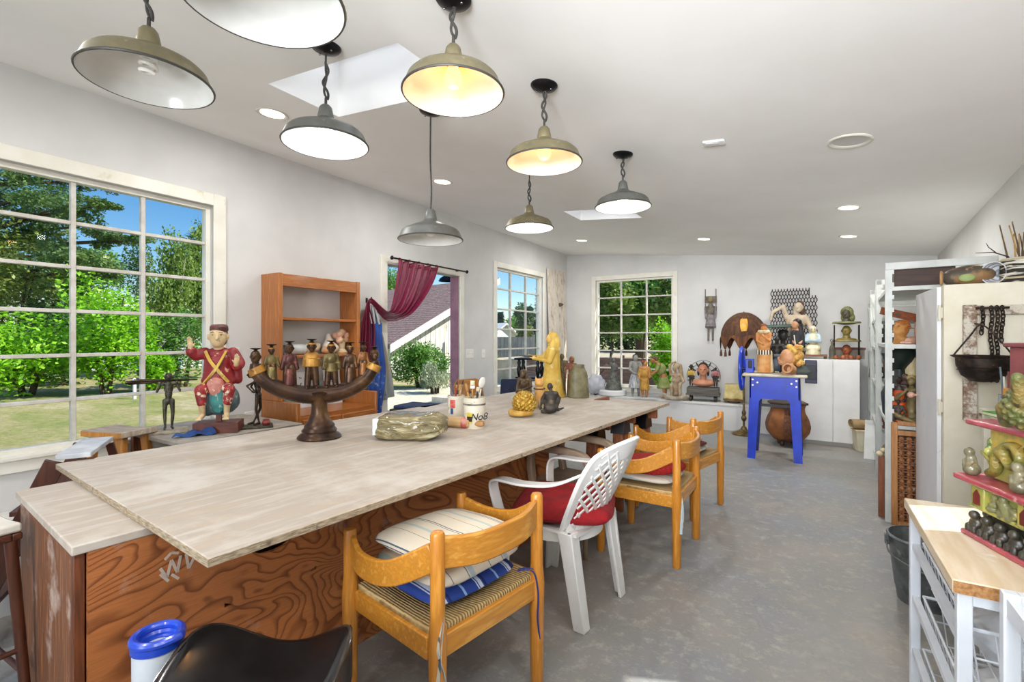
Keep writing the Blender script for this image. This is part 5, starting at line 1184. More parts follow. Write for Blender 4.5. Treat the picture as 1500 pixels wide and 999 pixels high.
blob('robe', [('k',0,0,.0,.215,0,0,.10,.18), ('k',0,0,.10,.18,0,0,.42,.13), ('k',0,0,.42,.13,0,0,.70,.115), ('e',0,0,.70,.135,.10,.10), ('c',.12,-.02,.71,.055,.15,-.08,.56,.05), ('c',-.12,-.02,.71,.055,-.17,-.10,.60,.05), ('e',0,.02,.02,.21,.2,.03)], YELC, o, .006, s)
blob('hand', [cap((-.17,-.12,.60), .035, (-.24,-.26,.61), .026), cap((-.24,-.26,.61), .025, (-.26,-.31,.615), .028)]+[cap((-.255+.018*i,-.32,.62), .011, (-.27+.022*i,-.37,.625), .009) for i in range(4)]+[cap((-.24,-.29,.63), .011, (-.21,-.33,.645), .009)], YELC, o, .0035, s, sm=1)
blob('hand', [cap((.15,-.10,.56), .035, (.05,-.25,.59), .026), cap((.05,-.25,.59), .025, (.02,-.30,.60), .028)]+[cap((.03-.018*i,-.31,.605), .011, (.02-.022*i,-.36,.61), .009) for i in range(4)]+[cap((.04,-.28,.62), .011, (.01,-.32,.635), .009)], YELC, o, .0035, s, sm=1)
blob('head', headp((0,-.03,.90), (0,-1,-.05), 1.0, False)+[('c',0,0,.8,.045,0,-.02,.86,.04)], M('#dbb870', '#c9a050', 10, .6), o, .005, s)
blob('veil', [('e',0,.012,.92,.082,.082,.085), ('e',0,.055,.80,.105,.075,.16), ('e',.075,.0,.78,.045,.06,.1), ('e',-.075,.0,.78,.045,.06,.1)], M('#d9b85a', '#c59a3a', 8, .6, 0, .2, wear='#e6dcb8', wscale=7, wlo=.55, whi=.62), o, .006, s)
MB().cbox((-.09,-.215,.375), .22, .11, .012, (0,0,.1)).build('tray', M('#4c4a4a', '#35322f', 12, .5), o, bevel=.003)
GJ = M('#7d7656', '#5f5a40', 12, .5, 0, .2, wear='#97916e', wscale=10)
p = onz(847, 582, .77); o = thing('ceramic_jar', 'tall square shouldered olive green ceramic jar on the far end of table', 'jar', p, face_cam(p)+.3)
def jar(u, v):
    a = 2*PI*u; c_, s_ = math.cos(a), math.sin(a); pr = [(0,.085),(.05,.088),(.5,.078),(.78,.068),(.86,.05),(.9,.046),(.95,.05),(1,.052)]
    for (z0, r0), (z1, r1) in zip(pr, pr[1:]):
        if v <= z1: r = r0+(r1-r0)*(v-z0)/(z1-z0); break
    n_ = 3.5 if v < .8 else 3.5-1.5*(v-.8)/.2; kk = (abs(c_)**n_+abs(s_)**n_)**(-1/n_); return (r*kk*c_, r*kk*s_*.9, v*.30)
MB().grid(jar, 40, 40, -.006).build('jar_body', GJ, o, sharp=50)
blob('slab_handle', [('c',.085,0,.02,.012,.078,0,.2,.012), ('c',.078,0,.2,.012,.05,0,.275,.01)], GJ, o, .004)
p = onz(823, 579, .77); s = .40; o = fig('clay_figure', 'slim greenish brown standing figure right behind the yellow robed woman', p, s, body(b=.9, el=(.13,-.02,.64), wl=(.08,-.09,.6), er=(-.13,-.02,.64), wr=(-.08,-.09,.6), fl=(.05,-.1,.58), fr=(-.05,-.1,.58))+[('k',0,0,.02,.1,0,0,.55,.09)], M('#6d5f3c', '#50452a', 16, .6, 0, .2))
p = onz(837, 580, .77); s = .37; o = fig('clay_figure', 'rust brown standing figure with curly hair just left of the jar', p, s, body(b=.95, look=(-1,-.4,0), el=(.14,-.06,.64), wl=(.05,-.12,.66), fl=(.0,-.12,.68))+[('k',0,0,.02,.12,0,0,.55,.1)], RUSTC)
blob('hair', [('e',.01,.02,.935,.07,.068,.075), ('e',.03,.04,.88,.045,.045,.06)], M('#a38a4c', '#84692f', 40, .8, 0, .5), o, .005, s)
p = onz(880, 585.5, .77); o = thing('wood_wedge', 'small reddish brown wedge of wood near the far table edge', 'wood scrap', p, .6)
MB().prism([(-.06,0),(.07,0),(.07,.03)], -.03, .03).build('wedge', RUSTC, o, bevel=.002)
# ================================================================== BACK BENCH, BLUE STAND, CABINET, WALL PIECES
BZ = .375
def onbench(x, Y): q = onY(x, 580, Y); return Vector((q.x, q.y, BZ))
def HH(px, p): return px/F*depth(p)
p = onbench(897, 7.58); o = thing('turntable', 'round white turntable with black cord on the back window bench', 'turntable', p)
MB().lathe([(.20,0),(.225,.008),(.225,.075),(.21,.088),(1e-6,.09)], n=44).build('wheel_head', M('#e3e3e1', None, rough=.35), o, bevel=.003)
MB().tube(bez([(-.2,-.12,.02),(-.24,-.18,.02),(-.27,-.1,.16),(-.24,0,.3),(-.18,.1,.4)], 6), .006, 6).build('cord', BLACK, o); MB().ball((-.22,-.19,.012), .03, .02, .012).build('foot_switch', BLACK, o)
p2_ = p+Vector((.02,0,.09)); s = HH(58, p)
STAT = M('#6f7168', '#4d4f48', 16, .6, .3, .2, wear='#8e9086', wscale=20)
o = fig('bronze_statue', 'grey bronze draped figure with raised arm on the white turntable', p2_, s, [('k',0,0,.0,.22,0,0,.20,.16), ('e',0,0,.20,.155,.13,.05)]+body(legs=False, b=.72, sl=(.07,0,.62), sr=(-.07,0,.64), hl=(.03,0,.42), hr=(-.03,0,.42), n=(0,0,.67), h=(0,-.01,.735), hk=.72, el=(.11,-.05,.52), wl=(.06,-.10,.50), fl=(.03,-.11,.50), er=(-.07,0,.78), wr=(-.03,-.02,.90), fr=(-.02,-.02,.95))+[('k',0,0,.2,.115,0,0,.5,.065), ('c',.05,-.03,.55,.02,-.06,-.07,.3,.03)], STAT)
blob('urn', [('e',-.02,-.02,.985,.035,.035,.03)], DARKC, o, .005, s)
p = onbench(931, 7.55); s = HH(62, p)
o = fig('clay_figure', 'grey girl sculpture in a striped pleated skirt before the back window', p, s, body(kl=(.07,0,.26), al=(.07,0,.04), kr=(-.07,0,.26), ar=(-.07,0,.04), el=(.15,-.05,.64), wl=(.04,-.12,.56), fl=(-.02,-.12,.55), er=(-.15,-.05,.64), wr=(-.04,-.12,.55), fr=(.02,-.12,.54), look=(-.8,-.6,0)), GREYC, rz=face_cam(p)+.2)
blob('hair', [('e',0,.02,.94,.072,.072,.065)], M('#4a4a44', '#34342f', 20, .8, 0, .3), o, .006, s)
MB().lathe([(.10*s,.53*s),(.115*s,.48*s),(.155*s,.30*s),(.165*s,.22*s),(.155*s,.22*s),(.09*s,.52*s),(.10*s,.53*s)], n=40).build('skirt', M('#8f9397', '#c9cac8', 3, .8, stretch=(22,22,.4), lo=.47, hi=.53), o)
p = onbench(944, 7.46); s = HH(55, p)
o = fig('clay_figure', 'small yellow ochre child figure being kissed on the bench', p, s, body(b=1.1, look=(1,-.2,.3), h=(.02,0,.92), el=(.13,-.08,.64), wl=(.12,-.16,.56), fl=(.14,-.2,.55), er=(-.13,.0,.62), wr=(-.12,-.08,.52), fr=(-.1,-.12,.5)), M('#c0894c', '#a06b34', 14, .65, 0, .2))
blob('coat', [('k',0,0,.22,.13,0,0,.5,.12), ('e',0,0,.64,.125,.09,.16), ('c',.11,0,.74,.05,.15,-.04,.6,.045), ('c',-.11,0,.74,.05,-.14,0,.6,.045)], M('#c99a45', '#a87b2c', 14, .6, 0, .2), o, .007, s); blob('hair', [('e',-.02,.01,.955,.07,.068,.055)], RUSTC, o, .006, s)
MB().box(-.16,.2,-.14,.14,-.0,.012).build('flat_base', M('#c7c6c2', None, rough=.6), o)
p = onbench(970, 7.56); s = HH(64, p)
o = fig('clay_figure', 'woman figure in a green skirt leaning over to kiss the child figure', p, s, body(b=1.05, look=(-1,0,-.3), hl=(.03,-.05,.5), hr=(.03,.05,.5), sl=(-.08,-.10,.78), sr=(-.08,.10,.78), n=(-.13,0,.83), h=(-.2,0,.885), el=(-.12,-.14,.64), wl=(-.2,-.12,.56), fl=(-.25,-.11,.55), er=(-.12,.14,.64), wr=(-.2,.12,.58), fr=(-.25,.1,.57), kl=(.04,-.05,.27), al=(.05,-.05,.04), tl=(-.02,-.06,.02), kr=(.06,.05,.27), ar=(.08,.05,.04), tr=(.0,.06,.02)), M('#b98455', '#9c693d', 14, .65, 0, .2))
blob('dress', [('k',.05,0,.24,.17,.03,0,.5,.10), ('e',-.02,0,.66,.11,.105,.15), ('e',.05,0,.25,.17,.15,.03), ('c',-.08,-.1,.76,.05,-.11,-.13,.66,.045), ('c',-.08,.1,.76,.05,-.11,.13,.66,.045)], GREENG, o, .007, s); blob('hair', [('e',-.18,0,.925,.065,.07,.05), ('e',-.13,0,.90,.05,.055,.055)], M('#6b5a3c', '#54452c', 14, .8, 0, .3), o, .006, s)
p = onbench(990, 7.5); s = HH(55, p)
o = fig('carved_statue', 'pale carved seated figure with raised knees above a grey curved base', p, s, body(b=1.1, look=(-.6,-1,.1), hl=(.08,.05,.16), hr=(-.08,.05,.16), kl=(.10,-.2,.42), kr=(-.12,-.18,.40), al=(.10,-.16,.06), ar=(-.10,-.2,.06), tl=(.1,-.26,.04), tr=(-.1,-.3,.04), sl=(.12,.02,.66), sr=(-.12,.02,.66), n=(0,0,.73), h=(-.03,-.02,.83), el=(.2,-.08,.5), wl=(.12,-.18,.44), fl=(.08,-.2,.43), er=(-.17,-.06,.92), wr=(-.04,.0,1.0), fr=(.02,.0,1.0))+[('c',.1,.08,.9,.06,.16,.06,.5,.05), ('e',.02,.04,.9,.09,.08,.08)], M('#b9a487', '#977f60', 14, .75, 0, .3))
blob('curved_base', [('c',.22*math.cos(a),-.18+.05*math.sin(a),.05+.07*abs(math.cos(a))**2,.055,.22*math.cos(a+.35),-.18+.05*math.sin(a+.35),.05+.07*abs(math.cos(a+.35))**2,.055) for a in [PI+.35*i for i in range(9)]]+[('c',-.3,-.15,.14,.05,-.2,-.18,.06,.06), ('c',.3,-.15,.12,.05,.2,-.18,.06,.06)], STONE, o, .008, s)
# crumpled clear plastic bag
p = onbench(872, 7.5); o = thing('plastic_bag', 'crumpled pale grey plastic bag on the bench behind the jar', 'bag', p)
def bag(u, v):
    a, b = 2*PI*u, PI*v; d_ = Vector((math.sin(b)*math.cos(a), math.sin(b)*math.sin(a), -math.cos(b))); r = .155*(1+.22*noise.noise(d_*2.3)+.10*noise.noise(d_*6)); return (d_.x*r, d_.y*r, max(.002, .16+d_.z*r*1.05))
t = NT('thin_plastic'); t.color(C('#c9cbd3')); t.set(Roughness=.2, Alpha=.75); PLB = t.m
MB().grid(bag, 36, 20).build('bag', PLB, o, sharp=180)
# bust on a small cart with wire halo
p = onY(1030, 583, 7.60); p.z = BZ; k = depth(p)/F; o = thing('bust_cart', 'portrait bust with a spoked wire halo on a small weathered wheeled cart', 'sculpture', p, face_cam(p)*.6)
GW = wood('#6f6a63', '#4c4843', 'x', 18, 12, .85)
MB().box(-.235,.235,-.14,.14,.085,.105).box(-.22,.22,-.13,.13,.105,.20).build('cart_box', GW, o, bevel=.004)
for x in (-.17,.17):
    for y in (-.09,.09): MB().cyl((x-.02,y,.04),(x+.02,y,.04),.04,n=18).box(x-.008,x+.008,y-.01,y+.01,.04,.09).build('wheel', DARKC, o)
s = .52
blob('bust', [('e',0,0,.50,.30,.14,.10), ('c',-.2,0,.52,.09,.2,0,.52,.09), ('c',0,0,.56,.09,0,-.02,.74,.085)]+headp((0,-.03,.88), (0,-1,0), 2.3, True), M('#cf9272', '#bb7a5a', 10, .5, 0, .05), o, .006, s)
blob('hair', [('e',0,.055,.955,.140,.145,.15), ('e',-.13,.03,.82,.035,.07,.12), ('e',.13,.03,.82,.035,.07,.12)], M('#2b1d18', '#3a2820', 14, .6, 0, .2), o, .006, s)
hh = Vector((0,-.03,.88))*s; dots(o, [hh+Vector((-.024,-.062,.010)), hh+Vector((.024,-.062,.010))], .0075, EYE_D); MB().ball(hh+Vector((0,-.066,-.035)), .017,.007,.006).build('lips', M('#a3473f', None, rough=.5), o)
WIRE = M('#22201f', None, rough=.5, metal=.5); cz = .36
mb = MB()
for r in (.14,.19,.235): mb.tube([(r*math.cos(a), .06, cz+r*math.sin(a)) for a in [-.35+i*(PI+.7)/30 for i in range(31)]], .0028, 5)
mb.build('halo_wire', WIRE, o)
for i in range(9):
    a = -.3+i*(PI+.6)/8; d_ = Vector((math.cos(a),0,math.sin(a))); b = Vector((0,.055,cz)); MB().cyl(b+d_*.13, b+d_*.225, .006, .009, 8).build('halo_spoke', WIRE, o)
for sx, mt, mt2 in ((-1, YELC, DARKC), (1, M('#c98c8c', '#a86a6a', 12, .7), DARKC)):
    blob('attendant', [(q[0],)+q[1:] for q in body(b=1.1)], mt2, o, .005, .30, loc=(sx*.17,.03,.205)); blob('attendant_shirt', [('e',0,0,.68,.13,.09,.16), ('c',.12,0,.76,.05,.16,0,.55,.045), ('c',-.12,0,.76,.05,-.16,0,.55,.045)], mt, o, .005, .30, loc=(sx*.17,.03,.205))
o2 = blob('hat', [('e',0,0,0,.045,.045,.012), ('e',0,0,.014,.025,.025,.022)], DARKC, o, .004, loc=(-.17,.025,.50))
p = onbench(1075, 7.6); o = thing('draped_box', 'cream cloth draped box on the bench behind the lamp pole', 'box', p, .1)
MB().grid(lambda u, v: ((.11+.02*v)*(1 if True else 0)*math.copysign(min(1,abs(math.cos(2*PI*u))*1.35), math.cos(2*PI*u)), (.09+.015*v)*math.copysign(min(1,abs(math.sin(2*PI*u))*1.35), math.sin(2*PI*u)), .27-.21*v+.006*math.sin(u*50)*v), 60, 8, .004).build('drape', M('#d9c98f', '#c2ad6c', 10, .85, 0, .2), o, sharp=180)
MB().box(-.10,.10,-.08,.08,.06,.265).build('box', CREAMC, o); MB().lathe([(.14,.03),(.145,.055),(.13,.06),(1e-6,.06)], n=30).build('tray_base', M('#8a6a42', '#6b4f30', 9, .6), o)
for x in (-.07,.07): MB().cyl((x,0,0),(x,0,.035),.012,n=10).build('leg', DARKC, o)
# floor lamp
p = Vector((-.75, 7.20, 0)); o = thing('floor_lamp', 'brass floor lamp with a brown fringed tulip shade and one amber panel', 'lamp', p)
BRASS = M('#7d6a44', '#57482c', 12, .4, .7, wear='#a0905e', wscale=20)
MB().lathe([(.15,0),(.155,.012),(.13,.03),(.08,.05),(.04,.075),(.028,.11),(1e-6,.11)], n=36).build('base', BRASS, o)
MB().lathe([(.014,.09),(.014,.18),(.03,.20),(.035,.23),(.02,.26),(.028,.30),(.016,.33),(.012,.38),(.011,1.22),(.02,1.24),(.011,1.26),(.009,1.60),(.014,1.64),(.004,1.67),(1e-6,1.67)], n=20).build('pole', BRASS, o)
SHB = M('#5a3820', '#3a2314', 5, .85, 0, .3, 60, stretch=(7,7,.6)); NR = 8
def shade(u, v):
    a = 2*PI*u; rib = abs(math.sin(a*NR/2)); r = .275*(math.sin(min(1,v*1.02)*PI*.5)**.72)*(.95+.05*rib)+.012
    z = 1.655-.34*v**1.35+(.03*rib*max(0,v-.75)/.25); return (r*math.cos(a), r*math.sin(a), z)
MB().grid(shade, 96, 16, .004).build('shade', SHB, o, sharp=60)
MB().grid(lambda u, v: (lambda q: (q.x*1.03, q.y*1.03, q.z))(Vector(shade(math.atan2(-p.y,-p.x)/(2*PI)+(u-.5)*.062*(1-.45*abs(2*v-1)**2), .10+.72*v))), 8, 10).build('amber_panel', M('#d09a2c', '#b07a1c', 14, .5, lo=.4, hi=.6), o)
def skirtf(u, v):
    a = 2*PI*u; sc = abs(math.cos(a*NR/2))**.7; r = .285+.015*v; top = Vector(shade(u, 1)); return (top.x*(1+.05*v), top.y*(1+.05*v), top.z-(.035+.13*sc**3)*v)
MB().grid(skirtf, 128, 6, .004).build('valance', M('#6b4024', '#4a2b18', 6, .9, 0, .3, stretch=(7,7,.6)), o, sharp=60)
for i in range(NR):
    a = 2*PI*i/NR; c_ = Vector(skirtf(i/NR, 1)); MB().lathe([(1e-6,.0),(.012,-.006),(.007,-.02),(.014,-.03),(.017,-.09),(1e-6,-.092)], n=12).build('tassel', M('#5b3520', '#3d2315', 30, .9), o, loc=c_)
# blue slab roller stand
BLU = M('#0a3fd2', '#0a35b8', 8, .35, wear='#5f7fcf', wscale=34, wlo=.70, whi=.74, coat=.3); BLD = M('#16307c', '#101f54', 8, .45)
p = Vector((-.31, 5.86, 0)); o = thing('blue_machine_stand', 'bright blue steel studio stand with a crank wheel and pale top', 'machine', p)
zt = .925; x0, x1, y0, y1 = -.265, .255, -.02, .40
for y in (y0, y1):
    mb = MB(); sg = 0
    mb.prism([(x0-.0,0),(x0+.075,0),(x0+.115,.62),(x1-.115,.62),(x1-.075,0),(x1,0),(x1-.03,zt-.03),(x0+.03,zt-.03)], y, y+.012) if False else None
    mb._faces([(x, yy, z) for yy in (y, y+.012) for x, z in ((x0,0),(x0+.078,0),(x0+.115,.62),(x0+.135,.655),(x1-.135,.655),(x1-.115,.62),(x1-.078,0),(x1,0),(x1-.025,zt-.03),(x0+.025,zt-.03))],
        [(0,1,2,9),(2,3,9),(3,4,8,9),(4,5,8),(5,6,7,8),(12,11,10,19),(13,12,19),(14,13,19,18),(15,14,18),(16,15,18,17)]+[(i,(i+1)%10,10+(i+1)%10,10+i) for i in range(10)])
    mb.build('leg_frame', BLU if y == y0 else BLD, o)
    if y == y0:
        for bx, bz in ((x0+.055,.86),(x0+.055,.80),(x0+.10,.83),(x1-.055,.86),(x1-.055,.80),(x1-.10,.83)): MB().cyl((bx,y-.006,bz),(bx,y,bz),.009,n=12).build('bolt', M('#d3d3cf', None, rough=.3, metal=.8), o)
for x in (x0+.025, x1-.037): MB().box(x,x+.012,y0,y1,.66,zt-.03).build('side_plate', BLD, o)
MB().box(x0+.11,x1-.11,y1-.0,y1+.01,.52,.55).build('cross_bar', M('#3f4247', None, rough=.5), o)
MB().box(x0-.045,x1+.045,y0-.06,y1+.06,zt-.03,zt).build('top_board', M('#d3ccba', '#bfb59e', 9, .6, wear='#a3967c', wscale=12), o, bevel=.012)
cw_ = Vector((x0-.075, .18, zt+.04)); mb = MB(); mb.tube([(cw_.x, cw_.y+.20*math.cos(a), cw_.z+.235*math.sin(a)) for a in [2*PI*i/40 for i in range(40)]], .017, 10, True); mb.build('crank_wheel', BLU, o)
mb = MB()
for i in range(3):
    a = PI/2+i*2*PI/3; mb.cyl((cw_.x,cw_.y,cw_.z),(cw_.x,cw_.y+.19*math.cos(a),cw_.z+.225*math.sin(a)),.011,n=10)
mb.cyl((cw_.x-.03,cw_.y,cw_.z),(x0+.06,cw_.y,cw_.z),.02,n=14).build('wheel_spokes', BLD, o)
MB().box(x0-.03,x0+.05,.1,.24,zt,zt+.15).build('bearing_box', BLU, o, bevel=.006); MB().box(x0+.0,x0+.035,.085,.10,zt+.05,zt+.14).build('switch_box', BLACK, o, bevel=.003)
MB().box(x1+.02,x1+.13,.08,.26,zt-.09,zt+.15).build('motor_box', M('#15224a', '#0f1733', 8, .45), o, bevel=.006); MB().box(x1+.035,x1+.12,.07,.085,zt-.05,zt+.10).build('motor_panel', BLACK, o, bevel=.003)
# on the blue stand
def stand(px, Y): q = onY(px, 549, Y); return Vector((q.x, q.y, zt))
p = stand(1119, 5.95); s = HH(72, p)
o = fig('clay_figure', 'tall orange clay figure with ruff and striped belt on the blue stand', p, s, body(b=1.05, look=(-.3,-1,0), el=(.10,-.08,.66), wl=(.0,-.14,.74), fl=(-.04,-.12,.80), er=(-.12,-.06,.66), wr=(-.04,-.14,.6), fr=(.0,-.14,.58)), M('#cf9050', '#b87238', 12, .6, 0, .15), rz=face_cam(p))
blob('shift', [('k',0,0,.02,.13,0,0,.45,.12), ('e',0,0,.62,.13,.09,.18)], M('#d9a468', '#c4813f', 10, .6, 0, .15), o, .006, s)
blob('ruff', [('e',.075*math.cos(a),.06*math.sin(a)-.01,.84,.045,.045,.045) for a in [i*PI/4 for i in range(8)]], CREAMC, o, .006, s); blob('cap', [('e',0,.0,.965,.066,.066,.045)], RUSTC, o, .006, s)
MB().lathe([(.125*s,.38*s),(.132*s,.42*s),(.128*s,.47*s),(.12*s,.47*s),(.125*s,.38*s)], n=48).build('striped_belt', stripes('belt_stripes', '#e3dcc8', [(0,.5,'#2a241e')], 0, 38), o)
blob('cloth_panel', [('k',.12,.02,.02,.06,.10,.03,.45,.05)], CREAMC, o, .006, s)
p = stand(1157, 5.92); s = .36; RH = M('#c88a4a', '#d8b85c', 24, .7, 0, .4, lo=.45, hi=.55, wear='#5c4a30', wscale=30, wlo=.66, whi=.7)
o = thing('portrait_sculpture', 'reclining clay head with flowered curly hair on the blue stand', 'head sculpture', p, face_cam(p)-.35)
blob('face', [('e',-.02,-.10,.50,.21,.22,.26), ('c',-.15,-.12,.52,.05,-.24,-.16,.47,.05), ('e',-.14,-.16,.36,.12,.12,.10), ('c',-.05,-.05,.30,.15,-.02,0,.06,.19), ('c',-.20,-.2,.40,.035,-.22,-.16,.40,.035), ('e',-.14,-.2,.56,.07,.05,.03)], M('#d9a67c', '#c48a60', 10, .6, 0, .1), o, .006, s)
blob('hair', [('e',.12+.22*math.sin(i*2.4)*(.5+.5*((i*7)%5)/5),.02+.16*math.cos(i*2.4),.56+.26*math.sin(i*1.7),.075,.075,.075) for i in range(34)]+[('e',.1,.04,.55,.25,.2,.25)], RH, o, .006, s, sm=1)
MB().open_lathe([(.052,-.0),(.055,.05),(.050,.10)], .012, n=28).build('hollow_neck', M('#cf9a6c', '#b98050', 12, .65), o, loc=(.06,-.13,.058), rot=(PI/2-.2,0,0))
p = stand(1168, 6.12); s = HH(80, p)
o = fig('clay_figure', 'dark haired woman figure in a black coat on the blue stand', p, s, body(b=.8, legs=False, sl=(.06,0,.79), sr=(-.06,0,.79), el=(.08,-.02,.62), er=(-.08,-.02,.62), wl=(.05,-.08,.55), wr=(-.05,-.08,.55), fl=(.02,-.09,.55), fr=(-.02,-.09,.55), look=(-1,-.5,0), h=(-.03,-.03,.89)), M('#cf9f7c', '#b98560', 12, .6))
blob('black_coat', [('k',0,0,0,.12,0,0,.42,.09), ('e',0,.0,.62,.09,.08,.2), ('c',.06,0,.76,.05,.085,-.02,.5,.04), ('c',-.06,0,.76,.05,-.085,-.02,.5,.04)], M('#2a2d33', '#1b1d21', 12, .6, 0, .1), o, .007, s); blob('hair', [('e',.0,.0,.945,.072,.07,.062), ('e',.03,.02,.87,.06,.065,.09), ('e',.05,.01,.76,.05,.06,.15)], M('#17130f', '#241d18', 14, .5), o, .006, s)
MB().tube([(-.05*s,-.10*s,.7*s),(-.03*s,-.12*s,.5*s),(-.04*s,-.14*s,.1*s)], .006, 6).build('white_scarf', WHITEC, o)
p = stand(1172, 6.0); o = thing('dark_mound', 'dark grey green draped mound behind the reclining head', 'sculpture', p)
blob('mound', [('e',.0,0,.04,.16,.09,.075), ('e',.04,0,.03,.11,.09,.05)], M('#59625c', '#444c47', 10, .6, 0, .2), o, .006)
p = stand(1138, 6.14); s = HH(58, p)
o = fig('clay_figure', 'dark seated figure in grey cloth between the belt figure and the head', p, s, body(b=1.1, look=(.3,-1,0), hl=(.08,.05,.22), hr=(-.08,.05,.22), kl=(.12,-.2,.42), kr=(-.12,-.2,.42), al=(.1,-.2,.06), ar=(-.1,-.2,.06), sl=(.12,.02,.68), sr=(-.12,.02,.68), n=(0,0,.74), h=(0,-.02,.84), el=(.18,-.08,.5), wl=(.1,-.2,.46), fl=(.06,-.22,.45), er=(-.18,-.08,.5), wr=(-.1,-.2,.46), fr=(-.06,-.22,.45)), M('#34302d', '#23201e', 12, .5, .3))
blob('grey_cloth', [('e',0,-.02,.22,.2,.16,.2), ('e',.03,-.12,.42,.15,.08,.05)], M('#5f6a74', '#48525c', 12, .7, 0, .3), o, .007, s)
# ---- tall white cabinet and what stands on it ------------------------------
CT = 1.05; o = thing('white_cabinet', 'plain white double door cabinet against the back wall behind blue stand', 'cabinet', (-.41, 6.99, 0))
MB().box(0,.925,.0,YB-6.99-.003,.05,CT-.002).build('carcass', M('#dddcd8', '#d3d2cd', 4, .5, wear='#c3c0b6', wscale=8, wlo=.62, whi=.7), o, bevel=.003); MB().box(.02,.905,.03,.78,0,.05).build('plinth', M('#a5a39d', None, rough=.6), o)
DRM = M('#e0dfdb', '#d8d7d2', 4, .45)
for a, b in ((.004,.655),(.66,.921)): MB().box(a,b,-.02,-.001,.055,CT-.004).build('door', DRM, o, bevel=.003)
def oncab(px, Y): q = onY(px, 526, Y); return Vector((q.x, q.y, CT))
# expanded metal sheet with a bust reaching out, fixed to the wall
pl, pr = onY(1129, 423, 7.74), onY(1197, 423, 7.74); zb = CT+.02; o = thing('wire_mesh_panel', 'rusty expanded metal mesh panel on the back wall behind the pale bust', 'mesh panel', (pl.x, 7.76, zb))
Wm, Hm = pr.x-pl.x, pl.z-zb; mb = MB(); nx = 15; cw2 = Wm/nx; ch2 = .105
nrow = int(Hm/ch2*2)
for i in range(nx*2):
    x = i*cw2/2
    pts = []
    for j in range(nrow+1):
        off = cw2*.24*(1 if (j+i) % 2 else -1); xx = x+cw2/4+off; zz = j*ch2/2
        if xx < Wm-.09 or zz < Hm-.14: pts += [Vector((xx,0,zz+.014)), Vector((xx,0,zz+ch2/2-.014))]
    if len(pts) > 2: mb.tube(pts, .0052, 4)
mb.build('mesh', M('#43342b', '#2c221d', 20, .7, .3), o)
MB().box(.02,Wm*.8,.006,.014,.05,Hm-.04).build('backing_cloth', M('#b3a596', '#a39584', 20, .9), o) if False else None
p = oncab(1166, 7.52); s = .74; ZU = .19
o = thing('bust_sculpture', 'pale nude bust with one arm raised over the head before the mesh panel', 'bust', p, face_cam(p))
PALE = M('#cfbfa8', '#b9a58a', 12, .65, 0, .15, wear='#a1795a', wscale=14, wlo=.62, whi=.7)
MB().lathe([(.09,0),(.09,.012),(.03,.03),(.025,.30),(1e-6,.31)], n=24).build('bust_stand', DARKC, o)
dz = .17
blob('torso', [('k',0,0,.20+dz*0,.11,0,0,.40,.14), ('e',0,0,.46,.165,.09,.12), ('e',.06,-.07,.44,.05,.04,.05), ('e',-.06,-.07,.44,.05,.04,.05), ('c',-.14,0,.53,.055,.14,0,.53,.055), ('c',0,0,.56,.05,0,-.02,.66,.045),
   ('c',-.15,0,.54,.05,-.20,-.03,.74,.04), ('c',-.20,-.03,.74,.04,-.37,-.06,.64,.032), ('c',-.37,-.06,.64,.032,-.40,-.07,.50,.026), ('c',.16,0,.52,.05,.22,-.03,.38,.042), ('c',.22,-.03,.38,.04,.23,-.08,.25,.03)]+headp((.04,-.03,.72), (-.25,-1,0), 1.25), PALE, o, .006, s, off=(0,0,ZU))
blob('hair', [('e',.055,.012,.765,.076,.076,.075), ('e',.10,.02,.66,.045,.04,.08)], M('#6b4a34', '#54382a', 16, .7, 0, .3), o, .006, s, off=(0,0,ZU))
# canopy stall with a dark bust under it
p = oncab(1147, 7.28); o = thing('canopy_sculpture', 'small green canopy stand sheltering a black bust on the cabinet', 'sculpture', p, face_cam(p)*.4)
MB().prism([(-.27,.40),(-.24,.43),(.22,.44),(.25,.41),(.22,.405),(-.24,.395)], -.13, .13).build('canopy', M('#3f5a4a', '#2c4034', 12, .5, wear='#64786a', wscale=14), o, bevel=.004)
for x in (-.16,.16): MB().tube(bez([(x,.0,0),(x,.02,.2),(x*.9,.0,.34),(x*1.05,0,.40)], 5), .009, 7).build('canopy_post', M('#b3a98f', None, rough=.6), o)
MB().box(-.22,.22,-.1,.1,0,.025).build('base_board', DARKC, o)
blob('bust', [('e',0,0,.11,.10,.06,.08), ('c',0,0,.16,.03,0,-.01,.24,.03), ('e',-.09,0,.1,.05,.05,.09), ('e',0,-.01,.29,.058,.06,.075), ('c',0,-.06,.29,.01,0,-.075,.27,.014), ('e',0,.01,.34,.065,.065,.035)], M('#20201f', '#2d2d2b', 12, .35, .2), o, .005)
p = oncab(1191, 7.22); o = thing('slatted_stand', 'dark slatted wooden base under the white kneeling figure', 'stand', p, 0)
for y in (-.07,0,.07): MB().box(-.15,.15,y-.025,y+.025,.03,.05).build('slat', HW, o)
for x in (-.13,.13): MB().box(x-.015,x+.015,-.09,.09,0,.03).build('runner', DARKC, o)
pw = p+Vector((0,0,.05)); s = .36
o = fig('clay_figure', 'white glazed veiled figure with pale blue sleeves kneeling on a dark base', pw, s, [('k',0,0,0,.24,0,0,.3,.2), ('e',0,-.02,.2,.25,.2,.2), ('e',0,.0,.55,.17,.13,.22), ('c',0,0,.7,.07,0,-.02,.82,.06), ('e',-.13,-.12,.22,.09,.09,.09), ('e',.13,-.12,.22,.09,.09,.09)]+headp((0,-.04,.88), (0,-1,0), 1.35, False), M('#e0d9bd', '#d0c79c', 12, .4, 0, .1))
blob('veil', [('e',0,.03,.90,.115,.10,.12), ('e',0,.07,.76,.13,.08,.15)], WHITEC, o, .006, s)
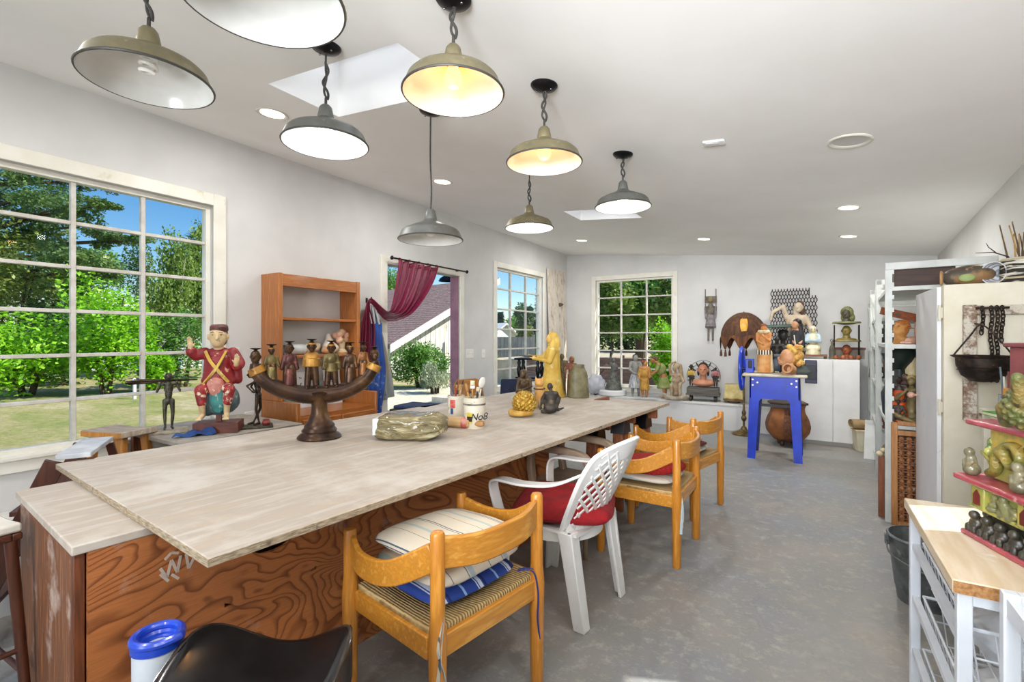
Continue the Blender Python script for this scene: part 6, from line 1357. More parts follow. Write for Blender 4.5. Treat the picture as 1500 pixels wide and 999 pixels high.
blob('blue_sleeves', [('c',.17,0,.66,.075,.2,-.1,.48,.07), ('c',.2,-.1,.48,.07,.05,-.2,.50,.06), ('c',-.17,0,.66,.075,-.2,-.1,.48,.07), ('c',-.2,-.1,.48,.07,-.05,-.2,.50,.06), ('c',-.15,0,.68,.07,.15,0,.68,.07)], M('#c3d3d8', '#a5bcc6', 12, .4), o, .006, s)
dots(o, [(Vector((sx*.035,-.125,.90)))*s for sx in (-1,1)], .005, EYE_D)
# three tier rack of heads
p = oncab(1240, 7.2); o = thing('head_rack', 'three tier iron rack stacking a laughing hooded head above two others', 'sculpture', p, face_cam(p)*.5)
for x in (-.125,.125):
    for y in (-.08,.08): MB().cyl((x,y,0),(x,y,.42),.006,n=8).build('rack_post', WIRE, o)
OLG = M('#7a7c4c', '#5b5c34', 14, .5, 0, .2, wear='#9a9a68', wscale=20)
for z_, mt in ((.44, OLG), (.215, M('#8b7c3c', '#6b5c28', 14, .5, 0, .2))): MB().lathe([(.145,z_),(.15,z_+.008),(.14,z_+.022),(1e-6,z_+.026)], n=32, sy=.7).build('shelf_plate', mt, o)
def hd_(nm, z_, mt, hood=None, s_=.13):
    f = blob(nm, [(q[0],)+q[1:] for q in headp((0,0,.9), (-.3,-1,0), 7.2)]+[('k',0,0,-.1,.45,0,0,.5,.26), ('e',0,0,-.02,.9,.5,.2)], mt, o, .0055, s_, loc=(0,0,z_+.01))
    if hood: blob('hood', [('e',.05,.12,1.0,.55,.46,.62), ('e',.12,.25,.5,.6,.4,.6)], hood, o, .0055, s_, loc=(0,0,z_+.01))
hd_('laughing_head', .44, M('#4a4636', '#33301f', 14, .5), OLG, .125); hd_('middle_head', .235, M('#8a7a3e', '#66592a', 14, .45, .2), None, .12); hd_('lower_head', .0, M('#9a5230', '#6f3820', 14, .5), None, .12)
for i in range(4): MB().ball((-.11+.075*i,-.09,.028), .028, n=14).build('small_ball', M('#a5603a', '#7c4428', 14, .5), o)
p = oncab(1219, 7.12); o = thing('bottle_figure', 'small dark slim bottle shaped figure beside the rack of heads', 'figurine', p)
MB().lathe([(.028,0),(.032,.01),(.034,.10),(.026,.15),(.014,.175),(.016,.20),(.008,.215),(1e-6,.216)], n=20).build('bottle', M('#3d3a34', '#6d6448', 6, .5), o); MB().tube([(.018*math.cos(a),0,.228+.018*math.sin(a)) for a in [2*PI*i/14 for i in range(14)]], .003, 5, True).build('ring', WIRE, o)
p = onY(1263, 527, 7.45); o = thing('storage_chest', 'dim grey chest with a maroon edged lid behind the rack of heads', 'chest', (p.x+.02, 7.45, CT), .1)
MB().box(-.32,-.02,-.14,.14,0,.115).build('chest_body', M('#8d8578', '#787065', 8, .7), o); MB().box(-.33,-.01,-.15,.15,.115,.14).build('lid', M('#7a3c3c', '#5b2c2c', 9, .6), o, bevel=.003)
# lute-bodied chest under the blue stand
p = onz(1150, 655, 0); o = thing('bombe_chest', 'bulging brown woven octagonal chest with feet under the blue stand', 'chest', (p.x+.02, p.y+.16, 0), .25)
WV = M('#7d4a2c', '#54301b', 40, .55, 0, .5, 90, wear='#94613e', wscale=40); prof = [(.10,.055),(.17,.08),(.235,.16),(.25,.24),(.23,.33),(.19,.41),(.185,.46),(.20,.50)]
for i in range(8):
    a0, a1_ = 2*PI*(i-.5)/8, 2*PI*(i+.5)/8
    m = MB().grid(lambda u, v: (lambda z_, r: ((r*math.cos(a0)*(1-u)+r*math.cos(a1_)*u), (r*math.sin(a0)*(1-u)+r*math.sin(a1_)*u), z_))(*(lambda t_: (prof[int(t_)][1]*(1-t_%1)+prof[min(int(t_)+1,7)][1]*(t_%1), prof[int(t_)][0]*(1-t_%1)+prof[min(int(t_)+1,7)][0]*(t_%1)))(v*6.999)), 4, 20, .012)
    m.build('side_panel', WV if i % 2 == 0 else M('#6b3f22', '#a4642c', 5, .5, wear='#3d2415', wscale=7), o)
MB().lathe([(.20,.498),(.222,.505),(.222,.525),(.20,.535),(1e-6,.536)], n=8, m=Matrix.Rotation(PI/8,4,'Z')).build('lid', M('#4a3626', '#35271b', 9, .5), o, sharp=20); MB().lathe([(.09,.05),(.12,.06),(1e-6,.062)], n=8).build('bottom', HW, o)
for i in range(4):
    a = PI/4+i*PI/2; MB().lathe([(.014,0),(.024,.012),(.026,.035),(.018,.055),(.03,.085)], n=14).build('foot', M('#3a2418', None, rough=.5), o, loc=(.105*math.cos(a),.105*math.sin(a),0))
# figure hung on the wall
p = onY(1041, 462, 7.76); k = depth(p)/F; o = thing('wall_figure', 'grey hanging figure with wrapped skirt strung up on the back wall', 'wall sculpture', (p.x, 7.755, p.z))
DRIF = M('#7d7468', '#5c554b', 18, .85, 0, .3); s = .78
blob('body', [('e',0,0,.30,.055,.035,.075), ('c',0,0,.24,.03,0,0,.18,.05), ('k',0,0,.02,.06,0,0,.18,.085), ('c',-.04,0,.05,.022,-.04,0,-.48,.02), ('c',.04,0,.05,.022,.04,0,-.48,.02)], DRIF, o, .006, s)
blob('skirt', [('k',0,0,-.22,.10,0,0,.02,.07), ('e',0,0,-.22,.105,.06,.04), ('c',-.09,0,.16,.025,-.085,-.01,-.05,.02), ('c',.09,0,.16,.025,.085,-.01,-.05,.02)], M('#8a8484', '#6a6464', 24, .9, 0, .5), o, .007, s)
blob('face', [('e',0,-.03,.31,.045,.02,.06)], M('#8b7f54', '#6d6240', 16, .7), o, .005, s)
for x in (-.075,.075): MB().box(x-.006,x+.006,-.006,.006,.10,.40).build('hanging_strip', M('#6b5f52', None, rough=.8), o)
MB().box(-.085,.085,.005,.02,.19,.29).build('backing_board', DRIF, o)
# ---- left corner: leaning weathered board, dark stand, navy chair, bentwood chair --------
ya, yb_ = onX(804, 450, XL+.05).y, onX(828, 450, XL+.05).y; zt_ = onX(806, 393, XL+.05).z
t = NT('peeling_door_paint'); n1 = t.noise(t.map((1,2.2,.8)), 5, 8, .72); c = t.ramp(n1, [(.36, C('#a09184')), (.47, C('#cfc3b4')), (.6, C('#d9d0c2')), (.68, C('#8d7d70'))]); t.color(c); t.set(Roughness=.85); t.bump(n1, .3, .01)
o = thing('weathered_board', 'tall weathered board with peeling paint leaning in the back left corner', 'board', (XL+.10, (ya+yb_)/2, BZ), rot=(0,-.035,0))
MB().box(-.018,.018,-(yb_-ya)/2,(yb_-ya)/2,0,zt_-BZ).build('plank', t.m, o, bevel=.004)
for yy in (-.12,.16): MB().box(.018,.026,yy-.012,yy+.012,.05,zt_-BZ-.05).build('moulding', t.m, o, bevel=.004)
MB().lathe([(.03,0),(.035,.01),(.02,.05),(.014,.07),(1e-6,.075)], n=18, m=Matrix.Rotation(PI/2,4,'Y')).build('dark_knot', M('#6d5c50', '#564840', 20, .8), o, loc=(.018,.05,(zt_-BZ)*.72))
p = onz(777, 535, 1.05) if False else att(777, 524, 5.9); o = thing('carved_stand', 'black stand with turned legs beside the yellow robed woman', 'stand', (p.x, p.y, 0), .2); zt2 = p.z
MB().box(-.17,.17,-.12,.12,zt2-.022,zt2).build('top', BLACK, o, bevel=.004); MB().box(-.16,.16,-.11,.11,zt2-.25,zt2-.23).build('shelf', BLACK, o, bevel=.004)
for x in (-.12,.12):
    for y in (-.08,.08): MB().lathe([(.012,zt2-.23),(.022,zt2-.20),(.03,zt2-.13),(.016,zt2-.09),(.024,zt2-.06),(.014,zt2-.022)], n=14).build('turned_leg', BLACK, o, loc=(x,y,0)); MB().cyl((x,y,0),(x,y,zt2-.25),.016,n=10).build('lower_leg', BLACK, o)
p = att(766, 557, 5.2); o = thing('office_chair', 'navy blue padded chair back showing behind the crouching woman', 'chair', (p.x, p.y, 0), rf(.75,-.65)); zt3 = p.z
NAVY = M('#1c2440', '#141a30', 12, .85, 0, .15)
MB().grid(lambda u, v: (.20*(2*u-1)*(1-.12*v*v), .20+.05*v-.05*(1-(2*u-1)**2)+.0, .52+(zt3-.52)*v), 14, 10, .05).build('backrest', NAVY, o, bevel=.015); MB().grid(lambda u, v: (.22*(2*u-1), .21*(2*v-1), .47-.01*math.sin(PI*u)), 8, 8, .06).build('seat', NAVY, o, bevel=.02)
MB().cyl((0,0,.06),(0,0,.41),.025).build('gas_column', BLACK, o); MB().box(-.03,.03,.17,.21,.40,.60).build('back_support', BLACK, o)
for i in range(5):
    a = 2*PI*i/5; MB().strip([(0,0,.09),(.27*math.cos(a),.27*math.sin(a),.07)], None, .03, .04).build('base_leg', BLACK, o); MB().ball((.27*math.cos(a),.27*math.sin(a),.03), .03, n=12).build('caster', BLACK, o)
MB().strip(bez([(-.24,.12,.45),(-.27,.12,.62),(-.27,-.02,.66),(-.27,-.16,.645)], 6), None, .04, .03, (1,0,0)).build('armrest', BLACK, o, bevel=.008)
p = att(709, 558, 4.55); o = thing('plywood_chair', 'brown bent plywood chair back rising behind the paint buckets', 'chair', (p.x, p.y, 0), rf(.9,-.3)); zt4 = p.z
BENT = wood('#b5762c', '#8f5a1e', 'x', 12, 10, .4, coat=.3)
def bk(u, v):
    a = 2*u-1; w = .17*(1-.0*v); top = .23*(1-max(0,abs(a)-.6)**2*1.6); return (w*a*(1-.0*v), .20+.06*v-.06*(1-a*a)*-1*.6, zt4-.25+v*(top+.02))
MB().grid(bk, 18, 10, .012).build('backrest', BENT, o, bevel=.003); MB().grid(lambda u, v: (.2*(2*u-1), .2*(2*v-1), .45-.012*math.sin(PI*u)), 10, 10, .014).build('seat', BENT, o)
for sx in (-1,1):
    MB().tube([(sx*.14,.25,zt4-.1),(sx*.15,.2,.5),(sx*.17,.19,.42),(sx*.19,.24,0)], .012, 8).build('rear_leg', M('#4a4a48', None, rough=.4, metal=.7), o); MB().tube([(sx*.17,-.15,.435),(sx*.19,-.2,0)], .012, 8).build('front_leg', M('#4a4a48', None, rough=.4, metal=.7), o)
# ================================================================== RIGHT SIDE
GM = M('#c3c6c1', '#b3b6b1', 8, .5, .1, wear='#989a92', wscale=26, wlo=.66, whi=.72)
RW = math.atan(.0717)                                    # the right wall leans off the room axis by this much
def shelf_unit(name, label, x, y, L, D, H, zs, brace=False):
    o = thing(name, label, 'shelving', (x, y, 0), -RW*.75)
    for px in (0, D-.04):
        for py in (0, L-.04):
            mb = MB(); mb.box(px, px+.04, py, py+.012, 0, H).box(px, px+.012, py+.012, py+.04, 0, H)
            for k in range(int(H/.09)): mb.box(px+.04, px+.05, py, py+.004, .06+k*.09, .09+k*.09)
            mb.build('post', GM, o)
    for z in zs: MB().box(.012, D-.012, .004, L-.004, z-.03, z).build('shelf', GM, o, bevel=.002)
    for py in (-.004, L-.04): MB().box(.0, D, py, py+.03, H-.05, H).build('top_beam', GM, o, bevel=.002)
    if brace:
        for z in (H-.45, H-.95): MB().strip([(-.003,.02,z),(-.003,L-.02,z+.38)], None, .022, .004, (0,0,1)).build('brace', M('#8f928d', None, rough=.6), o)
    return o
shelf_unit('metal_shelf_unit', 'grey steel shelving right of the floor path, nearest unit with crate on top', .465, 4.33, 1.26, .58, 1.85, (1.68,1.27,.70,.16))
shelf_unit('metal_shelf_unit', 'grey steel shelving behind the nearest unit, middle of the row', .535, 5.66, 1.15, .55, 1.85, (1.5,1.22,.86,.45,.12), True)
shelf_unit('metal_shelf_unit', 'grey steel shelving closest to the back wall', .60, 6.86, .62, .50, 1.74, (1.45,1.15,.8,.4,.12), True)
def onsh(px, Y, z): q = onY(px, 500, Y); return Vector((q.x, q.y, z))
p = onsh(1349, 4.52, 1.68); o = thing('wooden_crate', 'dark brown scuffed wooden crate on the top shelf of nearest shelving', 'crate', p)
DKW = wood('#4b3226', '#342219', 'x', 14, 10, .6, wear='#8b7a68', wscale=30, wlo=.68, whi=.73)
MB().box(-.165,.165,-.12,-.105,0,.135).build('front_board', DKW, o, bevel=.003); MB().box(-.165,.165,.105,.12,0,.135).build('back_board', DKW, o, bevel=.003)
for x in (-.165,.15): MB().box(x,x+.015,-.105,.105,0,.135).build('end_board', DKW, o)
MB().box(-.15,.15,-.105,.105,0,.012).build('bottom_board', DKW, o); MB().box(-.15,.15,-.105,.105,.12,.132).build('lid', DKW, o)
q1, q2 = onY(1291, 455, 4.62), onY(1346, 468, 4.40); o = thing('plank', 'reddish brown plank leaning across the nearest shelving', 'plank', (0,0,0)); o.location = q1
MB().strip([(0,0,0), q2-q1+Vector((.12,-.02,-.03))], None, .055, .02).build('board', wood('#8a4a26', '#6b3418', 'x', 14, 10, .6), o); MB().cyl((q2-q1)*.45+Vector((0,-.02,0)), (q2-q1)*.45+Vector((0,-.01,0)), .012, n=12).build('knot_hole', DARKC, o)
p = onsh(1320, 4.46, 1.27); s = .15
o = thing('terracotta_head', 'curly orange terracotta head on the upper shelf of nearest shelving', 'bust', p, face_cam(p)-.9)
blob('bust', [('k',0,0,0,.33,0,0,.35,.27), ('e',0,0,.72,.30,.33,.38), ('c',0,-.3,.72,.04,0,-.36,.62,.06), ('e',0,-.2,.5,.18,.17,.14)], M('#c08a4c', '#a36f34', 14, .7, 0, .2), o, .005, s)
blob('hair', [('e',.26*math.cos(i*2.4)*math.sin(.4+i*.11),.06+.27*math.sin(i*2.4)*math.sin(.4+i*.11),.82+.32*math.cos(.4+i*.11),.10,.10,.10) for i in range(16)], M('#b8702f', '#96561f', 20, .8, 0, .4), o, .005, s, sm=1)
p = onsh(1343, 4.44, 1.27); o = thing('foot_sculpture', 'pinkish clay foot standing by the open side of the shelf', 'sculpture', p, face_cam(p)-.6)
blob('foot', [('c',0,.02,.14,.026,0,.02,.04,.028), ('c',0,.0,.03,.03,0,-.07,.02,.03)]+[('c',-.024+.012*i,-.085,.014,.009,-.027+.013*i,-.115+.006*abs(i-1),.011,.009) for i in range(5)], M('#d7ac98', '#c4947e', 14, .6), o, .004)
# middle shelf of nearest unit
p = onsh(1317, 4.60, .70); o = thing('dark_vase', 'dark green round topped vase at the back of the figures shelf', 'vase', p)
MB().lathe([(.07,0),(.10,.05),(.11,.2),(.06,.32),(.045,.38),(.09,.44),(.11,.50),(.08,.56),(1e-6,.58)], n=32).build('vase_body', M('#1f2b26', '#17211d', 9, .35), o)
p = onsh(1331, 4.66, .70); o = thing('flower_vase', 'tall vase with pink fabric flowers at the back of the shelf', 'vase', p)
MB().lathe([(.05,0),(.06,.1),(.04,.3),(.03,.42),(.035,.44)], n=24).build('vase_body', WHITEC, o)
for i in range(7):
    a = i*2.4; b = Vector((.05*math.cos(a), .05*math.sin(a), .52+.05*((i*3)%4)/4)); MB().tube([(0,0,.42), b*.6+Vector((0,0,.2)), b], .003, 5).build('stalk', M('#4f6b34', None), o)
    blob('flower', [('e',b.x+.016*math.cos(k*1.26),b.y+.016*math.sin(k*1.26),b.z,.015,.015,.012) for k in range(5)]+[('e',b.x,b.y,b.z+.006,.012,.012,.01)], M('#b8406c', '#d98aa6', 40, .8), o, .004, sm=1)
p = onsh(1327, 4.58, .70); o = thing('folded_cloth', 'royal blue folded cloth draped over a grey box on the figures shelf', 'cloth', p)
MB().box(-.10,.10,-.07,.07,0,.24).build('grey_box', M('#8b8a86', '#76746f', 9, .8), o, bevel=.004); MB().grid(lambda u, v: (-.03+.16*u, -.078-.004*math.sin(u*20), .25-.14*v*(1-.5*u)), 14, 6, .004).build('cloth', M('#1f3a8c', '#182d6e', 12, .9), o); MB().grid(lambda u, v: (-.03+.16*u, -.078+.12*v, .248+.006*math.sin(u*15+v*9)), 14, 8, .004).build('cloth_top', M('#1f3a8c', '#182d6e', 12, .9), o)
p = onsh(1343, 4.60, .70); o = thing('fringed_lamp', 'pale beige fringed lampshade on a glass base in nearest shelving', 'lamp', p)
MB().lathe([(.06,0),(.065,.02),(.03,.04),(.05,.14),(.06,.2),(.025,.3),(.015,.34)], n=24).build('glass_base', M('#b9b6a2', '#9c9a86', 14, .15), o); MB().open_lathe([(.085,.34),(.075,.42),(.06,.47)], .003, n=36).build('lamp_shade', M('#cdbf9c', '#bba97f', 3, .9, stretch=(30,30,.5)), o); MB().lathe([(.088,.30),(.088,.345),(.084,.345),(.084,.30),(.088,.30)], n=36).build('fringe', M('#b7a67c', '#d7cba8', 60, .9), o); MB().lathe([(1e-6,.47),(.062,.47),(.05,.50),(1e-6,.52)], n=24).build('cap', M('#51665a', None, rough=.5), o)
p = onsh(1317, 4.44, .70); s = .34; OR = M('#c9531c', '#a84214', 9, .55)
o = fig('clay_figure', 'dark skinned woman figure in a bright orange dress on the shelf', p, s, body(b=1.0, el=(.13,-.04,.64), wl=(.1,-.1,.5), fl=(.06,-.12,.48), er=(-.13,-.04,.64), wr=(-.1,-.1,.5), fr=(-.06,-.12,.48)), M('#3a241c', '#2a1914', 12, .5))
blob('dress', [('k',0,0,.03,.17,0,0,.45,.11), ('e',0,0,.60,.115,.085,.16)], OR, o, .006, s)
p = onsh(1326, 4.50, .70); s = .36
o = fig('clay_figure', 'brown embracing figure with grey head between orange and olive figures', p, s, body(b=1.0, look=(1,-.6,0), el=(.15,-.1,.66), wl=(.05,-.16,.66), fl=(0,-.17,.66))+[('k',0,0,.0,.15,0,0,.5,.12)], M('#5d4436', '#453026', 14, .6, wear='#8b7a68', wscale=18))
p = onsh(1335, 4.43, .70); s = .42; OLN = M('#84744c', '#65582f', 14, .5, 0, .15, wear='#a3946a', wscale=18)
o = fig('clay_figure', 'olive brown nude figure sitting with crossed legs at the shelf edge', p, s, body(b=1.1, look=(-.6,-1,-.2), hl=(.08,.05,.12), hr=(-.08,.05,.12), kl=(.22,-.18,.14), kr=(-.24,-.16,.16), al=(-.06,-.22,.05), ar=(.06,-.28,.06), tl=(-.14,-.24,.03), tr=(.14,-.3,.03), sl=(.12,.02,.58), sr=(-.12,.02,.58), n=(0,-.01,.65), h=(.0,-.06,.74), el=(.2,-.06,.38), wl=(.16,-.2,.22), fl=(.1,-.24,.2), er=(-.2,-.1,.42), wr=(-.08,-.18,.56), fr=(-.04,-.14,.62)), OLN)
blob('hair', [('e',.0,-.03,.78,.07,.068,.06)], M('#c0ab78', '#a38e58', 14, .7), o, .006, s)
p = onsh(1316, 4.40, .70); s = .22
o = fig('clay_figure', 'small dark crouching figure at the foot of the orange dress figure', p, s, body(b=1.2, hl=(.08,0,.15), hr=(-.08,0,.15), kl=(.15,-.2,.3), kr=(-.15,-.2,.3), al=(.1,-.2,.05), ar=(-.1,-.2,.05), tl=(.1,-.28,.03), tr=(-.1,-.28,.03), sl=(.11,0,.55), sr=(-.11,0,.55), n=(0,0,.62), h=(0,-.04,.72), el=(.18,-.1,.4), wl=(.1,-.2,.3), fl=(.06,-.22,.28), er=(-.18,-.1,.4), wr=(-.1,-.2,.3), fr=(-.06,-.22,.28)), M('#4a3f34', '#332a22', 14, .6))
# lower: sculptures and boxes on the middle and far units, seen between the posts
for px, Y, z, kind, lb in ((1291, 5.74, 1.22, 'pot', 'small dark glazed pot on the upper middle shelving'), (1294, 5.78, .86, 'fig', 'small pinkish brown figure standing in the middle shelving'), (1292, 5.76, .45, 'pot2', 'brown jar low in the middle shelving'), (1294, 5.74, .12, 'pot3', 'pale shell shaped pot on the lowest middle shelf'), (1276, 6.92, 1.15, 'fig2', 'dark grey figure on the far shelving'), (1275, 6.95, .8, 'bag', 'olive grey hanging bag in the far shelving')):
    p = onsh(px, Y, z)
    if kind.startswith('fig'):
        fig('clay_figure', lb, p+Vector((.05,.03,0)), .30, body(b=1.1)+[('k',0,0,.02,.14,0,0,.5,.11)], M('#8a6a5c', '#6a4e42', 14, .7) if kind == 'fig' else DARKC, cat='figurine')
    else:
        o = thing('ceramic_pot', lb, 'pot', p+Vector((.06,.03,0)))
        MB().lathe([(.05,0),(.075,.06),(.07,.15),(.04,.2),(.05,.22),(.042,.22),(.03,.2),(1e-6,.19)], n=28).build('pot_body', {'pot': M('#3b3b38', '#55534a', 9, .4), 'pot2': RUSTC, 'pot3': CREAMC, 'bag': M('#6a6a5c', '#56564a', 9, .8)}[kind], o)
# things heaped at the end of the shelving row
p = onz(1272, 664, 0); o = thing('storage_box', 'cream storage box with a dark stain on the floor at the end of shelving', 'box', (p.x, p.y+.14, 0), .2)
MB()._faces([(x*k, y*k, z) for z, k in ((0,.9),(.24,1)) for x, y in ((-.13,-.11),(.13,-.11),(.13,.11),(-.13,.11))], ((3,2,1,0),(4,5,6,7),(0,1,5,4),(1,2,6,5),(2,3,7,6),(3,0,4,7))).build('tub', M('#cfc7ad', '#bfb596', 6, .6, wear='#6b5a40', wscale=5, wlo=.64, whi=.67), o, bevel=.008); MB().box(-.14,.14,-.12,.12,.235,.25).build('rim', CREAMC, o, bevel=.004)
o2 = thing('canvas_roll', 'tan rolled canvas lying on the cream storage box', 'canvas roll', (p.x, p.y+.14, .25), .3); MB().grid(lambda u, v: (.17*(2*u-1), (.03+.055*v)*math.cos(v*11), .062+(.02+.035*v)*math.sin(v*11)), 8, 60, .004).build('roll', M('#a98f66', '#8b724c', 9, .9), o2)
p = onz(1283, 676, 0); o = thing('leaning_board', 'white board leaning against the middle shelving', 'panel', (p.x-.01, p.y+.06, 0), rot=(-.14,0,-.3)); MB().box(-.09,.09,-.012,.012,0,.42).build('board', M('#e0e0dc', '#d2d2cc', 5, .6), o, bevel=.003); MB().box(-.09,.09,-.016,-.012,.38,.42).build('top_edge', M('#c9c9c4', None, rough=.6), o)
# framed lattice panel and framed black screen leaning on the shelf end
p = onz(1306, 768, 0); FRM = wood('#b9824a', '#94602c', 'z', 13, 10, .5, wear='#d3b489', wscale=14); LW = wood('#9c6434', '#6f4020', 'z', 20, 8, .6)
o = thing('lattice_panel', 'brown carved lattice panel in an orange wood frame leaning on shelving', 'panel', (p.x, p.y, 0), rot=(-.03,0,0)); Wl, Hl = .46, .72
for x in (0, Wl-.035): MB().box(x,x+.035,-.012,.012,0,Hl).build('stile', FRM, o, bevel=.003)
for z in (.0, Hl-.09, Hl-.02): MB().box(.035,Wl-.035,-.011,.011,z,z+.028 if z < .1 or z > Hl-.05 else z+.035).build('rail', FRM, o, bevel=.003)
mb = MB(); nx, nz = 9, 12; w_, h_ = (Wl-.07)/nx, (Hl-.125)/nz
for j in range(nz):
    zc_ = .03+h_*(j+.5)
    mb.box(.035, Wl-.035, -.004, .004, zc_-h_*.5-.003, zc_-h_*.5+.003)
    for i in range(nx):
        xc_ = .035+w_*(i+.5); mb.ball((xc_,0,zc_+h_*.14), w_*.40, .009, h_*.34, 10)
        for s_ in (-1,1): mb.strip([(xc_-s_*w_*.5,0,zc_-h_*.5),(xc_+s_*w_*.5,0,zc_-h_*.05)], None, .006, .006)
mb.build('carved_lattice', LW, o)
MB().box(.035,Wl-.035,.02,.026,.03,Hl-.10).build('dark_backing', M('#3b2a20', '#b7b0a6', 10, .8, lo=.58, hi=.66), o)
p = onz(1287, 757, 0); o = thing('framed_screen', 'narrow brown wooden frame with a black screen standing behind the lattice panel', 'frame', (p.x, p.y+.02, 0), rot=(-.02,0,.0)); RB = wood('#8d5230', '#6a381e', 'z', 16, 10, .55, wear='#c9a582', wscale=26, wlo=.68, whi=.72)
for x in (0,.30): MB().box(x,x+.04,-.012,.012,0,.44).build('stile', RB, o, bevel=.003)
for z in (0,.41): MB().box(.04,.30,-.011,.011,z,z+.03).build('rail', RB, o, bevel=.003)
MB().box(.06,.30,.0,.006,.03,.30).build('black_screen', BLACK, o); MB().box(.04,.06,.0,.006,.03,.41).build('white_mat', WHITEC, o)
o2 = thing('shell_stack', 'small pale shells heaped on the framed screen top', 'shells', (p.x+.02, p.y+.03, .44))
for i, (x, y, z, r) in enumerate(((-.01,0,.022,.022),(.035,0,.02,.02),(.012,.0,.05,.02))): MB().ball((x,y,z), r, r*.8, r*.8, n=12).build('shell', CREAMC, o2)
# galvanised bucket and floor wire
p = Vector((.50, 3.12, 0)); GV = M('#7f8587', '#646a6d', 22, .42, .75, .1, 60, wear='#a3a9ab', wscale=18)
o = thing('metal_bucket', 'galvanised metal bucket on the floor between lattice panel and white rack', 'bucket', p)
MB().open_lathe([(.115,0),(.118,.01),(.125,.06),(.128,.065),(.155,.31),(.162,.318),(.156,.325)], .004, n=44).build('pail', GV, o); MB().lathe([(1e-6,.006),(.115,.006),(.115,.002),(1e-6,.002)], n=40).build('bottom', GV, o)
for sx in (-1,1): MB().box(sx*.155-.012,sx*.155+.012,-.016,.016,.26,.31).build('ear', GV, o, bevel=.003)
MB().tube(bez([(-.158,0,.29),(-.15,-.09,.24),(0,-.175,.20),(.15,-.09,.24),(.158,0,.29)], 8), .004, 6).build('bail_handle', GV, o)
p = onz(1335, 778, 0); o = thing('wire_loop', 'thin wire loop lying on the floor behind the bucket', 'wire', (p.x, p.y, .004)); MB().tube([(.08*math.cos(a),.05*math.sin(a),.0) for a in [i*.25 for i in range(22)]], .003, 6).build('wire', DARKC, o)
# ---- wardrobe ------------------------------------------------------------
t = NT('aged_white_paint'); n1 = t.noise(t.map(), 2.4, 6, .65); n2 = t.noise(t.map((1,1,1), loc=(5,3,1)), 18, 8, .75)
c = t.ramp(n1, [(.35, C('#dcd7c6')), (.6, C('#d0c8b0'))]); c = t.mix(t.ramp(n2, [(.64, (0,0,0,1)), (.68, (1,1,1,1))]), c, C('#a99c80')); t.color(c); t.set(Roughness=.6); AGED = t.m
WX, WY0, WY1, WZ = .65, 3.60, 4.27, 1.617
o = thing('white_wardrobe', 'old white painted wardrobe with knob standing before the nearest shelving', 'wardrobe', (WX, WY0, 0)); Ww = xr(WY0)-WX-.01
MB().box(0,Ww,0,.02,0,WZ).build('side_panel', AGED, o, bevel=.003); MB().box(0,Ww,WY1-WY0-.02,WY1-WY0,0,WZ).build('side_panel', AGED, o, bevel=.003)
MB().box(0,Ww,.02,WY1-WY0-.02,WZ-.025,WZ-.001).build('top_panel', AGED, o); MB().box(Ww-.015,Ww,.02,WY1-WY0-.02,0,WZ-.025).build('back_panel', AGED, o)
MB().box(0,.02,.02,.06,0,WZ-.025).build('face_stile', AGED, o)
dr = MB().box(-.022,-.001,.045,WY1-WY0+.005,.03,WZ-.008).build('door', M('#dfe0e2', '#d6d7d9', 3, .45, wear='#b9b8b4', wscale=14, wlo=.68, whi=.72), o, bevel=.003)
for z in (.32,.92,1.46): MB().cyl((-.012,.032,z-.045),(-.012,.032,z+.045),.008,n=10).box(-.02,-.0,.03,.06,z-.03,z+.03).build('hinge', M('#cfcab8', None, rough=.5), dr)
MB().lathe([(.008,0),(.008,.015),(.02,.03),(.02,.045),(.008,.055),(1e-6,.056)], n=18, m=Matrix.Rotation(-PI/2,4,'Y')).build('pink_knob', M('#d3a58f', '#c08b74', 12, .4), dr, loc=(-.022,WY1-WY0-.05,EYE-(578-HOR)/F*depth((WX,WY1))))
# on top of the wardrobe
def onw(px, Y): q = onY(px, 415, Y); return Vector((q.x, q.y, WZ))
p = onw(1420, 3.78); o = thing('painted_pot', 'bulbous dark painted clay pot lying on the wardrobe top', 'pot', p, face_cam(p))
PT = M('#4d463c', '#8a6a44', 7, .6, 0, .15, lo=.46, hi=.56, wear='#c08a58', wscale=6, wlo=.56, whi=.6)
blob('pot_body', [('e',0,0,.062,.115,.07,.060), ('e',-.07,-.01,.055,.05,.06,.05)], PT, o, .006); blob('green_patch', [('e',-.01,-.064,.045,.038,.012,.024)], M('#9aa86a', '#869658', 9, .6), o, .004); MB().lathe([(.034,0),(.042,.006),(.042,.014),(.03,.016)], n=24, cap=False).build('mouth_rim', M('#c29a6a', '#a97f50', 9, .6), o, loc=(-.112,-.02,.055), rot=(0,-PI/2,0))
p = onw(1389, 3.92); o = thing('patterned_cloth', 'white and blue patterned cloth bundle left of the painted pot', 'cloth', p); blob('bundle', [('e',0,0,.045,.03,.03,.045), ('e',.02,.02,.06,.03,.03,.03)], M('#d9dde2', '#2c55a8', 18, .8, lo=.52, hi=.56), o, .005)
p = onw(1449, 3.86); o = thing('glass_plate', 'pale plate with blue and turquoise marks propped behind the painted pot', 'plate', p, face_cam(p)); MB().lathe([(1e-6,.0),(.05,.004),(.066,.014),(.068,.018),(.05,.009),(1e-6,.006)], n=40).build('plate', M('#dfe3e4', '#3b8ec0', 9, .25, lo=.62, hi=.66), o, loc=(0,0,.067), rot=(PI/2-.15,0,0))
p = onw(1462, 3.72); o = thing('striped_bowl', 'grey striped bowl tipped on its side on the wardrobe', 'bowl', p, face_cam(p)-.5); MB().open_lathe([(.016,0),(.04,.012),(.056,.035),(.062,.06)], .005, n=36).build('bowl', stripes('bowl_rings', '#c9cccf', [(0,.4,'#7d8690')], 2, 60, .4), o, loc=(0,.02,.063), rot=(PI/2,0,0))
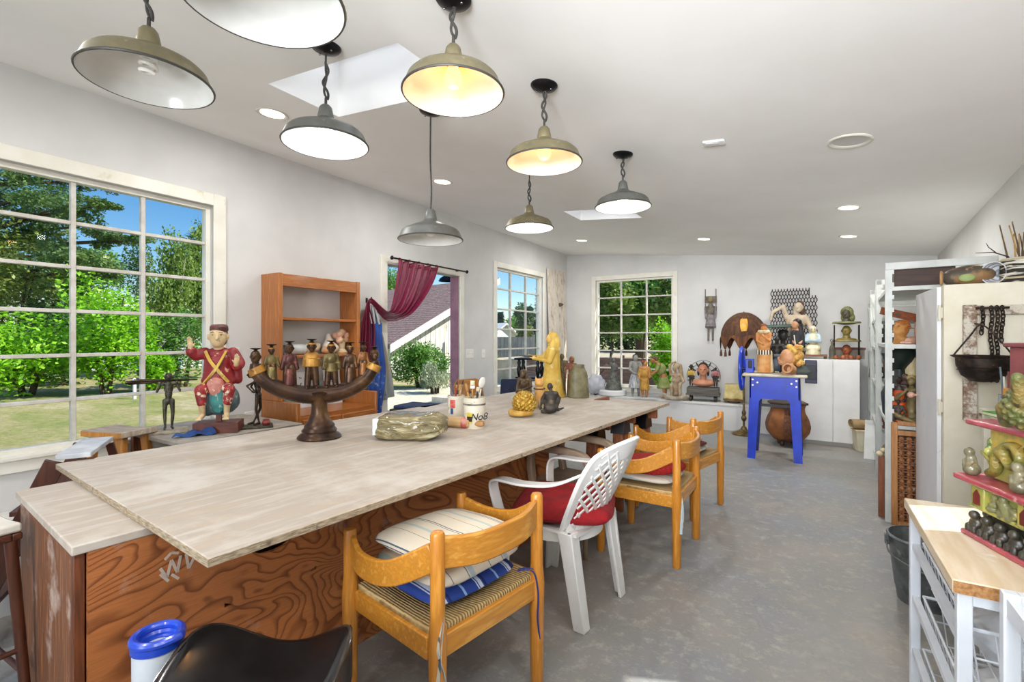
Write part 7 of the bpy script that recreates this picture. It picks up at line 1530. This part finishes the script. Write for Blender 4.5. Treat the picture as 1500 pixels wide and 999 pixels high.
p = onw(1503, 3.70); o = thing('bark_basket', 'black and white bark cylinder basket holding reeds on the wardrobe', 'basket', p); BK = M('#28241f', '#d8d2c4', 5, .8, 0, .5, lo=.52, hi=.58, stretch=(1,1,9))
MB().open_lathe([(.10,0),(.102,.01),(.102,.13),(.098,.135)], .006, n=40).build('basket_wall', BK, o); MB().lathe([(1e-6,.002),(.095,.002),(.095,.008),(1e-6,.008)], n=30).build('bottom', BK, o)
for z in (.02,.12): MB().lathe([(.103,z),(.106,z+.005),(.103,z+.01),(.10,z+.005),(.103,z)], n=40).build('hoop', M('#b5a888', None, rough=.7), o)
G2 = 'reeds standing in the bark basket'; rnd = random.Random(11)
for i in range(13):
    a = i*2.4; r0, r1 = .05*rnd.random(), .05+.05*rnd.random(); L = .24+.09*rnd.random(); ax = -.03 if i % 2 else .02
    rd = thing('reed', 'thin dry reed standing in the bark basket on the wardrobe', 'reed', p+Vector((0,0,.01)), group=G2); MB().tube([(r0*math.cos(a)+ax,r0*math.sin(a),0),(r1*.7*math.cos(a)+ax,r1*.7*math.sin(a),L*.6),(r1*math.cos(a)+ax,r1*math.sin(a),L)], [.005,.004,.0028], 6).build('stalk', M('#b99a62', '#94713c', 20, .7) if i % 3 else M('#6b5436', '#4f3c26', 20, .7), rd); MB().ball((r1*math.cos(a)+ax,r1*math.sin(a),L), .0035, .0035, .008, n=8).build('tip', M('#8a6a3c', None), rd)
p = onw(1470, 3.68); o = thing('bare_twig', 'dark bare twig lying across the wardrobe beside the bark basket', 'twig', p+Vector((.02,0,.145)))
TWG = M('#3c322c', '#28211c', 20, .8); MB().tube([(.0,0,0),(-.06,0,.03),(-.13,.02,.035)], [.004,.003,.0015], 6).build('twig_stem', TWG, o); MB().tube([(-.05,0,.027),(-.08,.0,.06),(-.09,0,.085)], [.003,.0022,.0012], 6).build('side_twig', TWG, o); MB().tube([(-.02,0,-.145),(0,0,-.05),(0,0,0)], .004, 6).build('stem_foot', TWG, o)
# weathered frame leaning on the wardrobe side, chain and iron pot
fy = WY0-.03; pl = onY(1411, 447, fy); pb = onY(1407, 615, fy); Hf = pl.z-pb.z
t = NT('flaking_frame'); n1 = t.noise(t.map((1,1,1)), 9, 8, .72); c = t.ramp(n1, [(.36, C('#5d4032')), (.47, C('#8a7360')), (.55, C('#c9c4b6')), (.66, C('#a58c66'))]); t.color(c); t.set(Roughness=.85); t.bump(n1, .4, .01)
o = thing('weathered_frame', 'flaking old wooden frame hung on the wardrobe side', 'frame', (pl.x, fy, pb.z)); Wf = min(.36, xr(fy)-pl.x-.02)
for x in (0, Wf-.05): MB().box(x,x+.055,-.012,.018,0,Hf).build('stile', t.m, o, bevel=.003)
for z in (0, Hf-.055): MB().box(.055,Wf-.05,-.011,.017,z,z+.05).build('rail', t.m, o, bevel=.003)
IRON = M('#3b3029', '#241d19', 24, .6, .6, .3, wear='#6b4a34', wscale=20)
pc = onY(1452, 452, fy-.04); o = thing('iron_chain', 'rusty iron chains hanging over the weathered frame on the wardrobe', 'chain', (pc.x, pc.y, pc.z))
for ci, (cx, L) in enumerate(((-.035,.16),(0,.40),(.022,.40),(.042,.20))):
    mb = MB()
    for i in range(int(L/.021)):
        R_ = Matrix.Rotation(PI/2*(i%2)+.4, 3, 'Z'); zc_ = -i*.021
        mb.tube([Vector((cx+.004*math.sin(i*.7),0,zc_))+R_ @ Vector((.0085*math.cos(a),0,.0155*math.sin(a))) for a in [2*PI*k/12 for k in range(12)]], .0033, 6, True)
    mb.build('chain_strand', IRON, o)
MB().cyl((-.06,.0,.004),(.07,0,.004),.006).build('peg', IRON, o)
pp_ = onY(1440, 522, fy-.15); o = thing('iron_cauldron', 'dark iron hanging cauldron with bail handle in front of the chains', 'cauldron', (pp_.x, fy-.145, pp_.z-.135))
MB().open_lathe([(.01,0),(.05,.005),(.085,.035),(.105,.085),(.108,.125),(.125,.135),(.128,.14)], .005, n=44).build('pot', IRON, o); MB().tube(bez([(-.115,0,.138),(-.05,.0,.24),(0,.03,.30),(.05,0,.24),(.115,0,.138)], 6), .004, 6).build('bail', IRON, o)
for z in (.06,.075,.09,.105): MB().lathe([(.10+.06*(z-.06),z),(.104+.06*(z-.06),z+.003),(.10+.06*(z-.06),z+.006),(.098+.06*(z-.06),z+.003),(.10+.06*(z-.06),z)], n=40).build('rib', IRON, o)
MB().cyl((0,.03,.30),(0,.15,.31),.005).build('hook', IRON, o)
# stand behind the pagoda with small things
o = thing('plant_stand', 'white narrow stand behind the ceramic pagoda carrying drawers and tools', 'stand', (.70, 2.62, 0)); SZ = .98
MB().box(0,.26,0,.55,SZ-.025,SZ).build('top', AGED, o, bevel=.003)
for x in (.01,.22):
    for y in (.01,.51): MB().box(x,x+.03,y,y+.03,0,SZ-.025).build('leg', AGED, o)
MAR = M('#8b4a4c', '#743a3e', 10, .5, 0, .1, wear='#b98a80', wscale=24, wlo=.66, whi=.7)
q = onz(1490, 600, SZ); q = Vector((.80, 2.68, SZ)); o = thing('trinket_drawers', 'maroon miniature chest of drawers with white flower knobs', 'drawers', q, R(20))
MB().box(-.09,.09,-.07,.07,0,.30).build('carcass', MAR, o, bevel=.003); MB().box(-.105,.105,-.085,.085,.30,.318).build('top', MAR, o, bevel=.005)
for k, z in enumerate((.02,.115,.21)):
    for x in (-.045,.045):
        d_ = MB().box(x-.04,x+.04,-.078,-.069,z,z+.08).build('drawer', MAR, o, bevel=.003); blob('flower_knob', [('e',x,-.088,z+.04,.013,.008,.013), ('e',x+.014,-.084,z+.046,.008,.005,.008), ('e',x-.014,-.084,z+.036,.008,.005,.008)], WHITEC, d_, .0035, sm=1)
q = Vector((.715, 2.76, SZ)); o = thing('wood_block', 'upright golden wooden block with a slot left of the maroon drawers', 'block', q, R(30)); MB().box(-.025,.025,-.02,.02,0,.13).build('block', STOOLZ, o, bevel=.002); MB().box(-.012,.012,-.021,-.0195,.03,.11).build('slot', STOOLW, o)
q = Vector((.735, 2.66, SZ)); o = thing('dark_vase', 'small dark vase with a white dot beside the maroon drawers', 'vase', q); MB().lathe([(.02,0),(.032,.03),(.034,.08),(.02,.12),(.016,.14),(.02,.15)], n=24).build('vase_body', M('#2b2523', '#3b3330', 9, .4), o); MB().ball((-.03,-.015,.06), .008, n=10).build('white_dot', WHITEC, o)
q = Vector((.735, 2.90, SZ)); o = thing('pencil_jar', 'jar with pale pencils behind the golden wooden block', 'jar', q); MB().open_lathe([(.03,0),(.032,.005),(.032,.09)], .003, n=24).build('jar', M('#9aa0a3', None, rough=.2), o)
for i in range(5):
    a = i*1.3; MB().cyl((.01*math.cos(a),.01*math.sin(a),.004),(.026*math.cos(a),.026*math.sin(a),.17+.02*(i%3)),.0038,n=6).build('pencil', [M('#d3d0c8', None), M('#8b4a3a', None), M('#5d6a70', None)][i%3], o)
q = Vector((.715, 2.84, SZ)); o = thing('book', 'green covered book lying flat behind the pagoda', 'book', q, R(15)); MB().box(-.05,.07,-.06,.06,.003,.014).build('pages', WHITEC, o); MB().box(-.052,.072,-.062,.062,.014,.017).box(-.052,.072,-.062,.062,0,.003).box(.0705,.0725,-.062,.062,0,.017).build('cover', M('#5aa83a', '#4a9030', 9, .5), o)
# ---- white wire drawer racks ------------------------------------------------
RKW = M('#dfe4ea', '#d3d9e0', 6, .4); PINEB = M('#e2d3bb', '#d3bd9a', 5, .5, 0, .05, 60, .36, .64, (6,.8,6), wear='#ebe2d2', wscale=4); PLYS = wood('#b98a56', '#8a5c30', 'y', 30, 10, .6)
def rack(label, x, y, W, L, H, levels, top):
    o = thing('drawer_rack', label, 'rack', (x, y, 0))
    for px in (0, W-.03):
        for py in (0, L-.03): MB().box(px,px+.03,py,py+.03,0,H).build('post', RKW, o, bevel=.003)
    for z in [H-.03]+[l for l in levels]:
        for px in (0, W-.03): MB().box(px+.005,px+.025,.03,L-.03,z-.0,z+.02).build('runner', RKW, o)
    for py in (0, L-.03): MB().box(.03,W-.03,py+.005,py+.025,H-.03,H).build('cross_bar', RKW, o); MB().box(.03,W-.03,py+.005,py+.025,.05,.07).build('cross_bar', RKW, o)
    for z in levels:
        b = MB().tube([(.035,.045,z+.03),(.035,L-.045,z+.03),(W-.035,L-.045,z+.03),(W-.035,.045,z+.03)], .005, 6, True).build('wire_basket', RKW, o); d_ = .15
        mb = MB(); lo = [(.055,.06),(.055,L-.06),(W-.055,L-.06),(W-.055,.06)]; hi = [(.035,.045),(.035,L-.045),(W-.035,L-.045),(W-.035,.045)]
        for k in range(4):
            (a, b2), (c_, d2) = lo[k], lo[(k+1)%4]; (e, f_), (g_, h2) = hi[k], hi[(k+1)%4]; n_ = 11
            for i in range(n_): u = i/n_; mb.tube([(e+(g_-e)*u, f_+(h2-f_)*u, z+.03), (a+(c_-a)*u, b2+(d2-b2)*u, z+.03-d_)], .0022, 5)
            for zz, m_ in ((z+.03-d_*.5,.5),(z+.03-d_,1)): mb.tube([(e+(a-e)*m_, f_+(b2-f_)*m_, zz), (g_+(c_-g_)*m_, h2+(d2-h2)*m_, zz)], .0028, 5)
        for i in range(1, 10): u = i/10; mb.tube([(.055+(W-.11)*u,.06,z+.03-d_),(.055+(W-.11)*u,L-.06,z+.03-d_)], .0022, 5)
        mb.build('basket_mesh', RKW, b)
    if top:
        MB().box(-.012,W+.01,-.015,L+.015,H,H+.035).build('top_board', PINEB, o, bevel=.003)
        MB().box(-.010,W+.008,-.0165,-.015,H+.003,H+.032).build('ply_edge', PLYS, o)
    return o
rack('white steel drawer rack with a pale pine top under the ceramic pagoda', .315, 1.605, .575, .68, .685, (.55,.36,.17), True)
rack('white wire basket rack cut off by the lower right corner', .375, .86, .47, .68, .74, (.69,.47,.25), False)
rnd = random.Random(4)
def lump(name, label, cat, x, y, z, rx, ry, rz_, mat, seed):
    o = thing(name, label, cat, (x, y, z))
    def f(u, v):
        a, b = 2*PI*u, PI*v; d_ = Vector((math.sin(b)*math.cos(a), math.sin(b)*math.sin(a), -math.cos(b))); k = 1+.16*noise.noise(d_*2.2+Vector((seed,0,0)))+.07*noise.noise(d_*6+Vector((seed,3,0))); return (d_.x*rx*k, d_.y*ry*k, max(0, rz_+d_.z*rz_*k))
    MB().grid(f, 36, 20).build('bundle', mat, o, sharp=180); MB().tube([(0,0,rz_*1.9),(.01,.0,rz_*2.1),(.03,.01,rz_*2.2)], [.02,.012,.018], 8).build('gathered_neck', mat, o)
PBW = M('#dfe3e8', '#c9d0d8', 7, .3, 0, .2, wear='#a9b2bb', wscale=9)
lump('plastic_bag', 'white plastic bag in the top basket of the pine topped rack', 'bag', .52, 1.80, .435, .15, .13, .075, PBW, 1); lump('cloth_bundle', 'brown and cream cloth bundle in the top basket of the rack', 'cloth', .75, 2.05, .435, .12, .15, .07, M('#a3825c', '#d3c3a2', 8, .9, 0, .3), 2)
lump('plastic_bag', 'bulging clear white bag in the middle basket of the rack', 'bag', .55, 1.85, .245, .17, .15, .06, PBW, 3); lump('clay_bag', 'beige bag of clay in the lowest basket of the rack', 'bag', .58, 1.90, .055, .18, .16, .06, M('#c9bba2', '#b5a486', 8, .6, 0, .2), 4)
o = thing('blue_folder', 'bright blue strap folder lying on the white bag in the top basket', 'folder', (.56, 1.78, .565), rot=(.05,.12,.6)); MB().box(-.11,.11,-.035,.035,0,.008).build('cover', M('#1d4fc0', '#1a44a6', 9, .5), o, bevel=.002); MB().box(-.108,.108,-.032,.034,.002,.006).build('pages', WHITEC, o)
# ---- ceramic pagoda ----------------------------------------------------------
TZ = .72; o = thing('ceramic_pagoda', 'green and yellow glazed ceramic pagoda with pink ledges on the pine rack', 'sculpture', (.395, 1.985, TZ), R(19.3))
# local: -y runs along the long front edge towards the camera, +x is depth
PINK = M('#b8505a', '#9c3f48', 9, .35, 0, .1, wear='#d79a9a', wscale=14, coat=.3); LG = M('#a8a65a', '#858e48', 8, .35, 0, .15, wear='#cfa64a', wscale=7, wlo=.52, whi=.6, coat=.3); LG2 = M('#8c9a50', '#c3b45a', 12, .35, 0, .3, wear='#4f6a34', wscale=16, wlo=.56, whi=.62, coat=.3); GDR = M('#96803a', '#6f7638', 20, .4, 0, .6, 60, wear='#5b4a24', wscale=30, wlo=.58, whi=.64, coat=.3); DBR = M('#4a4536', '#2f2c24', 18, .4, 0, .4, wear='#8a8468', wscale=24, coat=.3)
Lp, Dp = .46, .30
def tier(nm, x0, x1, y0, y1, z0, z1, mat, bv=.006): return MB().box(x0, x1, -y1, -y0, z0, z1).build(nm, mat, o, bevel=bv)
tier('base_ledge', 0, Dp, 0, Lp, 0, .016, PINK); tier('core', .05, Dp-.04, .05, Lp-.04, .016, .10, DBR)
for i in range(9):
    y = -.03-.05*i; blob('beast', [('e',.03,y,.04,.02,.022,.024), ('e',.018,y-.004,.066,.014,.014,.014), ('c',.012,y-.012,.03,.008,.012,y-.012,.018,.009), ('c',.012,y+.012,.03,.008,.012,y+.012,.018,.009), ('e',.04,y+.02,.035,.018,.016,.018)], DBR, o, .0035, sm=1)
for i in range(4): blob('beast', [('e',.07+.055*i,-.02,.04,.02,.018,.024), ('e',.068+.055*i,-.01,.064,.014,.013,.014)], DBR, o, .0035, sm=1)
tier('lower_storey', .022, Dp-.02, .022, Lp-.02, .085, .165, LG); 
for z in (.088,.152): tier('cornice', .014, Dp-.012, .014, Lp-.012, z, z+.012, LG2, .004)
for y in (.035,.205,.375):
    c_ = MB().box(.008,.03,-y-.052,-y,.092,.16).build('niche_pillar', LG2, o, bevel=.004); MB().prism([(-.013,.106),(.013,.106),(.013,.135),(0,.15),(-.013,.135)], 0, .004, Matrix.Translation((.0055,-y-.026,0)) @ Matrix.Rotation(-PI/2,4,'Z')).build('niche', M('#7a2f2a', '#5b221f', 12, .4), c_)
rnd = random.Random(9)
for yc in (.145,.315): blob('relief_figure', [('e',.02,-yc+rnd.uniform(-.045,.045),.125+rnd.uniform(-.025,.022),rnd.uniform(.008,.014),rnd.uniform(.008,.018),rnd.uniform(.008,.016)) for _ in range(16)]+[('c',.02,-yc-.02,.10,.012,.014,-yc-.01,.135,.012),('e',.012,-yc-.01,.15,.011,.011,.012)], M('#8a8a5c', '#6a6a48', 18, .4, 0, .3, wear='#c9b25a', wscale=24, coat=.3), o, .0035, sm=1)
tier('middle_ledge', -.012, Dp+.005, -.012, Lp+.005, .165, .183, PINK)
for i, y in enumerate((.02,.20,.38)): blob('seated_guardian', [('e',.02,-y,.20,.022,.022,.02), ('c',.02,-y,.205,.016,.018,-y,.235,.013), ('e',.014,-y,.252,.0135,.0135,.015), ('c',.012,-y-.016,.225,.006,.004,-y-.006,.21,.006), ('c',.012,-y+.016,.225,.006,.004,-y+.006,.21,.006)], M('#8a8468', '#5f5a44', 18, .35, 0, .2, wear='#c9a25a', wscale=22, coat=.4), o, .003, sm=1)
tier('upper_storey', .05, Dp-.04, .045, Lp-.05, .183, .335, LG)
for yc, sg in ((.13,1),(.29,-1)):
    pts = bez([(.047,-yc+.075*sg,.20),(.036,-yc+.04*sg,.22),(.036,-yc+.03*sg,.27),(.036,-yc-.02*sg,.30),(.036,-yc-.05*sg,.27),(.036,-yc-.02*sg,.24),(.036,-yc+.01*sg,.265)], 6)
    blob('dragon_relief', [('e',*q_,.016,.015-.006*i/len(pts),.014-.005*i/len(pts)) for i, q_ in enumerate(pts)]+[('e',.032,-yc+.012*sg,.27,.016,.02,.014), ('c',.034,-yc+.05*sg,.235,.006,.028,-yc+.085*sg,.26,.004), ('c',.034,-yc-.04*sg,.285,.006,.028,-yc-.07*sg,.31,.004)], GDR, o, .0035, sm=1)
blob('end_relief', [('e',.10+.045*math.cos(i*.63),-.044,.26+.045*math.sin(i*.63),.02,.012,.02) for i in range(10)], LG2, o, .004, sm=1)
tier('upper_ledge', .01, Dp-.005, .005, Lp-.01, .335, .352, PINK)
bx_ = .15; LY = -.15; K_ = .8; lion = [('e',0,-.17,.43,.055,.085,.055), ('e',0,-.25,.43,.06,.06,.07), ('e',0,-.10,.50,.045,.05,.05), ('e',-.005,-.055,.49,.028,.03,.024), ('c',-.012,-.03,.50,.008,.012,-.03,.50,.008), ('c',-.03,-.09,.54,.014,-.035,-.085,.565,.008), ('c',.03,-.09,.54,.014,.035,-.085,.565,.008), ('c',-.04,-.12,.43,.024,-.05,-.08,.37,.02), ('c',.04,-.12,.43,.024,.05,-.08,.37,.02), ('c',-.05,-.24,.42,.032,-.07,-.19,.372,.022), ('c',.05,-.24,.42,.032,.07,-.19,.372,.022), ('c',-.05,-.08,.365,.018,-.055,-.05,.36,.016), ('c',.05,-.08,.365,.018,.055,-.05,.36,.016), ('c',0,-.30,.45,.022,0,-.33,.53,.016)]+[('e',.05*math.cos(i*1.05),-.115+.01*math.sin(i*2),.51+.05*math.sin(i*1.05),.018,.016,.018) for i in range(6)]
for i in range(90):
    zz = 1-2*(i+.5)/90; rr = math.sqrt(1-zz*zz); a = i*2.39996; lion += [('e',.06*rr*math.cos(a),-.25+.06*rr*math.sin(a),.43+.07*zz,.0085,.0085,.0085), ('e',.055*rr*math.cos(a),-.17+.085*rr*math.sin(a),.43+.055*zz,.0085,.0085,.0085)]
blob('crouching_lion', lion, M('#7f6c36', '#586031', 22, .45, 0, .8, 70, wear='#3f3820', wscale=34, wlo=.56, whi=.62, coat=.2), o, .0036, K_, sm=1, loc=(.15,-.14,.352-.345*K_), rot=(0,0,-.9))
# ---- hanging on the left wall: curtain, rod, apron -------------------------------
XR = XL+.085; ra, rb = onX(576, 379, XR), onX(683, 397, XR); zr = (ra.z+rb.z)/2
o = thing('curtain_rod', 'black curtain rod with ball finials above the doorway', 'curtain rod', (XR, ra.y, zr)); LR = rb.y-ra.y
MB().cyl((0,0,0),(0,LR,0),.009,n=14).build('rod', BLACK, o)
for y in (-.015, LR+.015): MB().lathe([(.008,-.02),(.014,-.012),(.022,0),(.014,.014),(.006,.02),(1e-6,.022)], n=18, m=Matrix.Rotation(PI/2,4,'X')).build('finial', BLACK, o, loc=(0,y,0))
for y in (.03, LR-.12): MB().cyl((-.083,y,-.0),(0,y,0),.007,n=10).build('bracket', BLACK, o)
XC = XL+.075
def wp(px, py, X=XC): q = onX(px, py, X); return Vector((q.x, q.y, q.z))
K0 = [wp(583,381), wp(641,390)]; top0, top1 = K0
L_ = [(583,381),(579,410),(572,445),(566,457),(553,447),(541,437),(534,446),(527,480),(524,532)]
R_ = [(641,390),(634,412),(618,440),(597,462),(566,469),(543,446),(540,452),(549,482),(552,470)]
R_[-1] = (548,528)
Lp_, Rp_ = bez([wp(*q_) for q_ in L_], 6), bez([wp(*q_) for q_ in R_], 6); NV = len(Lp_)-1
def curt(u, v):
    k = v*NV; i = min(int(k), NV-1); f_ = k-i; a = Lp_[i].lerp(Lp_[i+1], f_); b = Rp_[i].lerp(Rp_[i+1], f_); q_ = a.lerp(b, u)
    wd = min(1, (b-a).length/.30); sag = .05*math.sin(min(1, v*1.6)*PI)*(u-.2)
    return (XC+.020*wd*math.sin(u*34+v*3)+.010*math.sin(u*13+1)+.02*(1-wd), q_.y, (zr+.0 if v == 0 else q_.z)-sag*.3-(.018*abs(math.sin(u*PI*5))**1 if v < .04 else 0))
t = NT('maroon_satin'); n1 = t.noise(t.map((1,30,2)), 2, 3); t.color(t.ramp(n1, [(.3, C('#5d0a26')), (.6, C('#8a1242'))])); t.set(Roughness=.42, Sheen_Weight=.6, Sheen_Roughness=.4); tl = t.n('ShaderNodeBsdfTranslucent'); tl.inputs[0].default_value = C('#9a1248'); mx = t.n('ShaderNodeMixShader'); mx.inputs[0].default_value = .3; t.l(t.b.outputs[0], mx.inputs[1]); t.l(tl.outputs[0], mx.inputs[2]); t.l(mx.outputs[0], t.out.inputs[0]); MARO = t.m
o = thing('curtain', 'maroon satin curtain swept aside from the doorway over a wall hook', 'curtain', (0,0,0)); o.location = (XC, top0.y, 0); off = Vector((-XC, -top0.y, 0))
MB().grid(lambda u, v: Vector(curt(u, v))+off, 90, NV*2).build('drape', MARO, o, sharp=180)
for k in range(5):
    y = top0.y+(top1.y-top0.y)*(k+.1)/4.3; MB().strip([Vector((XR-XC+.016*math.cos(a), y-top0.y, zr+.016*math.sin(a)-.002)) for a in [2*PI*i/16 for i in range(17)]], None, .012, .002, (0,1,0)).build('tab_loop', MARO, o)
hk = wp(539, 440, XL+.02); o = thing('wall_hook', 'small dark wall hook holding the curtain and apron left of the doorway', 'hook', (XL, hk.y, hk.z)); MB().tube([(0,0,0),(.05,0,-.005),(.07,0,.01),(.068,0,.03)], .006, 8).build('hook', BLACK, o); MB().box(-.001,.006,-.012,.012,-.025,.025).build('hook_plate', BLACK, o, bevel=.002)
XA = XL+.055
def hang(name, label, cat, L_, R_, mat, part, folds, depth_, X0=XA, group=None):
    A_, B_ = bez([wp(*q_, X0) for q_ in L_], 8), bez([wp(*q_, X0) for q_ in R_], 8); n_ = len(A_)-1; o = thing(name, label, cat, (X0, A_[0].y, A_[0].z))
    def f(u, v):
        k = v*n_; i = min(int(k), n_-1); q_ = A_[i].lerp(A_[i+1], k-i).lerp(B_[i].lerp(B_[i+1], k-i), u); return (depth_*math.sin(u*folds+v*2)*(.3+.7*v), q_.y-A_[0].y, q_.z-A_[0].z)
    MB().grid(f, 40, n_*2, .003).build(part, mat, o, sharp=180); return o
hang('hanging_apron', 'stained blue denim work apron hanging left of the doorway', 'apron', [(541,472),(540,515),(538,560),(536,604)], [(559,473),(561,505),(566,545),(560,606)], M('#2f55a3', '#27468c', 6, .9, 0, .15, 120, wear='#a9b0b5', wscale=11, wlo=.58, whi=.66), 'denim_body', 22, .016, XL+.07)
o = hang('hanging_smock', 'pale clay stained smock hanging behind the blue apron', 'smock', [(536,448),(536,500),(534,550),(533,598)], [(550,446),(562,500),(572,545),(577,580)], M('#8d9aa0', '#a89e88', 5, .9, 0, .2, wear='#5f7fa8', wscale=6, wlo=.54, whi=.6), 'smock_body', 26, .018, XL+.035)
q0 = wp(543,446,XL+.075)
for k, (a, b) in enumerate((((541,446),(544,474)), ((545,446),(549,474)), ((548,447),(556,475)))):
    A_, B_ = wp(*a, XL+.08)-Vector(o.location), wp(*b, XL+.08)-Vector(o.location); MB().strip([A_, A_.lerp(B_, .5)+Vector((.004,0,0)), B_], None, .022, .003, (0,1,0)).build('strap', M('#c9cfd3', '#aab3ba', 8, .9), o)
# ---- things on the hutch shelves ---------------------------------------------------
HX, HYB = XL+.11, 2.18
def onh(px, z): q_ = onX(px, 520, HX); return Vector((HX, q_.y, z))
p = onh(428, 1.177); o = thing('ceramic_cylinder', 'pale grey ceramic cylinder lying on its side in the hutch', 'vase', p+Vector((0,.02,.045)), .1); MB().open_lathe([(.04,-.09),(.045,-.085),(.045,.085),(.04,.09)], .006, n=30, m=Matrix.Rotation(PI/2,4,'X')).build('cylinder', M('#c9cdcb', '#b3b8b5', 8, .4), o); MB().lathe([(1e-6,0),(.04,0),(.04,.003),(1e-6,.003)], n=24, m=Matrix.Rotation(PI/2,4,'X')).build('dark_inside', M('#4a4c4a', None, rough=.6), o, loc=(0,-.05,0))
p = onh(458, 1.177); o = thing('bone_sculpture', 'small cream lumpy bone like sculpture in the hutch', 'sculpture', p, .3); blob('bone', [('c',0,-.05,.04,.028,0,.05,.05,.024), ('e',0,-.06,.06,.025,.025,.03), ('e',.0,.06,.07,.03,.022,.028)], CREAMC, o, .005)
p = onh(482, 1.177); o = thing('shell_vase', 'cream and orange spiral shell vase in the hutch', 'vase', p, .2); blob('shell_body', [('e',0,0,.06,.055,.06,.06), ('c',0,0,.10,.04,0,-.01,.16,.018), ('e',.01,.02,.05,.06,.06,.045), ('e',0,-.04,.03,.04,.035,.03)], M('#d9d0c0', '#c98f5c', 7, .5, 0, .1, lo=.46, hi=.6), o, .005)
p = onh(500, 1.177); o = thing('flower_sculpture', 'pink and cream ceramic blossom cluster standing tall in the hutch', 'sculpture', p, .2); MB().lathe([(.05,0),(.055,.01),(.03,.04),(.035,.10),(1e-6,.11)], n=20).build('foot', CREAMC, o); blob('blossoms', [('e',.02*math.sin(i),.055*math.cos(i*1.9),.15+.04*math.sin(i*1.3),.032,.034,.03) for i in range(9)], M('#d9a58c', '#dfc898', 9, .5, 0, .2, lo=.44, hi=.56), o, .005, sm=1)
p = onh(517, 1.177); o = thing('striped_tile', 'rounded plaque with yellow green rainbow stripes leaning in the hutch', 'plaque', p+Vector((-.05,-.02,0)), rot=(0,-.2,0)); MB().prism([(-.05,0),(.05,0),(.05,.10),(.035,.145),(0,.16),(-.035,.145),(-.05,.10)], -.008, .008, Matrix.Rotation(PI/2,4,'Z')).build('plaque', M('#c9c4a8', None, rough=.4), o)
for k, cc in enumerate(('#b8562f', '#d3b23c', '#6f9a3c', '#3f7f8a')): r = .044-.009*k; MB().tube([(.011, r*math.cos(a), .085+r*1.4*math.sin(a)) for a in [PI*i/14 for i in range(15)]], .0036, 6).build('stripe', M(cc, None, rough=.4), o)
def card(px, z, w, h, mat, label, part='sheet', name='paper_sheet', cat='paper', dy=0):
    p = onh(px, z); o = thing(name, label, cat, p+Vector((-.02,dy,0)), rot=(0,-.16,0)); MB().box(-.002,.002,-w/2,w/2,0,h).build(part, mat, o); return o
BZ_ = BT-.066
PAPER = M('#dcdde0', '#cfd1d5', 5, .6)
for px, lb in ((446, 'white sheet with dark brush writing propped low in the hutch, leftmost'), (492, 'white sheet with dark brush writing propped low in the hutch, rightmost')):
    c_ = card(px, BZ_, .17, .30, PAPER, lb); rnd = random.Random(px); mb = MB()
    for i in range(3):
        for j in range(5):
            y, z = -.05+.05*i, .04+.052*j
            for k in range(3): a = rnd.uniform(0,PI); mb.strip([(.0025,y-.012*math.cos(a),z-.012*math.sin(a)),(.0025,y+.012*math.cos(a),z+.012*math.sin(a))], None, .004, .0006, (0,-math.sin(a),math.cos(a)))
    mb.build('brush_writing', M('#2a2a2c', None, rough=.7), c_)
p = onh(470, BZ_); o = thing('ceramic_plate', 'teal and rust marbled plate propped between the written sheets', 'plate', p+Vector((-.01,0,0))); MB().lathe([(1e-6,0),(.07,.004),(.105,.02),(.107,.024),(.07,.011),(1e-6,.007)], n=36).build('plate', M('#5f8f94', '#a3583c', 9, .3, lo=.45, hi=.58), o, loc=(0,0,.105), rot=(0,PI/2-.12,0))
p = onh(425, BZ_); o = thing('glass_dish', 'pale turquoise glass dish at the left end of the hutch base', 'dish', p); MB().open_lathe([(.03,0),(.035,.004),(.06,.04),(.065,.09)], .004, n=30).build('dish', M('#9fc0c0', '#86acae', 8, .15), o)
p = onz(560, 604, .77); o = thing('cloth_stack', 'folded navy cloth beside the hanging smock behind the table', 'cloth', (-2.72, 2.95, .74), .1); MB().box(-.16,.16,-.13,.13,0,.03).build('folded_cloth', M('#2c3a5c', '#222e4a', 9, .9), o, bevel=.012)
o2 = thing('end_table', 'low dark table carrying the folded navy cloth by the doorway', 'table', (-2.72, 2.95, 0), .1); MB().box(-.18,.18,-.15,.15,.71,.74).build('tabletop', DARKC, o2, bevel=.003)
for x in (-.15,.15):
    for y in (-.12,.12): MB().box(x-.015,x+.015,y-.015,y+.015,0,.71).build('leg', DARKC, o2)
